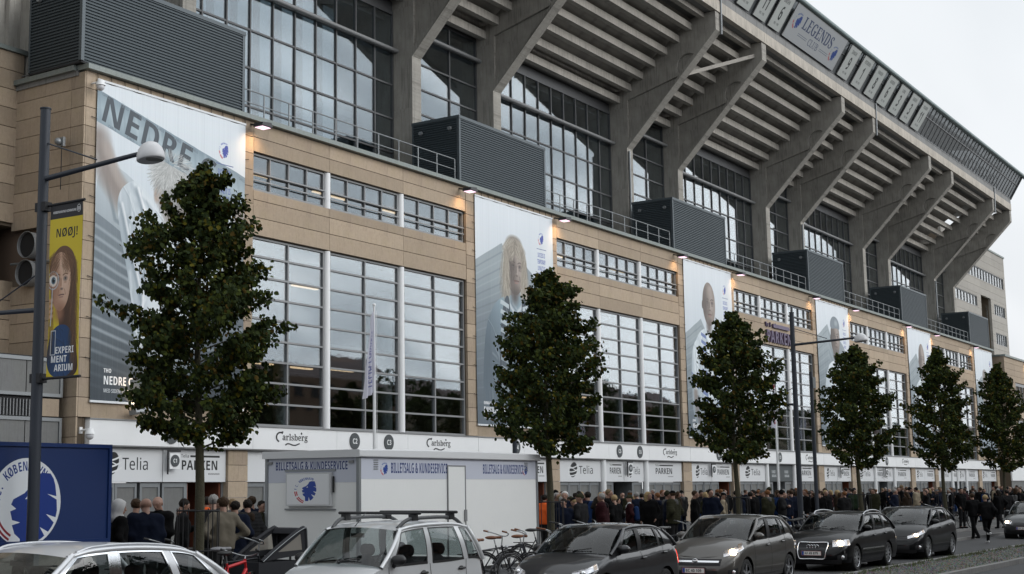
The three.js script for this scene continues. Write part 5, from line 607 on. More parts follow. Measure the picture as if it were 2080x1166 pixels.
// ---------- ticket trailer ----------
{
  const t = thing('ticket_trailer', 'white ticket trailer with blue lettering and hinged emblem hatch between the trees', 'trailer', [22.13, 0, -17]), L = 6.95, Wd = 2.42, y0 = 0.45, y1 = 2.82;
  const wall = std({ color: col(0.84, 0.85, 0.84), map: texPale, roughness: 0.45 });
  part(t, 'body', merge([bx(0, L, y0, y1, 0, Wd)]), wall);
  const rs = new THREE.Shape(); rs.moveTo(-0.05, 0); rs.lineTo(L + 0.05, 0); rs.lineTo(L + 0.05, 0.1); rs.quadraticCurveTo(L / 2, 0.15, -0.05, 0.1); rs.closePath(); part(t, 'roof', move(plain(new THREE.ExtrudeGeometry(rs, { depth: Wd + 0.1, bevelEnabled: true, bevelSize: 0.025, bevelThickness: 0.025, bevelSegments: 3 })), 0, y1, -Wd - 0.05), std({ color: col(0.66, 0.67, 0.68), roughness: 0.5 }));
  const tA = canvasTex(2048, 160, (g, w, h) => { g.fillStyle = '#c4c8d4'; g.fillRect(0, 0, w, h); emblem(g, 245, 86, 36, '#20418f', '#c6cad3'); label(g, 'BILLETSALG & KUNDESERVICE', 306, 116, 104, NAVY, 0.42); label(g, 'BILLETSALG & KUNDESERVICE', 1345, 116, 104, NAVY, 0.36); emblem(g, 1900, 86, 32, '#20418f', '#c6cad3'); });
  part(t, 'printed_band', geo([0.03, 2.36, 0.003, L - 0.03, 2.36, 0.003, L - 0.03, 2.81, 0.003, 0.03, 2.81, 0.003], null, [0, 0, 1, 0, 1, 1, 0, 1], [0, 1, 2, 0, 2, 3]), std({ map: tA, roughness: 0.45 }));
  const tB = canvasTex(768, 200, (g, w, h) => { g.fillStyle = '#c4c8d4'; g.fillRect(0, 0, w, h); label(g, 'BILLETSALG & KUNDESERVICE', w / 2, 100, 92, NAVY, 0.48, 'bold', 'sans-serif', 'center'); });
  part(t, 'printed_band', geo([-0.003, 2.3, -Wd + 0.03, -0.003, 2.3, -0.06, -0.003, 2.81, -0.06, -0.003, 2.81, -Wd + 0.03], null, [0, 0, 1, 0, 1, 1, 0, 1], [0, 1, 2, 0, 2, 3]), std({ map: tB, roughness: 0.45 }));
  const tC = canvasTex(512, 384, (g, w, h) => { g.fillStyle = '#e2e4e6'; g.fillRect(0, 0, w, h); emblem(g, 250, 196, 128, '#1b3f97', '#e2e4e6'); });
  const hz0 = -0.66, hz1 = -1.82, hy0 = 1.83, hy1 = 2.5; const hatch = part(t, 'hatch', merge([bx(-0.09, -0.002, hy0, hy1, 0.66, 1.82)]), std({ color: col(0.55, 0.56, 0.57), roughness: 0.4 })); part(hatch, 'hatch_print', geo([-0.093, hy0 + 0.03, hz1 + 0.03, -0.093, hy0 + 0.03, hz0 - 0.03, -0.093, hy1 - 0.03, hz0 - 0.03, -0.093, hy1 - 0.03, hz1 + 0.03], null, [0, 0, 1, 0, 1, 1, 0, 1], [0, 1, 2, 0, 2, 3]), std({ map: tC, roughness: 0.4 })); part(hatch, 'gas_strut', rod(V3(-0.03, 2.42, -0.62), V3(-0.03, 2.1, -0.62), 0.02), M.dark);
  part(t, 'hatch_frame', merge([bx(-0.03, -0.001, 1.75, 1.78, 0.58, 1.9), bx(-0.03, -0.001, 2.53, 2.57, 0.58, 1.9)]), M.galv);
  for (const [x, z] of [[-0.005, 0], [L - 0.03, 0], [-0.005, -Wd + 0.03]]) part(t, 'corner_strip', bx(x - 0.02, x + 0.05, y0, y1 - 0.003, -z - 0.02, -z + 0.05), M.galv);
  const dx = 3.13, dw = 0.68; part(t, 'door', bx(dx + 0.02, dx + dw - 0.02, 0.62, 2.63, -0.02, -0.004), wall); part(t, 'door_seal', merge([bx(dx - 0.02, dx + 0.012, 0.6, 2.66, -0.024, -0.006), bx(dx + dw - 0.012, dx + dw + 0.02, 0.6, 2.66, -0.024, -0.006), bx(dx + 0.012, dx + dw - 0.012, 2.636, 2.66, -0.024, -0.006)]), M.frame); part(t, 'door_lock', bx(dx + dw - 0.07, dx + dw + 0.02, 1.45, 1.7, -0.05, -0.025), M.frame);
  for (const x of [0.55, L - 0.5]) part(t, 'vent_grille', merge([0, 1, 2, 3, 4].map((i) => bx(x - 0.07, x + 0.07, 2.55 + i * 0.045, 2.57 + i * 0.045, -0.014, -0.004))), M.galv).userData.kind = 'stuff';
  for (const z of [0.12, 2.25]) part(t, 'marker_lamp', bx(-0.03, -0.004, 2.68, 2.73, z, z + 0.12), M.frame);
  for (const x of [2.9, 3.9]) { const w = part(t, 'wheel', move(plain(new THREE.CylinderGeometry(0.3, 0.3, 0.2, 24)), x, 0.5, -0.3, Math.PI / 2), M.dark); part(w, 'rim', move(plain(new THREE.CylinderGeometry(0.17, 0.17, 0.21, 16)), x, 0.5, -0.3, Math.PI / 2), M.galv); }
  part(t, 'chassis', merge([bx(0.2, L - 0.2, 0.34, 0.449, 0.2, 0.35), bx(0.2, L - 0.2, 0.34, 0.449, 2.0, 2.2)]), M.frame);
}
// ---------- blue trailer at the far left ----------
{
  const t = thing('blue_trailer', 'deep blue box trailer with a huge round lion emblem at the far left', 'trailer', [5.5, 0, -17.5]), L = 10.55, y0 = 1.4, y1 = 2.86, blue = std({ color: col(0.002, 0.02, 0.1), roughness: 0.45 });
  part(t, 'body', bx(0, L, y0, y1, 0, 2.45), blue); part(t, 'edge_trim', merge([bx(-0.02, L + 0.02, y1 - 0.002, y1 + 0.06, -0.03, 2.48), bx(-0.02, L + 0.02, y0 - 0.06, y0 + 0.002, -0.03, 2.48), bx(L - 0.04, L + 0.025, y0 + 0.003, y1 - 0.003, -0.028, 0.05)]), std({ color: col(0.003, 0.022, 0.105), roughness: 0.4 }));
  const tx = canvasTex(1024, 1024, (g, w, h) => { g.fillStyle = '#0a2c6e'; g.fillRect(0, 0, w, h); g.fillStyle = '#dfe3e7'; g.beginPath(); g.arc(512, 512, 505, 0, 7); g.fill(); g.save(); g.beginPath(); g.arc(512, 512, 470, 0, 7); g.clip(); lion(g, 640, 620, 480, '#0c3180', '#dfe3e7'); g.restore(); arcText(g, 'F.C. KØBENHAVN', 512, 520, 415, Math.PI * 0.98, Math.PI * 1.7, 128, '#0c3180'); g.lineWidth = 26; g.strokeStyle = '#8e1b2b'; for (const k of [420, 470]) { g.beginPath(); g.arc(512, 512, k, Math.PI * 0.66, Math.PI * 0.9); g.stroke(); } });
  const cx = 8.85, cy = 2.0, r = 0.68, yb = y0 + 0.01, pts = [], uv = [], ix = [], N = 48; pts.push(cx, cy, 0.004); uv.push(0.5, 0.5); for (let i = 0; i <= N; i++) { const a = i / N * 6.28318; let x = r * Math.cos(a), y = Math.max(yb - cy, r * Math.sin(a)); if (y === yb - cy) x = Math.sign(x) * Math.min(Math.abs(x) + 0.0, r); pts.push(cx + x, cy + y, 0.004); uv.push(0.5 + x / r * 0.488, 0.5 + y / r * 0.488); if (i) ix.push(0, i, i + 1); } part(t, 'emblem_print', geo(pts, null, uv, ix), std({ map: tx, roughness: 0.45, color: col(0.9, 0.9, 0.9) }));
  part(t, 'chassis', merge([bx(0.5, L - 0.3, 1.0, 1.34, 0.4, 0.6), bx(0.5, L - 0.3, 1.0, 1.34, 1.8, 2.0), bx(L - 0.6, L - 0.1, 0.7, 1.3, 0.2, 2.2)]), M.dark); for (const x of [6.2, 7.5]) part(t, 'wheel', move(plain(new THREE.CylinderGeometry(0.45, 0.45, 0.35, 24)), x, 0.65, -0.35, Math.PI / 2), M.dark); part(t, 'side_guard', bx(0.5, L - 0.2, 0.8, 1.25, 0.05, 0.09), std({ color: col(0.35, 0.32, 0.28), roughness: 0.6 }));
}
// ---------- across the street (behind the camera): what the windows mirror ----------
{
  const brick = [col(0.16, 0.085, 0.06), col(0.2, 0.13, 0.09), col(0.24, 0.2, 0.15), col(0.13, 0.08, 0.065)]; const r = rng(900);
  for (let i = 0, s = -70; s < 400; i++) { const w = 22 + r() * 16, h = 11 + r() * 3.4, n = -20 - r() * 2, t = thing('apartment_house', 'brown brick apartment house across the street, only mirrored in the windows', 'building', [s, 0, 0], 0, 'brick houses across the street'); part(t, 'wall', bx(0, w, 0, h, n - 10, n), std({ color: brick[i % 4], map: texStone, roughness: 0.9 })); const rf = new THREE.Shape(); rf.moveTo(0, 0); rf.lineTo(10, 0); rf.lineTo(5, 3.2); rf.closePath(); const g = plain(new THREE.ExtrudeGeometry(rf, { depth: w, bevelEnabled: false })); g.rotateY(Math.PI / 2); part(t, 'roof', move(g, 0, h, -n + 10), std({ color: col(0.09, 0.06, 0.055), roughness: 0.8 })); for (let y = 1.4; y < h - 1.8; y += 3.1) { const wins = []; for (let x = 1.2; x < w - 2; x += 2.6) wins.push(bx(x, x + 1.2, y, y + 1.5, n + 0.02, n + 0.06)); part(t, 'window_row', merge(wins), M.dark).userData.kind = 'stuff'; } s += w + (r() < 0.3 ? 4 : 0.2); }
  const big = leafGeo(4.2); for (let i = 0; i < 26; i++) { const s = 20 + i * 13 + r() * 6, H = 9.5 + r() * 6.5, t = thing('roadside_tree', 'dark broad tree across the street, only mirrored in the windows', 'tree', [s, 0, 9 + r() * 3], 0, 'dark trees across the street'); part(t, 'trunk', rod(V3(0, 0, 0), V3(0, H * 0.6, 0), 0.22, 0.1), bark); const im = new THREE.InstancedMesh(big, leafM, 1300), m = new THREE.Matrix4(), q = new THREE.Quaternion(), e = new THREE.Euler(); const lobes = []; for (let k = 0; k < 14; k++) lobes.push([(r() - 0.5) * 5, H * (0.4 + 0.52 * r()), (r() - 0.5) * 4, 0.8 + r() * 1.1]); for (let j = 0; j < 1300; j++) { const l = pick(lobes, r); e.set(r() * 6, r() * 6, r() * 6); m.compose(V3(l[0] + (r() + r() - 1) * l[3], l[1] + (r() + r() - 1) * l[3], l[2] + (r() + r() - 1) * l[3]), q.setFromEuler(e), V3(1, 1, 1)); im.setMatrixAt(j, m); } im.name = 'crown'; im.userData.kind = 'stuff'; t.add(im); }
}

// ---------- cars ----------
const rubber = std({ color: col(0.018, 0.018, 0.018), roughness: 0.85 }), trimBlack = std({ color: col(0.015, 0.015, 0.016), roughness: 0.45 }), chrome = std({ color: col(0.75, 0.76, 0.78), metalness: 1, roughness: 0.15 });
const carGlass = phy({ color: col(0.5, 0.55, 0.55), transmission: 1, thickness: 0, roughness: 0.0, ior: 1.62 }), lampGlass = phy({ color: col(0.9, 0.9, 0.92), transmission: 0.75, thickness: 0, roughness: 0.03, ior: 1.6 });
const seatM = std({ color: col(0.03, 0.03, 0.033), roughness: 0.9 }), redLamp = phy({ color: col(0.35, 0.012, 0.01), roughness: 0.15, clearcoat: 1 }), litRed = std({ color: col(0.5, 0.02, 0.02), emissive: col(1, 0.05, 0.03), emissiveIntensity: 1.6 });
const bulbM = std({ color: col(1, 0.95, 0.85), emissive: col(1, 0.74, 0.46), emissiveIntensity: 12 });
const reflector = std({ color: col(0.85, 0.85, 0.86), metalness: 1, roughness: 0.22 });
function interp(tab) { return (x) => { if (x <= tab[0][0]) return tab[0][1]; for (let i = 1; i < tab.length; i++) if (x <= tab[i][0]) { const [a, ya] = tab[i - 1], [b, yb] = tab[i]; let t = (x - a) / (b - a); return lerp(ya, yb, t); } return tab[tab.length - 1][1]; }; }
function splineTab(tab) { const n = tab.length, m = []; for (let i = 0; i < n; i++) { const a = tab[Math.max(0, i - 1)], b = tab[Math.min(n - 1, i + 1)]; m.push((b[1] - a[1]) / (b[0] - a[0])); } return (x) => { if (x <= tab[0][0]) return tab[0][1]; for (let i = 1; i < n; i++) if (x <= tab[i][0]) { const h = tab[i][0] - tab[i - 1][0], t = (x - tab[i - 1][0]) / h, t2 = t * t, t3 = t2 * t; return (2 * t3 - 3 * t2 + 1) * tab[i - 1][1] + (t3 - 2 * t2 + t) * h * m[i - 1] + (-2 * t3 + 3 * t2) * tab[i][1] + (t3 - t2) * h * m[i]; } return tab[n - 1][1]; }; }
function gridGeo(nu, nv, f, flip) { const p = [], uv = [], ix = []; for (let j = 0; j <= nv; j++) for (let i = 0; i <= nu; i++) { const q = f(i / nu, j / nv); p.push(q.x, q.y, q.z); uv.push(i / nu, j / nv); } for (let j = 0; j < nv; j++) for (let i = 0; i < nu; i++) { const a = j * (nu + 1) + i, b = a + 1, c = a + nu + 1, d = c + 1; if (flip) ix.push(a, c, b, b, c, d); else ix.push(a, b, c, b, d, c); } return geo(p, null, uv, ix); }
function makeCar(o) {
  const t = thing('car', o.label, o.category || 'car', [o.s, 0, -o.n], 0, 'cars queuing along the kerb');
  const paint = phy({ color: o.paint, metalness: o.metal ?? 0.45, roughness: 0.34, clearcoat: o.coat ?? 0.8, clearcoatRoughness: 0.03, specularIntensity: 0.2 });
  const { L, W, H } = o, Wh = W / 2, R = o.R || 0.31, xf = o.fo, xr = o.fo + o.wb, sh = splineTab(o.shoulder), lo0 = 0.21, Ra = R + 0.055;
  const front = o.frontLen || 0.75, rear = o.rearLen || 0.42;
  // plan outline of the near half, from the middle of the nose to the middle of the tail
  const out = []; for (let i = 0; i <= 26; i++) { const a = i / 26 * Math.PI / 2, e = 2 / (o.frontSq || 3.0); out.push([front * (1 - Math.pow(Math.cos(a), e)), Wh * Math.pow(Math.sin(a), e)]); }
  for (let x = front + 0.035; x < L - rear - 0.02; x += 0.035) out.push([x, Wh]);
  for (let i = 0; i <= 22; i++) { const a = i / 22 * Math.PI / 2, e = 2 / 3.6; out.push([L - rear + rear * Math.pow(Math.sin(a), e), Wh * Math.pow(Math.cos(a), e)]); }
  const arc = [0]; for (let i = 1; i < out.length; i++) arc.push(arc[i - 1] + Math.hypot(out[i][0] - out[i - 1][0], out[i][1] - out[i - 1][1]));
  const total = arc[arc.length - 1];
  const prof = splineTab([[0, 0.945], [0.22, 0.985], [0.45, 1], [0.7, 0.992], [0.88, 0.965], [1, o.shoulderIn || 0.915]]);
  const noseOff = splineTab(o.nose || [[0, 0.06], [0.25, 0.0], [0.5, 0.0], [0.75, 0.05], [1, 0.2]]), tailOff = splineTab(o.tail || [[0, 0.1], [0.25, 0.0], [0.5, 0.02], [0.8, 0.05], [1, 0.1]]);
  const at = (a, y, sgn, off = 0) => { // point on the body side: arc position a, height y
    let i = 1; while (i < arc.length - 1 && arc[i] < a) i++; const k = clamp((a - arc[i - 1]) / (arc[i] - arc[i - 1])); let x = lerp(out[i - 1][0], out[i][0], k), z = lerp(out[i - 1][1], out[i][1], k); const dx = out[i][0] - out[i - 1][0], dz = out[i][1] - out[i - 1][1], l = Math.hypot(dx, dz) || 1, nx = -dz / l, nz = dx / l;
    const top = sh(x), ty = clamp((y - lo0) / (top - lo0)), kf = smooth(1.0, 0, x), kr = smooth(L - 0.8, L, x);
    z *= prof(ty); x += noseOff(ty) * kf - tailOff(ty) * kr; return V3(x + nx * off, y, (z + nz * off * 1.0) * sgn); };
  const arcX = (x) => { for (let i = 1; i < out.length; i++) if (out[i][0] >= x && out[i][1] >= Wh - 1e-6) return arc[i - 1] + clamp((x - out[i - 1][0]) / (out[i][0] - out[i - 1][0] || 1)) * (arc[i] - arc[i - 1]); return total; };
  const lo = (x, z) => { let y = lo0 + 0.02 * smooth(0.5, 0, x); if (z > Wh * 0.86) for (const w of [xf, xr]) { const d = x - w; if (Math.abs(d) < Ra) y = Math.max(y, R + Math.sqrt(Ra * Ra - d * d) * 1.0); } return y; };
  const shell = [];
  for (const sg of [-1, 1]) { const n = out.length - 1, NT = 9; const g = (() => { const p = [], ix = [], uv = []; for (let i = 0; i <= n; i++) { const [x, z] = out[i], y0 = lo(x, z), y1 = sh(x); for (let j = 0; j <= NT; j++) { const q = at(arc[i], lerp(y0, y1, j / NT), sg); p.push(q.x, q.y, q.z); uv.push(q.x, q.y); } } for (let i = 0; i < n; i++) for (let j = 0; j < NT; j++) { const a = i * (NT + 1) + j, b = a + NT + 1; if (sg > 0) ix.push(a, b, a + 1, b, b + 1, a + 1); else ix.push(a, a + 1, b, b, a + 1, b + 1); } return geo(p, null, uv, ix); })(); shell.push(g); }
  // bonnet and, behind the cabin, the deck
  const deck = (x0, x1, n) => { const list = []; for (let i = 0; i <= n; i++) list.push(lerp(x0, x1, i / n)); return gridGeo(14, n, (u, v) => { const xx = lerp(x0, x1, v); let i = 1; while (i < out.length - 1 && !(out[i][0] >= xx)) i++; const q = at(arc[i - 1] + clamp((xx - out[i - 1][0]) / (out[i][0] - out[i - 1][0] || 1)) * (arc[i] - arc[i - 1]), sh(xx), 1); const s = u * 2 - 1; const bulge = (o.bulge ?? 0.055) * (1 - Math.pow(Math.abs(s), 2.4)) * smooth(-0.05, 0.35, xx); return V3(q.x, q.y + bulge, q.z * s); }, true); };
  shell.push(deck(0.0, o.cowl + 0.12, 22));
  part(t, 'body', mergeSmooth(shell), paint);
  // greenhouse
  const wb = (x) => at(arcX(clamp(x, front + 0.02, L - rear - 0.02)), sh(x), 1).z, roofY = splineTab(o.roof), inset = o.inset || 0.15, [rF, rR] = [o.roof[0][0], o.roof[o.roof.length - 1][0]];
  const wr = (x) => Wh - inset - 0.05 * smooth(rR - 1.2, rR, x) - 0.04 * smooth(rF + 0.5, rF, x);
  const roofPt = (x, s, off = 0) => V3(x + (s * s) * (x < (rF + rR) / 2 ? 0.1 * smooth(rF + 0.5, rF, x) : -0.06 * smooth(rR - 0.4, rR, x)), roofY(x) + 0.045 * (1 - s * s) + off, wr(x) * s);
  part(t, 'roof', gridGeo(12, 20, (u, v) => roofPt(lerp(rF, rR, v), u * 2 - 1), false), paint);
  const bowF = o.bowF ?? 0.16, cow = (s) => V3(o.cowl + bowF * s * s, sh(o.cowl + 0.1) + 0.02 + 0.035 * (1 - s * s), (wb(o.cowl + 0.2) - 0.015) * s), rtop = (s) => roofPt(rF, s, 0.0);
  part(t, 'windscreen', gridGeo(12, 8, (u, v) => { const s = u * 2 - 1, a = cow(s * 0.975), b = rtop(s * 0.96); const q = a.lerp(b, v); q.y += 0.035 * Math.sin(Math.PI * v); q.x -= 0.012 * Math.sin(Math.PI * v); return q; }, false), carGlass);
  const tb = o.tailBase, tbl = (s) => V3(tb[0] - 0.1 * s * s, tb[1], (wb(tb[0] - 0.3) - 0.08) * s), rend = (s) => roofPt(rR, s, 0);
  part(t, 'rear_window', gridGeo(10, 6, (u, v) => { const s = u * 2 - 1; const q = rend(s * 0.93).lerp(tbl(s * 0.92), lerp(0.12, 0.95, v)); q.x += 0.025 * Math.sin(Math.PI * v); return q; }, false), carGlass);
  part(t, 'tailgate', mergeSmooth([gridGeo(10, 8, (u, v) => { const s = u * 2 - 1, e = at(total, lerp(tb[1], 0.55, v), 1); const k = tbl(s), q = at(total - Math.abs(s) * Wh * 0.9, lerp(tb[1], 0.6, v), s < 0 ? -1 : 1, 0.004); return v === 0 ? k : q; }, false)]), paint);
  const side = (x, v, sg, base) => { // (xb, xt) line at height v
    const [xb, xt] = x, b = V3(xb, sh(xb), wb(xb)), r = roofPt(clamp(xt, rF, rR), 1); if (xt < rF) { const f = rtop(1), c0 = cow(1); const k = (xt - c0.x) / (f.x - c0.x); r.copy(c0.lerp(f, k)); } const q = b.lerp(r, v); q.z += 0.03 * Math.sin(Math.PI * v); q.z *= sg; return q; };
  for (const sg of [1, -1]) {
    const A = cow(1), lines = [[A.x, rF + 0.1], ...o.side, [tb[0] - 0.1, rR - 0.06]], kinds = o.kinds;
    const inner = []; const strip = (l0, l1, v0, v1, off) => gridGeo(4, 6, (u, v) => { const q = side([lerp(l0[0], l1[0], u), lerp(l0[1], l1[1], u)], lerp(v0, v1, v), sg); q.z += off * sg; return q; }, sg < 0);
    const pil = [], blk = [];
    for (let i = 0; i < lines.length - 1; i++) { const k = kinds[i], a = lines[i], b = lines[i + 1]; if (k === 'p') pil.push(strip(a, b, 0, 1, 0)); else if (k === 'b') blk.push(strip(a, b, 0.0, 1, 0.003)); else { part(t, 'side_window', strip(a, b, 0.03, 0.9, -0.012), carGlass); pil.push(strip(a, b, 0.9, 1, 0)); blk.push(strip(a, b, -0.02, 0.05, 0.006)); blk.push(strip(a, b, 0.88, 0.915, 0.004)); blk.push(strip(a, [a[0] + 0.025, a[1] + 0.025], 0.03, 0.9, 0.003), strip([b[0] - 0.025, b[1] - 0.025], b, 0.03, 0.9, 0.003)); } }
    part(t, 'pillars', mergeSmooth(pil), paint); if (blk.length) part(t, 'window_trim', mergeSmooth(blk), o.chromeTrim ? chrome : trimBlack);
    // A pillar rounding
    part(t, 'pillar_edge', tube([0, 0.33, 0.66, 1].map((v) => { const q = side(lines[0], v, sg); q.z -= 0.006 * sg; return q; }), 0.034, 10, 6), paint); part(t, 'pillar_edge', tube([0, 0.5, 1].map((v) => side(lines[lines.length - 1], v, sg)), 0.04, 8, 6), paint);
    // roof edge
    const ed = []; for (let i = 0; i <= 12; i++) { const q = roofPt(lerp(rF + 0.02, rR, i / 12), 1, -0.012); q.z *= sg; ed.push(q); } part(t, 'roof_edge', tube(ed, 0.03, 24, 6), paint);
    // doors: seams, handles, sill, mirror
    const seam = (pts, w = 0.007) => { const g = []; for (let i = 0; i < pts.length - 1; i++) { const a = pts[i], b = pts[i + 1], q = (x, y) => at(arcX(x), y, sg, 0.0025); const d = Math.abs(a[0] - b[0]) > Math.abs(a[1] - b[1]) ? [0, w] : [w, 0]; const P1 = q(a[0] - d[0], a[1] - d[1]), P2 = q(a[0] + d[0], a[1] + d[1]), P3 = q(b[0] - d[0], b[1] - d[1]), P4 = q(b[0] + d[0], b[1] + d[1]); g.push(geo([...P1, ...P2, ...P3, ...P2, ...P4, ...P3], null)); } return merge(g); };
    const seams = o.doors.map(([x, dx = 0]) => { const l = []; for (let i = 0; i <= 8; i++) l.push([x + dx * Math.sin(i / 8 * 3.14), lerp(0.28, sh(x) - 0.005, i / 8)]); return seam(l); }); seams.push(seam([[o.doors[0][0], 0.28], [(o.doors[0][0] + o.doors[2][0]) / 2, 0.27], [o.doors[2][0], 0.3]])); part(t, 'door_gaps', merge(seams), M.dark).userData.kind = 'stuff';
    for (const x of o.handles) { const q = at(arcX(x), sh(x) - 0.13, sg, 0.018); part(t, 'door_handle', plain(move(new THREE.CapsuleGeometry(0.017, 0.15, 3, 8), q.x, q.y, q.z, 0, 0, Math.PI / 2)), o.handleM || paint); const q2 = at(arcX(x), sh(x) - 0.13, sg, 0.002); part(t, 'handle_cup', ball(q2.x, q2.y, q2.z, 0.055, 1.3, 0.65, 0.1), trimBlack); }
    const mq = V3(o.mirror, sh(o.mirror) + 0.09, wb(o.mirror) + 0.11); const mg = new THREE.SphereGeometry(0.105, 14, 10); mg.scale(0.75, 0.72, 1.15); mg.translate(mq.x, mq.y, mq.z * sg); const mir = part(t, 'mirror', merge([mg, rod(V3(mq.x + 0.04, mq.y - 0.1, (mq.z - 0.14) * sg), V3(mq.x, mq.y - 0.03, (mq.z - 0.02) * sg), 0.035)]), o.mirrorM || paint); part(mir, 'mirror_glass', move(plain(new THREE.CircleGeometry(0.07, 14)), mq.x + 0.076, mq.y, mq.z * sg, 0, Math.PI / 2), reflector);
    if (o.strip) { const g = gridGeo(30, 1, (u, v) => at(arcX(lerp(xf + Ra + 0.05, xr - Ra - 0.05, u)), o.strip + v * 0.035, sg, 0.008), sg < 0); part(t, 'rub_strip', g, chrome); }
    const sill = gridGeo(24, 1, (u, v) => at(arcX(lerp(xf + Ra + 0.02, xr - Ra - 0.02, u)), 0.17 + v * 0.09, sg, 0.004 - 0.05 * (1 - v)), sg < 0); part(t, 'sill', sill, trimBlack);
    // wheel arches and wheels
    for (const xw of [xf, xr]) {
      const z = (Wh - 0.115) * sg, tyre = [[R - 0.1, -0.09], [R - 0.03, -0.1], [R - 0.004, -0.085], [R, -0.05], [R, 0.05], [R - 0.004, 0.085], [R - 0.03, 0.1], [R - 0.1, 0.09]].map(([a, b]) => new THREE.Vector2(a, b)); const tg = plain(new THREE.LatheGeometry(tyre, 32)); tg.rotateX(Math.PI / 2);
      const w = part(t, 'wheel', move(tg, xw, R, z), rubber); const rim = [], rr = R - 0.095; const ring = plain(new THREE.TorusGeometry(rr, 0.014, 6, 32)); rim.push(move(ring, xw, R, z + 0.078 * sg)); const hub = plain(new THREE.CylinderGeometry(0.05, 0.06, 0.03, 14)); rim.push(move(hub, xw, R, z + 0.07 * sg, Math.PI / 2)); const ns = o.spokes || 7; for (let i = 0; i < ns; i++) { const a = i / ns * 6.283 + 0.2; rim.push(bar(V3(xw + 0.04 * Math.cos(a), R + 0.04 * Math.sin(a), z + 0.072 * sg), V3(xw + rr * Math.cos(a), R + rr * Math.sin(a), z + 0.07 * sg), 0.042, 0.02, V3(0, 0, 1))); }
      part(w, 'rim', merge(rim), std({ color: col(0.5, 0.51, 0.53), metalness: 0.8, roughness: 0.3 })); part(w, 'brake_disc', move(plain(new THREE.CylinderGeometry(rr, rr, 0.02, 24)), xw, R, z + 0.03 * sg, Math.PI / 2), M.dark);
      const well = new THREE.CylinderGeometry(Ra + 0.005, Ra + 0.005, 0.5, 24, 1, true, 0, Math.PI); const wg = plain(well); wg.rotateX(Math.PI / 2); wg.rotateZ(Math.PI); part(t, 'wheel_arch', move(wg, xw, R, (Wh - 0.27) * sg), std({ color: col(0.008, 0.008, 0.008), roughness: 1, side: THREE.DoubleSide }));
    }
    // head and tail lamps follow the body surface
    const lamp = (q, nm, mat, off) => gridGeo(8, 5, (u, v) => at(lerp(q[0], q[1], u), lerp(lerp(q[2], q[3], u), lerp(q[4], q[5], u), v), sg, off), sg < 0);
    if (o.head) { const h = part(t, 'headlight', lamp(o.head, '', null, 0.012), lampGlass); part(h, 'reflector', lamp(o.head, '', null, 0.003), reflector); const [ba, by, br] = o.bulb, q = at(ba, by, sg, 0.02); part(h, 'bulb', ball(q.x, q.y, q.z, br, 0.7, 0.85, 1), o.litHead ? bulbM : reflector); part(h, 'turn_lens', lamp([lerp(o.head[0], o.head[1], o.turn?.[0] ?? 0.78), lerp(o.head[0], o.head[1], o.turn?.[1] ?? 0.97), lerp(o.head[2], o.head[3], 0.8) + 0.01, lerp(o.head[2], o.head[3], 0.97) + 0.01, lerp(o.head[4], o.head[5], 0.8) - 0.01, lerp(o.head[4], o.head[5], 0.97) - 0.01], '', null, 0.007), std({ color: col(0.6, 0.42, 0.25), roughness: 0.2, metalness: 0.5 })); }
    if (o.tailLamp) part(t, 'tail_lamp', lamp(o.tailLamp, '', null, 0.01), o.litTail ? litRed : redLamp);
    if (o.fog) { const q = at(o.fog[0], o.fog[1], sg, 0.004); part(t, 'fog_light', ball(q.x, q.y, q.z, 0.055, 0.4, 1, 1), reflector); part(t, 'fog_recess', lamp([o.fog[0] - 0.13, o.fog[0] + 0.14, o.fog[1] - 0.09, o.fog[1] - 0.06, o.fog[1] + 0.05, o.fog[1] + 0.1], '', null, 0.002), M.dark); }
    if (o.rails) { const pts = []; for (let i = 0; i <= 10; i++) { const x = lerp(rF + 0.22, rR - 0.08, i / 10), q = roofPt(x, 0.93, Math.sin(Math.PI * i / 10) ** 0.4 * (o.railH || 0.07) - 0.004); q.z *= sg; pts.push(q); } part(t, 'roof_rail', tube(pts, 0.018, 30, 6), o.rails); }
  }
  // front: grille, intake, plate, badge
  const fr = (z0, z1, y0, y1, off, n = 10) => gridGeo(n, 4, (u, v) => { const z = lerp(z0, z1, u); let i = 1; while (i < out.length - 1 && out[i][1] < Math.abs(z) / 0.98) i++; const a = arc[i - 1] + clamp((Math.abs(z) - out[i - 1][1]) / (out[i][1] - out[i - 1][1] || 1)) * (arc[i] - arc[i - 1]); const q = at(a, lerp(y0, y1, v), z < 0 ? -1 : 1, off); q.z = z; return q; }, true);
  if (o.grille) { const [w, y0, y1] = o.grille; const g = part(t, 'grille', fr(-w, w, y0, y1, 0.006), M.dark); const n = o.slats ?? 4; const bars = []; for (let i = 1; i <= n; i++) { const y = lerp(y0, y1, i / (n + 1)); bars.push(fr(-w * 0.97, w * 0.97, y - 0.008, y + 0.008, 0.014)); } if (bars.length) part(g, 'slats', mergeSmooth(bars), o.slatM || trimBlack).userData.kind = 'stuff'; if (o.grilleRim) { const m = []; const p0 = (z, y) => { const q = fr(z, z + 0.001, y, y + 0.001, 0.02, 1); const a = q.attributes.position; return V3(a.getX(0), a.getY(0), a.getZ(0)); }; const pts = [p0(-w, y1), p0(0, y1), p0(w, y1), p0(w, (y0 + y1) / 2), p0(w * 0.86, y0), p0(0, y0), p0(-w * 0.86, y0), p0(-w, (y0 + y1) / 2)]; part(g, 'chrome_rim', plain(new THREE.TubeGeometry(new THREE.CatmullRomCurve3(pts, true, 'catmullrom', 0.25), 60, 0.016, 6, true)), chrome); } }
  if (o.bar) { const [w, y0, y1] = o.bar; part(t, 'chrome_bar', fr(-w, w, y0, y1, 0.016), chrome); }
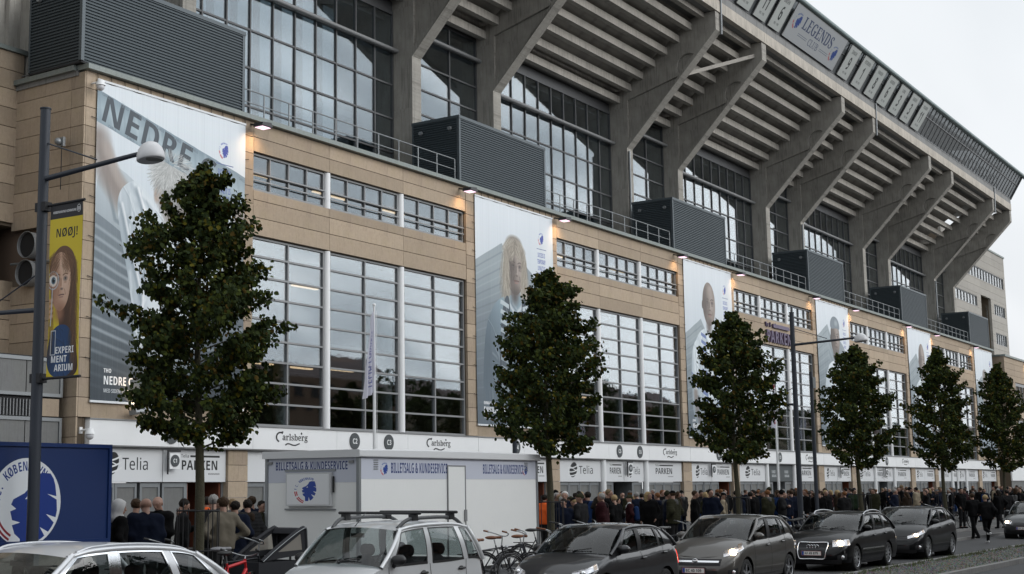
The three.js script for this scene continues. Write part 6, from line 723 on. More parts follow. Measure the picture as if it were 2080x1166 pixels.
  if (o.intake) { const [w, y0, y1] = o.intake; part(t, 'air_intake', fr(-w, w, y0, y1, 0.004, 16), M.dark); }
  if (o.badge) { const q = at(0, o.badge[1], 1, 0.03), g = []; if (o.badge[0] === 4) for (let i = 0; i < 4; i++) g.push(move(plain(new THREE.TorusGeometry(0.048, 0.009, 8, 24)), q.x, q.y, (i - 1.5) * 0.072, 0, Math.PI / 2)); else { g.push(move(plain(new THREE.TorusGeometry(0.055, 0.01, 8, 24)), q.x, q.y, 0, 0, Math.PI / 2)); g.push(bx(q.x - 0.012, q.x + 0.002, q.y - 0.008, q.y + 0.012, -0.05, 0.05)); } part(t, 'badge', merge(g), chrome); }
  if (o.plate) { const [txt, y] = o.plate; const q = at(0, y, 1, 0.03); const tx = canvasTex(416, 92, (g, w, h) => { g.fillStyle = '#e6e6e2'; g.fillRect(0, 0, w, h); g.strokeStyle = '#a32630'; g.lineWidth = 5; g.strokeRect(4, 4, w - 8, h - 8); g.fillStyle = '#1d4fa0'; g.fillRect(7, 7, 44, h - 14); label(g, txt, 62, 72, 72, '#1a1a1a', 0.9); }); part(t, 'plate_holder', bx(q.x + 0.004, q.x + 0.02, y - 0.065, y + 0.065, -0.27, 0.27), trimBlack); part(t, 'number_plate', geo([q.x, y - 0.055, -0.255, q.x, y - 0.055, 0.255, q.x, y + 0.055, 0.255, q.x, y + 0.055, -0.255], null, [0, 0, 1, 0, 1, 1, 0, 1], [0, 1, 2, 0, 2, 3]), std({ map: tx, roughness: 0.5 })); }
  part(t, 'lower_bumper', fr(-Wh * 0.8, Wh * 0.8, 0.2, 0.29, 0.005, 14), trimBlack);
  // wipers, cabin, floor
  for (const [a, b] of [[-0.45, 0.02], [0.12, 0.58]]) { const P1 = cow(a).add(V3(0.02, 0.03, 0)), P2 = cow(b).lerp(rtop(b), 0.1).add(V3(-0.03, 0.045, 0)); part(t, 'wiper', merge([rod(P1, P2, 0.011, 0.007, 5), rod(P1.clone().add(V3(-0.02, -0.015, 0.02)), P1, 0.02, 0.02, 6)]), trimBlack); }
  const cab = [], seats = []; cab.push(bx(o.cowl - 0.1, tb[0] - 0.25, 0.25, 0.42, -Wh + 0.16, Wh - 0.16)); cab.push(bx(o.cowl + 0.12, o.cowl + 0.6, 0.45, sh(o.cowl) - 0.03, -Wh + 0.18, Wh - 0.18)); for (const s of [-1, 1]) cab.push(bx(o.cowl + 0.1, tb[0] - 0.3, 0.42, sh(o.cowl + 0.8) - 0.05, s > 0 ? Wh - 0.16 : -Wh + 0.12, s > 0 ? Wh - 0.12 : -Wh + 0.16)); cab.push(bx(tb[0] - 0.55, tb[0] - 0.25, 0.4, tb[1] - 0.06, -Wh + 0.16, Wh - 0.16));
  part(t, 'cabin', merge(cab), seatM);
  for (const x of [o.cowl + 1.05, o.cowl + 1.85]) for (const z of [-0.36, 0.36]) { if (x > tb[0] - 0.6) continue; const b = new THREE.CapsuleGeometry(0.21, 0.28, 4, 12); b.scale(0.5, 1, 1.05); const hr = new THREE.CapsuleGeometry(0.085, 0.1, 4, 10); hr.rotateX(Math.PI / 2); hr.scale(0.6, 1.1, 1); seats.push(move(b, x + 0.12, 0.86, z, 0, 0, -0.25), move(hr, x + 0.24, Math.min(H - 0.28, 1.26), z)); }
  part(t, 'seats', merge(seats), seatM); part(t, 'steering_wheel', move(plain(new THREE.TorusGeometry(0.18, 0.016, 6, 24)), o.cowl + 0.72, sh(o.cowl) + 0.02, 0.36, 0, 1.2, 0), trimBlack); part(t, 'inner_mirror', bx(rF + 0.02, rF + 0.06, roofY(rF) - 0.1, roofY(rF) - 0.04, -0.11, 0.11), trimBlack);
  part(t, 'underbody', merge([bx(0.18, L - 0.2, 0.17, 0.3, -Wh + 0.3, Wh - 0.3), bx(xf + 0.4, xr - 0.4, 0.17, 0.3, -Wh + 0.08, Wh - 0.08), bx(0.3, o.cowl + 0.2, 0.3, 0.62, -Wh + 0.32, Wh - 0.32)]), M.dark);
  return { t, at, arcX, roofPt, sh, wb, cow, rtop, side, paint, total };
}
function mergeSmooth(list) { const g = mergeGeometries(list.map((k) => { const c = k.clone(); for (const a of Object.keys(c.attributes)) if (!['position', 'normal', 'uv'].includes(a)) c.deleteAttribute(a); return c; })); return g; }
const nCar = (W) => 11.7 + W / 2;
// grey hatchback with chrome grille bar
makeCar({ label: 'grey hatchback with lit headlights and a chrome grille bar, in front of the black estate', s: 28.0, n: nCar(1.73), L: 4.0, W: 1.73, H: 1.49, fo: 0.84, wb: 2.51, R: 0.31, paint: col(0.095, 0.09, 0.084), cowl: 0.98,
  shoulder: [[0, 0.66], [0.15, 0.74], [0.5, 0.86], [1.1, 0.985], [1.7, 1.0], [2.6, 1.03], [3.3, 1.08], [3.75, 1.08], [4, 1.02]], roof: [[1.72, 1.42], [2.1, 1.475], [2.6, 1.49], [3.1, 1.465], [3.55, 1.385]], tailBase: [3.86, 1.06],
  side: [[1.34, 1.86], [2.18, 2.2], [2.3, 2.32], [3.02, 2.98], [3.06, 3.02], [3.34, 3.2]], kinds: ['p', 'g', 'b', 'g', 'b', 'g', 'p'], doors: [[1.3, 0], [2.24, 0.02], [3.2, -0.1]], handles: [2.08, 2.98], mirror: 1.42, head: [0.62, 1.32, 0.68, 0.84, 0.8, 0.98], bulb: [0.84, 0.77, 0.085], litHead: true, turn: [0.62, 0.92], tailLamp: [4.55, 4.85, 0.72, 0.74, 1.02, 0.98], litTail: true, grille: [0.56, 0.5, 0.64], slats: 2, bar: [0.52, 0.57, 0.605], badge: [1, 0.585], intake: [0.5, 0.24, 0.4], plate: ['BC 40 109', 0.4], fog: [0.86, 0.36], spokes: 5, bulge: 0.09 });
// dark grey hatchback
makeCar({ label: 'dark grey five-door hatchback behind the silver van, headlights off', s: 21.55, n: nCar(1.7), L: 4.08, W: 1.7, H: 1.45, fo: 0.83, wb: 2.47, R: 0.31, paint: col(0.036, 0.036, 0.039), cowl: 0.98,
  shoulder: [[0, 0.62], [0.15, 0.7], [0.5, 0.82], [1.1, 0.95], [1.7, 0.97], [2.6, 1.01], [3.4, 1.07], [3.8, 1.06], [4.08, 0.98]], roof: [[1.7, 1.385], [2.1, 1.435], [2.6, 1.45], [3.1, 1.42], [3.6, 1.33]], tailBase: [3.92, 1.04],
  side: [[1.36, 1.86], [2.24, 2.18], [2.36, 2.28], [3.1, 3.0], [3.14, 3.04], [3.38, 3.24]], kinds: ['p', 'g', 'b', 'g', 'b', 'g', 'p'], doors: [[1.3, 0], [2.3, 0.03], [3.25, -0.12]], handles: [2.36, 3.26], mirror: 1.45, head: [0.52, 1.12, 0.6, 0.74, 0.7, 0.84], bulb: [0.72, 0.68, 0.06], tailLamp: [4.5, 4.95, 0.7, 0.74, 0.96, 0.98], litTail: true, grille: [0.42, 0.46, 0.6], slats: 3, intake: [0.5, 0.24, 0.38], badge: [1, 0.6], fog: [0.84, 0.33], spokes: 5 });
// silver tall hatchback with roof bars
{ const c = makeCar({ label: 'tall silver van-like hatchback with black roof bars, in front of the trailer', category: 'car', s: 15.05, n: nCar(1.62), L: 3.52, W: 1.62, H: 1.66, fo: 0.7, wb: 2.36, R: 0.29, paint: col(0.62, 0.63, 0.64), metal: 0.35, cowl: 0.62, inset: 0.12, shoulderIn: 0.95, frontLen: 0.5, bowF: 0.12,
  shoulder: [[0, 0.78], [0.12, 0.88], [0.4, 0.99], [0.75, 1.07], [1.4, 1.09], [2.4, 1.1], [3.1, 1.12], [3.52, 1.06]], roof: [[1.16, 1.57], [1.5, 1.625], [2.1, 1.65], [2.7, 1.64], [3.2, 1.58]], tailBase: [3.44, 1.1],
  side: [[0.98, 1.28], [1.86, 1.84], [1.99, 1.94], [2.82, 2.66], [2.94, 2.8], [3.26, 3.0]], kinds: ['p', 'g', 'p', 'g', 'p', 'g', 'p'], doors: [[0.9, 0], [1.92, 0.0], [2.88, -0.06]], handles: [1.74, 2.72], mirror: 1.0, mirrorM: trimBlack, handleM: trimBlack, head: [0.5, 0.95, 0.66, 0.72, 0.86, 0.9], bulb: [0.68, 0.77, 0.07], tailLamp: [3.95, 4.12, 0.7, 0.7, 1.25, 1.25], grille: [0.4, 0.64, 0.74], intake: [0.5, 0.28, 0.42], spokes: 6, tail: [[0, 0.06], [0.3, 0], [0.6, 0.0], [0.9, 0.02], [1, 0.04]] });
  const g = (x) => c.roofPt(x, 0.9, 0.035); for (const sg of [-1, 1]) { const pts = []; for (let i = 0; i <= 12; i++) { const q = c.roofPt(lerp(1.3, 3.12, i / 12), 0.9, 0.085 * Math.min(1, Math.sin(Math.PI * i / 12) * 2.4) - 0.005); q.z *= sg; pts.push(q); } part(c.t, 'roof_rail', tube(pts, 0.028, 30, 7), std({ color: col(0.06, 0.062, 0.065), roughness: 0.5 })); }
  for (const x of [1.72, 2.72]) { const q = c.roofPt(x, 0.9, 0.14); part(c.t, 'roof_bar', merge([move(plain(new THREE.CapsuleGeometry(0.022, q.z * 2 + 0.24, 3, 8)), q.x, q.y + 0.02, 0, Math.PI / 2)]), trimBlack); for (const sg of [-1, 1]) part(c.t, 'bar_foot', bx(q.x - 0.06, q.x + 0.06, q.y - 0.09, q.y + 0.0, sg * q.z - 0.045, sg * q.z + 0.045), trimBlack); }
  part(c.t, 'aerial', rod(c.roofPt(1.22, -0.1, 0), c.roofPt(1.5, -0.1, 0.16), 0.008, 0.004, 5), trimBlack); }
// silver estate, bottom left corner
makeCar({ label: 'silver estate car with chrome window trim, cut off at the lower left corner', s: 8.35, n: nCar(1.8), L: 4.72, W: 1.8, H: 1.5, fo: 0.93, wb: 2.81, R: 0.33, paint: col(0.66, 0.67, 0.69), metal: 0.35, cowl: 1.18, chromeTrim: true,
  shoulder: [[0, 0.68], [0.15, 0.76], [0.6, 0.9], [1.2, 1.02], [2, 1.04], [3.2, 1.07], [4.2, 1.1], [4.72, 1.04]], roof: [[1.86, 1.455], [2.25, 1.52], [2.9, 1.535], [3.6, 1.49], [4.05, 1.41]], tailBase: [4.55, 1.08],
  side: [[1.5, 2.08], [2.5, 2.52], [2.64, 2.64], [3.5, 3.34], [3.62, 3.46], [4.2, 3.9]], kinds: ['p', 'g', 'b', 'g', 'p', 'g', 'p'], doors: [[1.45, 0], [2.58, 0], [3.55, -0.1]], handles: [2.4, 3.4], mirror: 1.62, head: [0.5, 1.1, 0.6, 0.66, 0.76, 0.82], bulb: [0.75, 0.7, 0.06], tailLamp: [5.2, 5.5, 0.76, 0.78, 0.98, 1.0], grille: [0.36, 0.4, 0.7], rails: std({ color: col(0.5, 0.51, 0.53), metalness: 0.7, roughness: 0.3 }), railH: 0.03, spokes: 7 });
// black estate
makeCar({ label: 'black estate car with four-ring badge, tall grille and one bright headlight', s: 35.25, n: nCar(1.77), L: 4.59, W: 1.77, H: 1.43, fo: 0.92, wb: 2.65, R: 0.315, paint: col(0.0035, 0.0035, 0.0045), metal: 0, coat: 0.45, cowl: 1.22, frontSq: 3.6,
  shoulder: [[0, 0.66], [0.12, 0.74], [0.6, 0.86], [1.2, 0.96], [2, 0.97], [3.2, 1.0], [4.1, 1.02], [4.59, 0.95]], roof: [[1.92, 1.36], [2.3, 1.415], [2.9, 1.43], [3.6, 1.395], [4.0, 1.33]], tailBase: [4.44, 1.0],
  side: [[1.56, 2.1], [2.52, 2.54], [2.64, 2.64], [3.42, 3.28], [3.52, 3.38], [4.12, 3.8]], kinds: ['p', 'g', 'b', 'g', 'b', 'g', 'p'], doors: [[1.5, 0], [2.58, 0], [3.5, -0.1]], handles: [2.42, 3.38], mirror: 1.66, head: [0.52, 1.05, 0.62, 0.66, 0.78, 0.8], bulb: [0.72, 0.705, 0.085], litHead: true, tailLamp: [5.1, 5.4, 0.72, 0.74, 0.92, 0.94], litTail: true, grille: [0.37, 0.32, 0.72], slats: 0, grilleRim: true, badge: [4, 0.615], plate: ['AF 49 879', 0.46], intake: [0.72, 0.24, 0.3], fog: [0.78, 0.36], strip: 0.52, rails: std({ color: col(0.5, 0.51, 0.53), metalness: 0.7, roughness: 0.3 }), spokes: 9 });
// dark hatchback behind
makeCar({ label: 'dark grey five-door hatchback with slim lit headlight, behind the black estate', s: 41.85, n: nCar(1.78), L: 4.31, W: 1.78, H: 1.47, fo: 0.9, wb: 2.65, R: 0.325, paint: col(0.009, 0.0095, 0.011), metal: 0.1, coat: 0.45, cowl: 0.98,
  shoulder: [[0, 0.64], [0.15, 0.72], [0.5, 0.84], [1.1, 0.97], [1.8, 0.99], [2.8, 1.04], [3.6, 1.09], [4.0, 1.08], [4.31, 1.0]], roof: [[1.78, 1.4], [2.2, 1.455], [2.7, 1.47], [3.3, 1.435], [3.8, 1.35]], tailBase: [4.14, 1.06],
  side: [[1.42, 1.95], [2.34, 2.36], [2.46, 2.46], [3.24, 3.1], [3.3, 3.16], [3.58, 3.38]], kinds: ['p', 'g', 'b', 'g', 'b', 'g', 'p'], doors: [[1.38, 0], [2.4, 0.02], [3.35, -0.1]], handles: [2.3, 3.2], mirror: 1.52, mirrorM: trimBlack, head: [0.5, 1.2, 0.6, 0.78, 0.68, 0.9], bulb: [0.76, 0.7, 0.06], litHead: true, tailLamp: [4.9, 5.2, 0.8, 0.82, 1.0, 1.0], grille: [0.48, 0.53, 0.62], slats: 1, intake: [0.55, 0.25, 0.4], fog: [0.86, 0.36], spokes: 10 });
// small dark car at the right edge
makeCar({ label: 'dark grey car with lit headlight at the right edge of the picture', s: 59.6, n: nCar(1.7) + 0.1, L: 4.1, W: 1.7, H: 1.43, fo: 0.82, wb: 2.47, R: 0.31, paint: col(0.03, 0.031, 0.034), cowl: 1.05,
  shoulder: [[0, 0.64], [0.15, 0.7], [0.5, 0.8], [1.15, 0.93], [2.6, 0.97], [3.7, 1.0], [4.1, 0.94]], roof: [[1.75, 1.36], [2.2, 1.42], [2.7, 1.43], [3.2, 1.39], [3.6, 1.3]], tailBase: [3.92, 0.98],
  side: [[1.42, 1.9], [2.26, 2.28], [2.38, 2.38], [3.1, 2.98], [3.2, 3.06], [3.4, 3.2]], kinds: ['p', 'g', 'b', 'g', 'p', 'g', 'p'], doors: [[1.36, 0], [2.32, 0], [3.2, -0.1]], handles: [2.2, 3.1], mirror: 1.5, head: [0.5, 1.05, 0.58, 0.64, 0.7, 0.76], bulb: [0.7, 0.655, 0.07], litHead: true, tailLamp: [4.5, 4.8, 0.7, 0.7, 0.9, 0.9], grille: [0.4, 0.5, 0.62], slats: 2, intake: [0.5, 0.24, 0.38], plate: ['XK 22 914', 0.42], spokes: 6 });

// ---------- bicycles ----------
const spokeM = std({ color: col(0.35, 0.36, 0.37), metalness: 0.8, roughness: 0.35 });
const bikeWheelTyre = (R) => plain(new THREE.TorusGeometry(R, 0.018, 7, 36)), bikeSpokes = (R) => { const l = [plain(new THREE.TorusGeometry(R - 0.025, 0.011, 5, 36)), move(plain(new THREE.CylinderGeometry(0.022, 0.022, 0.09, 10)), 0, 0, 0, Math.PI / 2)]; for (let i = 0; i < 18; i++) { const a = i / 18 * 6.283; l.push(rod(V3(0.015 * Math.cos(a + 1), 0.015 * Math.sin(a + 1), (i % 2 - 0.5) * 0.05), V3((R - 0.025) * Math.cos(a), (R - 0.025) * Math.sin(a), 0), 0.0022, 0.0022, 3)); } return merge(l); };
const BW = bikeWheelTyre(0.335), BS = bikeSpokes(0.335);
function makeBike(o) { // local x runs from rear wheel (0) to front wheel (1.06), y up
  const t = thing('bicycle', o.label, 'bicycle', [o.s, o.y ?? GY, -o.n], o.turn || 0, 'parked bicycles'); if (o.leanX) t.rotation.x = o.leanX;
  const R = 0.345, rx = 0, fx = 1.08, bb = V3(0.44, 0.29, 0), seatT = V3(0.27, 0.86, 0), headT = V3(0.86, o.step ? 0.86 : 0.9, 0), headB = V3(0.9, 0.74, 0), rw = V3(rx, R, 0), fw = V3(fx, R, 0), paint = std({ color: o.color, roughness: 0.35, metalness: 0.2 });
  const fr = [rod(bb, seatT, 0.017), rod(headB, bb, 0.02), rod(headB, headT, 0.022)]; if (!o.step) fr.push(rod(V3(0.29, 0.8, 0), headT.clone().add(V3(0.01, -0.04, 0)), o.thick || 0.017)); else fr.push(rod(V3(0.36, 0.5, 0), headT.clone().add(V3(0.02, -0.06, 0)), 0.017)); if (o.thick) fr.push(rod(headB, bb, 0.032)); for (const z of [-0.055, 0.055]) fr.push(rod(bb.clone().setZ(z * 0.5), rw.clone().setZ(z), 0.011), rod(V3(0.28, 0.8, z * 0.4), rw.clone().setZ(z), 0.009)); part(t, 'frame', merge(fr), paint);
  part(t, 'fork', merge([rod(headB, headB.clone().add(V3(0.03, -0.06, 0)), 0.018), ...[-0.05, 0.05].map((z) => rod(V3(0.93, 0.68, z), fw.clone().setZ(z), 0.012))]), paint);
  for (const x of [rx, fx]) { const w = part(t, 'wheel', BW, rubber); w.position.set(x, R, 0); part(w, 'spokes', BS, spokeM); }
  if (o.fenders !== false) for (const [x, a0, a1] of [[rx, 0.2, 2.9], [fx, 0.35, 2.6]]) { const pts = []; for (let i = 0; i <= 10; i++) { const a = lerp(a0, a1, i / 10); pts.push(V3(x + 0.375 * Math.cos(a), R + 0.375 * Math.sin(a), 0)); } part(t, 'mudguard', tube(pts, 0.02, 16, 5), trimBlack); }
  part(t, 'seat_post', rod(seatT, V3(0.24, 0.98, 0), 0.013), spokeM); const sd = new THREE.SphereGeometry(0.13, 14, 8); sd.scale(1.05, 0.3, 0.75); const sn = new THREE.CapsuleGeometry(0.028, 0.14, 3, 8); sn.rotateZ(Math.PI / 2); part(t, 'saddle', merge([move(plain(sd), 0.18, 1.02, 0), move(plain(sn), 0.31, 1.025, 0)]), std({ color: o.saddle || col(0.02, 0.02, 0.02), roughness: 0.6 }));
  const hy = o.flat ? 0.98 : 1.12; part(t, 'handlebar', merge([rod(headT, V3(0.88, hy - 0.04, 0), 0.013), tube([V3(0.72, hy + 0.06, -0.3), V3(0.85, hy + 0.02, -0.24), V3(0.92, hy - 0.03, -0.08), V3(0.92, hy - 0.03, 0.08), V3(0.85, hy + 0.02, 0.24), V3(0.72, hy + 0.06, 0.3)], 0.012, 24, 6)]), spokeM); for (const z of [-0.31, 0.31]) part(t, 'grip', rod(V3(0.64, hy + 0.075, z), V3(0.76, hy + 0.05, z * 0.97), 0.018), std({ color: o.grip || col(0.02, 0.02, 0.02), roughness: 0.7 }));
  part(t, 'crank', merge([move(plain(new THREE.CylinderGeometry(0.09, 0.09, 0.012, 20)), bb.x, bb.y, 0.06, Math.PI / 2), rod(V3(bb.x, bb.y, 0.08), V3(bb.x + 0.1, bb.y - 0.13, 0.08), 0.009), rod(V3(bb.x, bb.y, -0.08), V3(bb.x - 0.1, bb.y + 0.13, -0.08), 0.009), bx(bb.x + 0.05, bb.x + 0.15, bb.y - 0.15, bb.y - 0.12, -0.16, -0.08), bx(bb.x - 0.15, bb.x - 0.05, bb.y + 0.12, bb.y + 0.15, 0.08, 0.16)]), spokeM);
  if (o.rack !== false) part(t, 'rack', merge([bx(-0.22, 0.24, 0.74, 0.755, -0.07, -0.055), bx(-0.22, 0.24, 0.74, 0.755, 0.055, 0.07), bx(-0.2, -0.18, 0.74, 0.756, -0.055, 0.055), bx(0.0, 0.02, 0.74, 0.756, -0.055, 0.055), rod(V3(-0.1, 0.74, 0.06), V3(0, R, 0.06), 0.007), rod(V3(-0.1, 0.74, -0.06), V3(0, R, -0.06), 0.007)]), trimBlack);
  if (o.light) part(t, 'lamp', ball(0.98, 0.86, 0, 0.04), spokeM);
  return t;
}
const brownL = col(0.16, 0.06, 0.025), blk = col(0.015, 0.016, 0.02);
makeBike({ label: 'black bicycle with brown saddle and rear rack, beside the rear of the tall silver car', s: 23.9, n: 15.6, y: 0.1, turn: -0.35, color: blk, saddle: brownL, grip: brownL, light: true });
makeBike({ label: 'dark bicycle with tall chrome handlebar and brown grips before the trailer', s: 25.4, n: 16.2, y: 0.1, turn: -1.15, color: blk, grip: brownL, saddle: brownL });
makeBike({ label: 'black step-through bicycle with swept handlebar right of the brown-saddled one', s: 26.3, n: 16.1, y: 0.1, turn: -0.9, color: col(0.02, 0.025, 0.04), step: true, grip: brownL, saddle: brownL });
makeBike({ label: 'dark bicycle leaning near the second tree trunk with a pale handlebar', s: 27.4, n: 16.4, turn: -0.9, color: col(0.03, 0.03, 0.035), step: true });
makeBike({ label: 'black bicycle just behind the roof of the grey hatchback, beside the second tree', s: 30.2, n: 16.9, turn: -1.9, color: blk, light: true });
makeBike({ label: 'bright red bicycle with black tyres at the rear of the silver estate', s: 16.0, n: 15.0, y: 0.18, turn: 0.25, color: col(0.5, 0.015, 0.02), thick: 0.026, fenders: false, rack: false, flat: true });
makeBike({ label: 'black bicycle with grey saddle behind the red bicycle', s: 16.7, n: 15.9, y: 0.2, turn: -0.5, color: blk, saddle: col(0.2, 0.2, 0.21) });
makeBike({ label: 'black bicycle with grey basket handlebars at the nearest tree trunk', s: 15.6, n: 16.75, turn: -0.2, color: blk });
makeBike({ label: 'dark bicycle with pale grips standing before the blue trailer', s: 13.6, n: 16.2, y: 0.35, turn: 2.4, color: col(0.03, 0.05, 0.03), grip: col(0.5, 0.5, 0.5) });
{ const wh = ['leftmost of', 'second from left in', 'third from left in', 'fourth from left in', 'fifth from left in', 'rightmost of']; for (let i = 0; i < 6; i++) makeBike({ label: `black bicycle, ${wh[i]} the bicycle row below the second lamp post`, s: 38.4 + i * 1.05, n: 15.6 + (i % 3) * 0.25, y: 0.1, turn: -1.2 + (i % 2) * 0.35, color: i % 2 ? blk : col(0.03, 0.035, 0.05), step: i % 3 === 1, light: i % 2 === 0 }); }
makeBike({ label: 'black bicycle between the crowd and the lit grey hatchback, grey saddle', s: 33.2, n: 15.9, y: 0.1, turn: -0.7, color: blk, saddle: col(0.12, 0.12, 0.12) });
makeBike({ label: 'dark bicycle standing among the people at the right near the street', s: 58, n: 16.2, turn: -0.4, color: blk });
makeBike({ label: 'dark bicycle pushed along at the far right edge of the crowd', s: 66, n: 16.8, turn: -0.4, color: blk });
// cargo tricycle with its child hood folded open
{
  const t = thing('cargo_tricycle', 'black cargo tricycle with open hood and clear side windows before the trailer', 'cargo bike', [17.15, 0.16, -15.5], -0.12); const cloth = std({ color: col(0.012, 0.013, 0.017), roughness: 0.75, side: THREE.DoubleSide }), win = phy({ color: col(0.75, 0.7, 0.62), transmission: 0.7, thickness: 0, roughness: 0.25 });
  part(t, 'box', merge([bx(0, 0.95, 0.3, 0.85, -0.34, -0.3), bx(0, 0.95, 0.3, 0.85, 0.3, 0.34), bx(0, 0.04, 0.3, 0.85, -0.3, 0.3), bx(0.91, 0.95, 0.3, 0.85, -0.3, 0.3), bx(0.04, 0.91, 0.3, 0.33, -0.3, 0.3)]), cloth);
  for (const z of [-0.42, 0.42]) { const w = part(t, 'wheel', plain(new THREE.TorusGeometry(0.25, 0.02, 7, 30)), rubber); w.position.set(0.35, 0.27, z); const s = part(w, 'spokes', BS, spokeM); s.scale.setScalar(0.75); } { const w = part(t, 'wheel', BW, rubber); w.position.set(1.95, 0.35, 0); part(w, 'spokes', BS, spokeM); }
  const hoop = (z, x0, x1) => [V3(x0, 0.86, z), V3(x0 + (x1 - x0) * 0.25, 1.02, z), V3(x1 - 0.14, 1.34, z), V3(x1 - 0.02, 1.37, z), V3(x1, 1.26, z), V3(x1 + 0.02, 0.95, z)];
  for (const [z, d] of [[-0.32, 0.0], [0.32, 0.06]]) { const h = hoop(z, 0.02 + d, 0.98 + d); part(t, 'hood_bow', tube(h, 0.035, 40, 7), cloth); const s = new THREE.Shape(); const pp = h.map((v) => [v.x, v.y]); s.moveTo(...pp[0]); for (const q of pp.slice(1)) s.lineTo(...q); s.closePath(); const hole = new THREE.Path(); hole.moveTo(0.36 + d, 1.0); hole.lineTo(0.86 + d, 1.28); hole.lineTo(0.9 + d, 1.02); hole.closePath(); s.holes.push(hole); part(t, 'hood_side', move(plain(new THREE.ExtrudeGeometry(s, { depth: 0.012, bevelEnabled: false })), 0, 0, z), cloth); const ws = new THREE.Shape(); ws.moveTo(0.36 + d, 1.0); ws.lineTo(0.86 + d, 1.28); ws.lineTo(0.9 + d, 1.02); ws.closePath(); part(t, 'hood_window', move(plain(new THREE.ShapeGeometry(ws)), 0, 0, z + 0.006), win); }
  part(t, 'hood_cover', gridGeo(8, 10, (u, v) => { const h = new THREE.CatmullRomCurve3(hoop(0, 0.74, 1.02)).getPoint(0.35 + 0.65 * v); h.z = lerp(-0.32, 0.32, u); return h; }, false), cloth);
  part(t, 'piping', merge([tube(hoop(0.36, 0.08, 1.04), 0.008, 40, 5)]), M.galv);
  part(t, 'frame', merge([rod(V3(0.95, 0.4, 0), V3(1.95, 0.35, 0), 0.025), rod(V3(1.5, 0.36, 0), V3(1.42, 0.92, 0), 0.02), rod(V3(0.98, 0.45, 0), V3(1.0, 1.0, 0), 0.02), tube([V3(1.05, 1.02, -0.3), V3(0.98, 1.02, 0), V3(1.05, 1.02, 0.3)], 0.014, 12, 6)]), trimBlack); part(t, 'saddle', merge([ball(1.42, 0.96, 0, 0.13, 1.05, 0.3, 0.8)]), trimBlack);
}

// ---------- people ----------
// surface of a distance field on a grid (surface nets)
function surfaceNet(f, lo, hi, h) {
  const nx = Math.ceil((hi[0] - lo[0]) / h) + 2, ny = Math.ceil((hi[1] - lo[1]) / h) + 2, nz = Math.ceil((hi[2] - lo[2]) / h) + 2, v = new Float32Array(nx * ny * nz), id = (i, j, k) => i + nx * (j + ny * k);
  for (let k = 0; k < nz; k++) for (let j = 0; j < ny; j++) for (let i = 0; i < nx; i++) v[id(i, j, k)] = (i === 0 || j === 0 || k === 0 || i === nx - 1 || j === ny - 1 || k === nz - 1) ? 1 : f(lo[0] + (i - 0.5) * h, lo[1] + (j - 0.5) * h, lo[2] + (k - 0.5) * h);
  const vi = new Int32Array(nx * ny * nz).fill(-1), p = [], ix = [];
  for (let k = 0; k < nz - 1; k++) for (let j = 0; j < ny - 1; j++) for (let i = 0; i < nx - 1; i++) { let m = 0; const c = []; for (let d = 0; d < 8; d++) { const q = v[id(i + (d & 1), j + ((d >> 1) & 1), k + (d >> 2))]; c.push(q); if (q < 0) m |= 1 << d; } if (m === 0 || m === 255) continue; let x = 0, y = 0, z = 0, n = 0; for (let a = 0; a < 8; a++) for (const b of [1, 2, 4]) { const e = a | b; if (e === a) continue; const A = c[a], B = c[e]; if ((A < 0) === (B < 0)) continue; const t = A / (A - B); x += (a & 1) + (b === 1 ? t : 0); y += ((a >> 1) & 1) + (b === 2 ? t : 0); z += (a >> 2) + (b === 4 ? t : 0); n++; } vi[id(i, j, k)] = p.length / 3; p.push(lo[0] + (i - 0.5 + x / n) * h, lo[1] + (j - 0.5 + y / n) * h, lo[2] + (k - 0.5 + z / n) * h); }
  const quad = (a, b, c, d, fl) => { if (a < 0 || b < 0 || c < 0 || d < 0) return; if (fl) ix.push(a, b, c, a, c, d); else ix.push(a, c, b, a, d, c); };
  for (let k = 1; k < nz - 1; k++) for (let j = 1; j < ny - 1; j++) for (let i = 1; i < nx - 1; i++) { const s = v[id(i, j, k)] < 0; if (s !== v[id(i + 1, j, k)] < 0) quad(vi[id(i, j - 1, k - 1)], vi[id(i, j, k - 1)], vi[id(i, j, k)], vi[id(i, j - 1, k)], s); if (s !== v[id(i, j + 1, k)] < 0) quad(vi[id(i - 1, j, k - 1)], vi[id(i - 1, j, k)], vi[id(i, j, k)], vi[id(i, j, k - 1)], s); if (s !== v[id(i, j, k + 1)] < 0) quad(vi[id(i - 1, j - 1, k)], vi[id(i, j - 1, k)], vi[id(i, j, k)], vi[id(i - 1, j, k)], s); }
  return geo(p, null, null, ix);
}
const cap = (x, y, z, a, b, ra, rb) => { const dx = b[0] - a[0], dy = b[1] - a[1], dz = b[2] - a[2], t = clamp(((x - a[0]) * dx + (y - a[1]) * dy + (z - a[2]) * dz) / (dx * dx + dy * dy + dz * dz)); return Math.hypot(x - a[0] - dx * t, y - a[1] - dy * t, z - a[2] - dz * t) - (ra + (rb - ra) * t); };
const smin = (a, b, k) => { const h = Math.max(k - Math.abs(a - b), 0) / k; return Math.min(a, b) - h * h * k * 0.25; };
const field = (L, k) => (x, y, z) => { let d = 9; for (const [a, b, ra, rb] of L) d = smin(d, cap(x, y, z, a, b, ra, rb), k); return d; };
const add3 = (a, b) => [a[0] + b[0], a[1] + b[1], a[2] + b[2]], mix3 = (a, b, t) => a.map((v, i) => lerp(v, b[i], t));
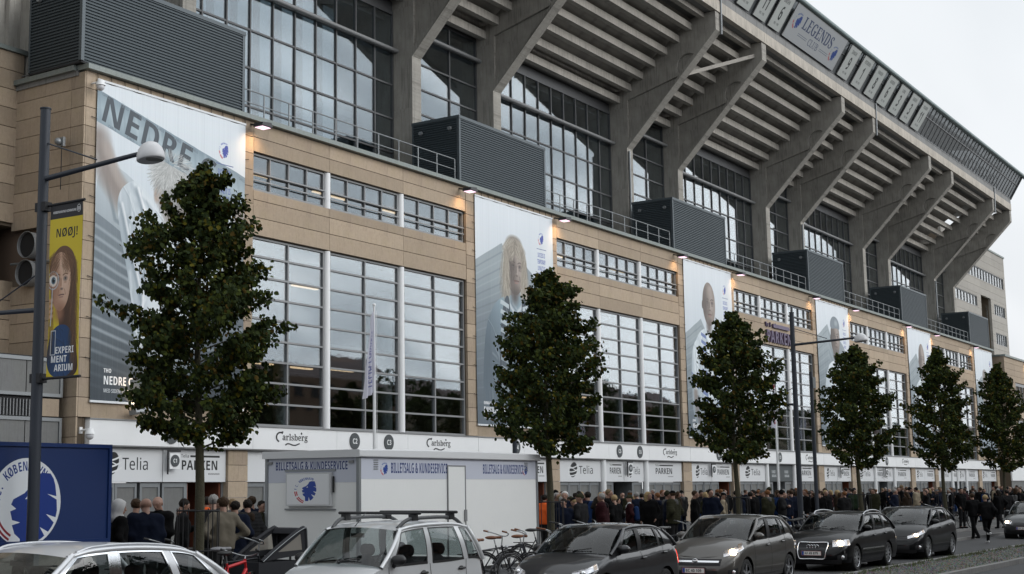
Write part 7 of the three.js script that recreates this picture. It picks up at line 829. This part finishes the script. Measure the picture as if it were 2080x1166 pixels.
// joints for a figure 1.78 m tall facing +z
function skeleton(o) {
  const J = { hipL: [0.095, 0.93, 0], hipR: [-0.095, 0.93, 0], pel: [0, 0.97, 0], chest: [0, 1.3, o.lean * 0.25], neck: [0, 1.48, -0.005 + o.lean * 0.35], head: [0, 1.655, 0.02 + o.lean * 0.45], shL: [0.185, 1.425, -0.01 + o.lean * 0.32], shR: [-0.185, 1.425, -0.01 + o.lean * 0.32] };
  const leg = (s, st) => { const hip = s > 0 ? J.hipL : J.hipR; let kn = [s * 0.1, 0.5, 0.02], an = [s * 0.105, 0.085, -0.02]; if (st === 'fwd') { kn = [s * 0.09, 0.53, 0.2]; an = [s * 0.09, 0.1, 0.25]; } if (st === 'back') { kn = [s * 0.09, 0.5, -0.08]; an = [s * 0.09, 0.14, -0.36]; } if (st === 'lift') { kn = [s * 0.09, 0.52, -0.02]; an = [s * 0.1, 0.42, -0.4]; } if (st === 'wide') { kn = [s * 0.15, 0.5, 0.03]; an = [s * 0.19, 0.085, -0.01]; } return [hip, kn, an]; };
  J.legL = leg(1, o.legs?.[0]); J.legR = leg(-1, o.legs?.[1]);
  const arm = (s, st) => { const sh = s > 0 ? J.shL : J.shR; let el = [s * 0.24, 1.15, -0.03], wr = [s * 0.245, 0.9, 0.05]; if (st === 'pocket') { el = [s * 0.3, 1.17, -0.1]; wr = [s * 0.2, 0.96, 0.07]; } if (st === 'hip') { el = [s * 0.4, 1.16, -0.1]; wr = [s * 0.2, 1.04, 0.03]; } if (st === 'phone') { el = [s * 0.24, 1.16, 0.03]; wr = [s * 0.09, 1.24, 0.27]; } if (st === 'cross') { el = [s * 0.25, 1.17, 0.05]; wr = [-s * 0.06, 1.2, 0.2]; } if (st === 'swingf') { el = [s * 0.24, 1.18, 0.1]; wr = [s * 0.17, 1.12, 0.34]; } if (st === 'swingb') { el = [s * 0.25, 1.2, -0.22]; wr = [s * 0.24, 1.0, -0.1]; } el = add3(el, [0, 0, o.lean * 0.2]); wr = add3(wr, [0, 0, o.lean * 0.2]); return [sh, el, wr]; };
  J.armL = arm(1, o.arms[0]); J.armR = arm(-1, o.arms[1]); return J;
}
const EYE_DARK = std({ color: col(0.02, 0.015, 0.012), roughness: 0.3 });
function headFrame(J, o) { const m = new THREE.Matrix4().makeRotationFromEuler(new THREE.Euler(o.nod || 0, o.look || 0, o.tilt || 0, 'YXZ')); m.setPosition(...J.head); return m; }
// head in its own frame, centre at the middle of the skull, face towards +z
const headParts = [[[0, 0.03, -0.02], [0, 0.02, 0.015], 0.082, 0.08], [[0, -0.06, 0.045], [0, -0.075, 0.05], 0.046, 0.038], [[0, -0.02, 0.03], [0, -0.06, 0.03], 0.066, 0.054], [[0, 0.015, 0.092], [0, -0.028, 0.112], 0.009, 0.014], [[-0.035, 0.028, 0.083], [0.035, 0.028, 0.083], 0.012, 0.012], [[-0.016, -0.062, 0.094], [0.016, -0.062, 0.094], 0.009, 0.009], [[0.078, 0.01, -0.005], [0.08, -0.03, -0.005], 0.016, 0.012], [[-0.078, 0.01, -0.005], [-0.08, -0.03, -0.005], 0.016, 0.012], [[0, -0.06, -0.02], [0, -0.17, -0.035], 0.052, 0.056]];
const headField = field(headParts, 0.02);
function makePose(o, fine) {
  const J = skeleton(o), c = fine ? 0.018 : 0.026, F = headFrame(J, o), res = { J, F };
  const torso = (e) => [[[0.08, 0.98, 0], [0.09, 1.3, 0.005 + o.lean * 0.25], 0.1 + e, 0.112 + e], [[-0.08, 0.98, 0], [-0.09, 1.3, 0.005 + o.lean * 0.25], 0.1 + e, 0.112 + e], [J.shL, J.shR, 0.062 + e, 0.062 + e], [mix3(J.chest, J.neck, 0.2), J.neck, 0.1 + e * 0.7, 0.05 + e * 0.5]];
  const arms = (e, full) => ['armL', 'armR'].flatMap((k) => { const [s, el, w] = J[k]; return [[s, el, 0.052 + e, 0.042 + e], [el, full ? w : mix3(el, w, 0.96), 0.04 + e, 0.029 + e]]; });
  const legs = (e) => ['legL', 'legR'].flatMap((k) => { const [h, kn, an] = J[k]; return [[h, kn, 0.083 + e, 0.056 + e], [kn, an, 0.054 + e, 0.038 + e]]; });
  // skin: one continuous surface with neck, hands and finer head
  const hand = (k) => { const [, el, w] = J[k], d = w.map((v, i) => v - el[i]), l = Math.hypot(...d), u = d.map((v) => v / l), s = k === 'armL' ? 1 : -1; const side = Math.abs(u[1]) > 0.7 ? [0, 0, 1] : [0, 1, 0], palm = add3(w, u.map((v) => v * 0.06)), L = [[w, palm, 0.026, 0.03]]; for (let i = 0; i < 4; i++) { const off = side.map((v) => v * (i - 1.5) * 0.019), b = add3(add3(w, u.map((v) => v * 0.075)), off), m = add3(b, u.map((v) => v * [0.032, 0.038, 0.036, 0.028][i])), in_ = [-s * 0.014, 0, 0.006], e = add3(add3(m, u.map((v) => v * [0.026, 0.032, 0.03, 0.022][i])), in_); L.push([b, m, 0.0095, 0.009], [m, e, 0.009, 0.0075]); } const t0 = add3(w, add3(u.map((v) => v * 0.03), side.map((v) => v * 0.03))); L.push([add3(w, u.map((v) => v * 0.02)), t0, 0.016, 0.013], [t0, add3(t0, add3(u.map((v) => v * 0.04), side.map((v) => v * 0.016))), 0.011, 0.009]); return L; };
  const list = [];
  const bodyF = field([...torso(0), ...arms(0, true), ...legs(0), [J.pel, [0, 0.92, 0], 0.115, 0.1], ...['legL', 'legR'].map((k) => { const a = J[k][2]; return [a, [a[0] * 1.1, a[1] - 0.045, a[2] + 0.13], 0.036, 0.032]; })], 0.035);
  list.push(surfaceNet(bodyF, [-0.6, 0.0, -0.6], [0.6, 1.6, 0.55], fine ? 0.022 : 0.034));
  { const g = surfaceNet((x, y, z) => headField(x, y, z), [-0.12, -0.24, -0.14], [0.12, 0.14, 0.15], fine ? 0.0085 : 0.0125); g.applyMatrix4(F); list.push(g); }
  for (const k of ['armL', 'armR']) { const w = J[k][2]; list.push(surfaceNet(field(hand(k), 0.012), [w[0] - 0.2, w[1] - 0.2, w[2] - 0.2], [w[0] + 0.2, w[1] + 0.2, w[2] + 0.2], fine ? 0.0065 : 0.011)); }
  res.body = mergeSmooth(list);
  const wr = fbm(o.seed + 500, 8, 3), fold = (x, y, z, a) => a * (wr(x * 1.3 + z * 0.6 + 0.3, y * 0.9 + z * 0.5) - 0.5);
  const jack = (len, e) => { const f = field([...torso(0.03 + e), ...arms(0.022 + e * 0.8, false), [[0.06, 1.0, 0], [0.07, len, 0.005], 0.13 + e, 0.135 + e], [[-0.06, 1.0, 0], [-0.07, len, 0.005], 0.13 + e, 0.135 + e]], 0.05), collar = field([[mix3(J.chest, J.neck, 0.5), add3(J.neck, [0, 0.035, 0]), 0.075 + e * 0.5, 0.068 + e * 0.3]], 0.03); return (x, y, z) => Math.max(smin(f(x, y, z), Math.max(collar(x, y, z), y - (J.neck[1] + 0.045)), 0.03) + fold(x, y, z, 0.035) + (e > 0.02 ? 0.006 * Math.sin(y * 95) : 0), len - y); };
  res.jacket = surfaceNet(jack(0.87, 0), [-0.62, 0.8, -0.5], [0.62, 1.62, 0.5], c); res.coat = surfaceNet(jack(0.66, 0.005), [-0.62, 0.6, -0.5], [0.62, 1.62, 0.5], c); res.puffer = surfaceNet(jack(0.8, 0.028), [-0.65, 0.75, -0.55], [0.65, 1.65, 0.5], c);
  const tf = field([...legs(0.018), [J.pel, [0, 0.93, 0], 0.125, 0.115]], 0.04); res.trousers = surfaceNet((x, y, z) => Math.max(tf(x, y, z) + fold(x, y, z, 0.03), 0.075 - y, y - 1.02), [-0.4, 0.05, -0.6], [0.4, 1.05, 0.5], c);
  res.shoes = ['legL', 'legR'].map((k) => { const a = J[k][2]; return surfaceNet(field([[[a[0], a[1] - 0.03, a[2] - 0.03], [a[0] * 1.12, a[1] - 0.045, a[2] + 0.15], 0.047, 0.042]], 0.02), [a[0] - 0.15, a[1] - 0.1, a[2] - 0.15], [a[0] + 0.15, a[1] + 0.1, a[2] + 0.26], fine ? 0.014 : 0.02); });
  const H = (f, lo, hi, h) => { const g = surfaceNet(f, lo, hi, h); g.applyMatrix4(F); return g; }, hc = fine ? 0.0085 : 0.013, nz = fbm(o.seed + 900, 16, 2);
  const skull = (x, y, z, r) => cap(x, y, z, [0, 0.035, -0.025], [0, 0.025, 0.008], 0.088 + r, 0.084 + r), rough = (x, y, z) => 0.018 * (nz(x * 3 + z, y * 3 + z) - 0.5);
  const faceCut = (x, y, z) => { const lim = 0.052 - 0.35 * Math.max(0, 0.075 - y) + 0.0; return z > 0 ? Math.min(1, Math.max(z - lim - Math.max(0, y - 0.062) * 2.2, -1)) : -1; };
  res.hair = { short: H((x, y, z) => Math.max(skull(x, y, z, 0.007) + rough(x, y, z), faceCut(x, y, z), -0.055 - y + Math.max(0, z + 0.02) * 1.6), [-0.13, -0.1, -0.15], [0.13, 0.17, 0.14], hc), crop: H((x, y, z) => Math.max(skull(x, y, z, 0.002), faceCut(x, y, z) + 0.01, -0.03 - y + Math.max(0, z) * 1.6), [-0.13, -0.1, -0.15], [0.13, 0.17, 0.14], hc),
    long: H((x, y, z) => Math.max(smin(skull(x, y, z, 0.014), Math.min(cap(x, y, z, [0.035, 0, -0.06], [0.05, -0.24, -0.085], 0.07, 0.045), cap(x, y, z, [-0.035, 0, -0.06], [-0.05, -0.24, -0.085], 0.07, 0.045)), 0.04) + rough(x, y, z) + 0.004 * Math.sin(x * 190), faceCut(x, y, z)), [-0.15, -0.32, -0.2], [0.15, 0.17, 0.14], hc),
    bun: H((x, y, z) => Math.max(smin(skull(x, y, z, 0.008), cap(x, y, z, [0, 0.05, -0.12], [0, 0.02, -0.14], 0.04, 0.03), 0.02) + rough(x, y, z), faceCut(x, y, z), -0.06 - y + Math.max(0, z + 0.02) * 1.6), [-0.13, -0.12, -0.22], [0.13, 0.17, 0.14], hc),
    beanie: H((x, y, z) => Math.max(smin(skull(x, y, z, 0.014), cap(x, y, z, [0, 0.08, -0.02], [0, 0.1, -0.03], 0.07, 0.05), 0.03) + 0.003 * Math.sin(x * 160), 0.028 - y - (z < 0 ? 0.03 : 0)), [-0.14, -0.05, -0.16], [0.14, 0.22, 0.16], hc), cap: H((x, y, z) => { const dome = Math.max(skull(x, y, z, 0.01), 0.042 - y), peak = Math.max(cap(x, y, z, [0, 0.046, 0.05], [0, 0.036, 0.13], 0.068, 0.06), Math.abs(y - 0.046 + (z - 0.05) * 0.15) - 0.006); return Math.min(dome, peak); }, [-0.14, -0.02, -0.16], [0.14, 0.17, 0.23], hc),
    hood: H((x, y, z) => { const o2 = smin(skull(x, y, z, 0.034), cap(x, y, z, [0, -0.06, -0.03], [0, -0.17, -0.03], 0.105, 0.12), 0.06), open = Math.hypot(x * 1.15, (y + 0.01) * 0.8, z - 0.1) - 0.085; return Math.max(o2, -open); }, [-0.17, -0.3, -0.2], [0.17, 0.2, 0.17], hc) };
  { const e = []; for (const s of [-1, 1]) e.push(ball(s * 0.031, 0.012, 0.0865, 0.0085, 1.25, 0.75, 0.6, 8, 6), ball(s * 0.032, 0.038, 0.0905, 0.01, 1.9, 0.35, 0.5, 8, 5)); e.push(ball(0, -0.061, 0.1025, 0.011, 1.7, 0.3, 0.3, 8, 5)); const g = merge(e); g.applyMatrix4(F); res.eyes = g; }
  const NB = J.neck; res.lowHood = surfaceNet(field([[add3(NB, [0.06, -0.01, -0.05]), add3(NB, [-0.06, -0.01, -0.05]), 0.062, 0.062], [add3(NB, [0, -0.08, -0.11]), add3(NB, [0, -0.02, -0.1]), 0.06, 0.06], [add3(NB, [0.07, 0, 0]), add3(NB, [0.05, -0.05, 0.06]), 0.04, 0.03], [add3(NB, [-0.07, 0, 0]), add3(NB, [-0.05, -0.05, 0.06]), 0.04, 0.03]], 0.04), [-0.25, 1.2, -0.3], [0.25, 1.65, 0.3], c);
  res.backpack = surfaceNet(field([[[0.08, 1.36, -0.2], [0.09, 1.05, -0.21], 0.075, 0.09], [[-0.08, 1.36, -0.2], [-0.09, 1.05, -0.21], 0.075, 0.09], [[0.11, 1.44, 0.03], [0.12, 1.2, 0.13], 0.018, 0.018], [[-0.11, 1.44, 0.03], [-0.12, 1.2, 0.13], 0.018, 0.018]], 0.05), [-0.3, 0.9, -0.4], [0.3, 1.6, 0.25], c);
  res.scarf = surfaceNet(field([[add3(NB, [0.05, 0.02, 0.02]), add3(NB, [-0.05, 0.02, 0.02]), 0.068, 0.068], [add3(NB, [0.04, -0.03, 0.1]), add3(NB, [0.06, -0.32, 0.17]), 0.032, 0.035]], 0.03), [-0.25, 1.0, -0.2], [0.25, 1.7, 0.35], c);
  return res;
}
const poses = {}; const poseDefs = { stand: { arms: ['down', 'pocket'], lean: 0, look: 0.4, seed: 1 }, pockets: { arms: ['pocket', 'pocket'], lean: 0.02, look: -0.5, nod: 0.12, seed: 2 }, hips: { arms: ['hip', 'hip'], lean: 0, look: 0.15, legs: ['wide', 'wide'], seed: 3 }, phone: { arms: ['phone', 'down'], lean: 0.05, look: 0.1, nod: 0.4, seed: 4 }, cross: { arms: ['cross', 'cross'], lean: -0.02, look: 0.7, seed: 5 }, straight: { arms: ['down', 'down'], lean: 0.03, look: 0, nod: 0.05, seed: 6 }, turn: { arms: ['pocket', 'down'], lean: 0, look: 1.0, seed: 7 }, walk: { arms: ['swingf', 'swingb'], lean: 0.06, look: 0, legs: ['back', 'fwd'], seed: 8 }, run: { arms: ['swingf', 'swingb'], lean: 0.16, look: 0.1, legs: ['lift', 'fwd'], seed: 9 } };
const getPose = (n, fine) => poses[n + fine] ||= makePose(poseDefs[n], fine);
const matCache = {}; const cloth = (c, r = 0.9) => matCache['c' + c + r] ||= phy({ color: col(...c), roughness: r, specularIntensity: 0.2, bumpMap: texConcreteBump, bumpScale: 0.002 }); const skinM = (c) => matCache['s' + c] ||= phy({ color: col(...c), roughness: 0.55, clearcoat: 0.05 });
const SK = [[0.32, 0.185, 0.135], [0.35, 0.205, 0.155], [0.28, 0.16, 0.115], [0.14, 0.08, 0.055]], HR = { brown: [0.045, 0.028, 0.017], dark: [0.014, 0.011, 0.009], blond: [0.33, 0.24, 0.13], grey: [0.26, 0.25, 0.24], ginger: [0.16, 0.07, 0.03], white: [0.5, 0.49, 0.47], fair: [0.17, 0.12, 0.07] };
const CO = { black: [0.0045, 0.0045, 0.005], navy: [0.006, 0.009, 0.02], charcoal: [0.015, 0.015, 0.016], olive: [0.028, 0.028, 0.016], beige: [0.3, 0.25, 0.18], brown: [0.025, 0.017, 0.012], grey: [0.1, 0.1, 0.1], taupe: [0.13, 0.115, 0.09], blue: [0.012, 0.03, 0.09], burgundy: [0.025, 0.007, 0.009], green: [0.022, 0.036, 0.02], white: [0.6, 0.6, 0.6], orange: [0.75, 0.13, 0.03], teal: [0.02, 0.18, 0.24] };
function makePerson(o) { // s, n, face (turn about y; 0 looks at the street), pose, h
  const fine = !!o.fine, P2 = getPose(o.pose, fine), k = (o.h || 1.78) / 1.78, b = new THREE.Mesh(P2.body, skinM(SK[o.skin || 0])); b.name = numbered('person'); b.castShadow = b.receiveShadow = true; b.position.set(o.s, o.y ?? GY, -o.n); b.rotation.y = o.face || 0; b.scale.set(k * (o.wide || 1), k, k * (o.wide || 1)); scene.add(b);
  tag(b, o.label, 'person', o.group || 'people waiting outside the stadium');
  part(b, o.wear || 'jacket', P2[o.wear || 'jacket'], cloth(CO[o.coat])); part(b, 'trousers', P2.trousers, cloth(CO[o.legs || 'charcoal'])); for (const g of P2.shoes) part(b, 'shoe', g, cloth(CO[o.shoe || 'black'], 0.5));
  if (o.hat) { part(b, o.hat === 'hood' ? 'hood' : o.hat, P2.hair[o.hat], cloth(CO[o.hatC] || [0.02, 0.02, 0.02])); if (o.hair && o.hat !== 'hood') part(b, 'hair', P2.hair.crop, cloth(HR[o.hairC || 'brown'])); } else if (o.hair) part(b, 'hair', P2.hair[o.hair], cloth(HR[o.hairC || 'brown'], 0.6));
  part(b, 'face_features', P2.eyes, EYE_DARK); if (o.lowHood) part(b, 'lowered_hood', P2.lowHood, cloth(CO[o.lowHood])); if (o.pack) part(b, 'backpack', P2.backpack, cloth(CO[o.pack])); if (o.scarf) part(b, 'scarf', P2.scarf, cloth(CO[o.scarf]));
  return b;
}
// where a pixel column of the picture meets the plane n
const colS = (px, n) => { const X = (px - CX) / FOC; const a = YAW; // forward/right to street axes at eye height
  const F = Math.cos(PITCH), d = [F * Math.cos(a) + X * Math.sin(a), F * Math.sin(a) - X * Math.cos(a)]; return d[0] * n / d[1]; };
const pxOf = (s, n) => { const f = s * Math.cos(YAW) + n * Math.sin(YAW), r = s * Math.sin(YAW) - n * Math.cos(YAW); return CX + FOC * r / (f * Math.cos(PITCH)); };
// near group left of the trailer
const near = [
  [250, 18.2, 1.2, 'pockets', 1.80, 'white hooded person in a black jacket, smiling, right of the blue trailer', { coat: 'black', hat: 'hood', hatC: 'white', skin: 0 }],
  [284, 19.6, 1.0, 'turn', 1.82, 'person with short brown hair in navy jacket behind the bald men at the blue trailer', { coat: 'navy', hair: 'short', hairC: 'brown' }],
  [306, 18.3, 2.7, 'straight', 1.84, 'broad bald person in dark navy jacket seen from behind near the blue trailer', { coat: 'navy', skin: 1, wide: 1.14 }],
  [331, 18.9, -1.3, 'phone', 1.86, 'bald person in black hooded jacket looking down, right of the broad bald one', { coat: 'black', skin: 1, lowHood: 'black', wide: 1.05 }],
  [377, 19.4, 0.9, 'phone', 1.80, 'person in dark jacket left of the nearest tree trunk, looking at something held', { coat: 'charcoal', hair: 'short', hairC: 'dark' }],
  [425, 22.0, 0.6, 'turn', 1.82, 'steward in orange vest with dark ponytail by the red-lit doorway', { coat: 'orange', hair: 'bun', hairC: 'dark', scarf: 'orange' }],
  [441, 18.6, 2.9, 'pockets', 1.88, 'person with grey hair in dark jacket, left of the taupe jacket', { coat: 'charcoal', hair: 'short', hairC: 'grey' }],
  [458, 17.7, 2.9, 'hips', 1.84, 'person in taupe jacket seen from behind with hands on hips right of nearest tree', { coat: 'taupe', hair: 'short', hairC: 'brown', legs: 'charcoal', wide: 1.08 }],
  [482, 18.3, 2.4, 'stand', 1.76, 'person in long navy coat with black hair, between taupe jacket and puffer', { coat: 'navy', wear: 'coat', hair: 'short', hairC: 'dark' }],
  [476, 22.5, 2.4, 'stand', 1.76, 'fair-haired person far back beside the stone pier left of the trailer', { coat: 'grey', hair: 'short', hairC: 'fair' }],
  [509, 18.6, 3.0, 'pockets', 1.78, 'person in charcoal puffer with brown fur hood, left of the trailer', { coat: 'charcoal', wear: 'puffer', hair: 'short', hairC: 'dark', lowHood: 'brown' }],
  [516, 20.6, 2.9, 'straight', 1.83, 'person with tousled dark hair in dark jacket behind the fur-hooded puffer', { coat: 'navy', hair: 'short', hairC: 'brown' }],
  [534, 19.6, 0.3, 'pockets', 1.74, 'person in olive jacket with teal bag squeezed against the trailer', { coat: 'olive', hair: 'short', hairC: 'dark', pack: 'teal' }],
];
for (const [px, n, face, pose, h, label, o] of near) makePerson({ s: colS(px, n), n, face: face + 0.0, pose, h, label, fine: true, group: 'people beside the trailer', ...o });
// people who stand out in the big crowd
const notable = [
  [1097, 21.5, 1.2, 'stand', 1.76, 'steward in orange vest between the trailer end and the second tree', { coat: 'orange', hair: 'short', hairC: 'dark' }],
  [1138, 19.5, -1.2, 'straight', 1.86, 'person with white hair in dark jacket right of the second tree', { coat: 'navy', hair: 'short', hairC: 'white' }],
  [1182, 19.8, 1.6, 'turn', 1.84, 'person in blue hooded jacket with black hair, fourth from the second tree', { coat: 'blue', hair: 'short', hairC: 'dark', lowHood: 'navy' }],
  [1200, 19.2, 0.6, 'phone', 1.68, 'dark long-haired person in black coat looking down behind the grey hatchback', { coat: 'black', wear: 'coat', hair: 'long', hairC: 'dark' }],
  [1224, 20.4, 0.2, 'straight', 1.9, 'tall fair-haired person in black jacket facing the street', { coat: 'black', hair: 'short', hairC: 'fair' }],
  [1237, 19.0, 3.0, 'pockets', 1.74, 'blond person with grey scarf in black coat seen from behind', { coat: 'black', hair: 'short', hairC: 'blond', scarf: 'charcoal' }],
  [1300, 20.5, 0.1, 'cross', 1.74, 'young person in dark blazer and white shirt collar facing the street', { coat: 'navy', hair: 'short', hairC: 'brown', scarf: 'white' }],
  [1353, 18.6, 3.1, 'pockets', 1.84, 'person in camouflage jacket with pale grey hood and dark cap', { coat: 'olive', wear: 'puffer', hat: 'cap', hatC: 'black', hair: 1, lowHood: 'grey' }],
  [1395, 18.5, 0.5, 'straight', 1.84, 'balding bearded person in long black coat holding a bag', { coat: 'black', wear: 'coat', hair: 'crop', hairC: 'brown' }],
  [1428, 18.9, -1.5, 'turn', 1.88, 'dark-haired person in dark blue jacket in profile, left of the beige jacket', { coat: 'navy', hair: 'short', hairC: 'dark' }],
  [1452, 20.0, 0.5, 'pockets', 1.74, 'person in beige jacket and dark cap', { coat: 'beige', hat: 'cap', hatC: 'black', hair: 1 }],
  [1478, 22.5, 0.2, 'cross', 1.78, 'person in dark suit with white shirt left of the third tree trunk', { coat: 'black', hair: 'short', hairC: 'dark', scarf: 'white' }],
  [1531, 20.0, -1.4, 'pockets', 1.82, 'person in flat grey cap and dark jacket right of the third tree', { coat: 'navy', hat: 'cap', hatC: 'grey', hair: 1, hairC: 'grey' }],
  [1545, 23.5, 3.0, 'straight', 1.9, 'tall person in olive knitted beanie standing by the third tree', { coat: 'black', hat: 'beanie', hatC: 'olive' }],
  [1565, 19.5, -1.3, 'phone', 1.78, 'person in blue denim jacket with brown hair, left of the second lamp post', { coat: 'blue', hair: 'short', hairC: 'brown' }],
  [1600, 21.0, 0.2, 'straight', 1.74, 'person with blue backpack straps and brown hair left of the second lamp post', { coat: 'navy', hair: 'long', hairC: 'brown', pack: 'blue' }],
  [1680, 20.5, 3.1, 'straight', 1.76, 'person with very long blond hair in dark jacket seen from behind', { coat: 'brown', hair: 'long', hairC: 'blond' }],
  [1640, 19.6, 0.8, 'pockets', 1.8, 'grey-haired person in black coat just right of the second lamp post', { coat: 'black', wear: 'coat', hair: 'short', hairC: 'grey' }],
  [1656, 20.3, -0.8, 'stand', 1.77, 'blond person in black coat beside the slim pole', { coat: 'black', wear: 'coat', hair: 'short', hairC: 'blond' }],
  [1713, 20.8, -1.2, 'turn', 1.8, 'person in green jacket with turquoise lowered hood', { coat: 'green', hair: 'short', hairC: 'dark', lowHood: 'teal' }],
  [1806, 22.0, 0.4, 'phone', 1.95, 'tall fair-haired person looking down before the dark doorway right of the fourth tree', { coat: 'black', hair: 'short', hairC: 'fair' }],
  [1837, 20.8, 3.0, 'straight', 1.84, 'dark-haired person in light beige jacket seen from behind', { coat: 'beige', hair: 'short', hairC: 'dark' }],
  [1862, 21.0, 2.6, 'stand', 1.76, 'person with long fair hair right of the light beige jacket', { coat: 'navy', hair: 'long', hairC: 'blond' }],
  [1996, 20.0, 1.2, 'straight', 1.84, 'person in pale tan jacket near the right edge of the crowd', { coat: 'beige', hair: 'short', hairC: 'dark' }],
];
for (const [px, n, face, pose, h, label, o] of notable) makePerson({ s: colS(px, n), n, face, pose, h, label, ...o });
// people on the cycle path and the road at the right
const street = [[1974, 12.8, 2.2, 'run', 1.78, 0, 'person in black running across the road behind the dark hatchback', { coat: 'black', legs: 'black', hair: 'short', hairC: 'blond', shoe: 'white' }], [1948, 14.2, 2.4, 'walk', 1.82, 0, 'person in black jacket with white shirt hem walking away left of the runner', { coat: 'black', legs: 'black', hair: 'short', hairC: 'brown' }],
  [2000, 15.6, 2.6, 'walk', 1.8, 0.1, 'person in black walking on the cycle path right of the runner', { coat: 'black', wear: 'coat', hair: 'long', hairC: 'dark' }], [2016, 15.9, 2.2, 'stand', 1.78, 0.1, 'person in dark coat standing at the kerb by the right-hand car', { coat: 'charcoal', hair: 'short', hairC: 'dark' }], [2034, 16.5, 1.4, 'walk', 1.76, GY, 'person with grey bag walking behind the right-hand car', { coat: 'black', hair: 'long', hairC: 'brown', pack: 'grey' }], [1925, 16.6, -0.6, 'pockets', 1.8, GY, 'person in black at the kerb behind the dark hatchback roof', { coat: 'black', hair: 'short', hairC: 'dark' }]];
for (const [px, n, face, pose, h, y, label, o] of street) makePerson({ s: colS(px, n), n, face, pose, h, y, label, group: 'people near the road at the right', ...o });
// the rest of the crowd
{
  const r = rng(2024), taken = [...near, ...notable].map(([px, n]) => [colS(px, n), n]), marks = [[1113, 'second tree'], [1497, 'third tree'], [1617, 'second lamp post'], [1750, 'fourth tree'], [1918, 'fifth tree']], crowd = [];
  let guard = 0; while (crowd.length < 185 && guard++ < 6000) { const px = 1098 + 970 * Math.pow(r(), 0.85), n = 18.4 + 11.5 * Math.pow(r(), 1.25), s = colS(px, n); if (taken.some(([a, b]) => Math.hypot(a - s, b - n) < 0.5) || (Math.abs(n - 28) < 0.5 && Math.abs((s - 37.3) % 36.8) < 0.5)) continue; if (r() < 0.3 * smooth(25, 31, n)) continue; taken.push([s, n]); crowd.push({ px, n, s }); }
  const coats = ['black', 'black', 'black', 'navy', 'navy', 'charcoal', 'charcoal', 'brown', 'olive', 'black', 'burgundy', 'navy', 'charcoal', 'black'], hairs = [['short', 'brown'], ['short', 'dark'], ['short', 'fair'], ['short', 'grey'], ['crop', 'brown'], ['long', 'brown'], ['long', 'blond'], ['bun', 'dark'], ['short', 'ginger'], [null, null]], ps = ['stand', 'pockets', 'phone', 'cross', 'straight', 'turn'];
  for (const c of crowd) { let z = 0; while (z < marks.length - 1 && marks[z + 1][0] <= c.px) z++; c.zone = z; c.row = c.n < 21 ? 0 : c.n < 24 ? 1 : 2; }
  const ordW = ['first', 'second', 'third', 'fourth', 'fifth', 'sixth', 'seventh', 'eighth', 'ninth', 'tenth', 'eleventh', 'twelfth', 'thirteenth', 'fourteenth', 'fifteenth', 'sixteenth', 'seventeenth', 'eighteenth', 'nineteenth', 'twentieth'], rows = ['front', 'middle', 'back'];
  for (let z = 0; z < marks.length; z++) for (let w = 0; w < 3; w++) crowd.filter((c) => c.zone === z && c.row === w).sort((a, b) => a.px - b.px).forEach((c, i) => { c.rank = i; });
  for (const c of crowd) {
    const coat = pick(coats, r), [hair, hairC] = pick(hairs, r), away = r() < 0.55, face = away ? Math.PI + (r() - 0.5) * 2 : (r() - 0.5) * 2.6, hat = r() < 0.12 ? pick(['beanie', 'cap', 'beanie'], r) : null, wear = pick(['jacket', 'jacket', 'coat', 'puffer'], r);
    const hd = hat ? `${hat}` : hair === null ? 'bald head' : `${hair === 'long' ? 'long ' : hair === 'bun' ? 'tied ' : 'short '}${hairC} hair`;
    makePerson({ s: c.s, n: c.n, face, pose: pick(ps, r), h: 1.66 + 0.2 * r() + (hair === 'long' ? -0.05 : 0), coat, wear, hair: hat ? 1 : hair, hairC: hairC || 'brown', hat, hatC: pick(['black', 'navy', 'grey', 'olive'], r), legs: pick(['charcoal', 'navy', 'black', 'blue'], r), skin: r() < 0.06 ? 3 : Math.floor(r() * 3), lowHood: r() < 0.2 ? pick(['grey', 'black', 'navy'], r) : null, pack: r() < 0.07 ? pick(['black', 'blue', 'burgundy'], r) : null, scarf: r() < 0.08 ? pick(['white', 'grey', 'blue'], r) : null, label: `person in ${coat} ${wear}, ${hd}, ${rows[c.row]} row, ${ordW[Math.min(19, c.rank)]} right of the ${marks[c.zone][1]}` });
  }
}
renderer.render(scene, camera);
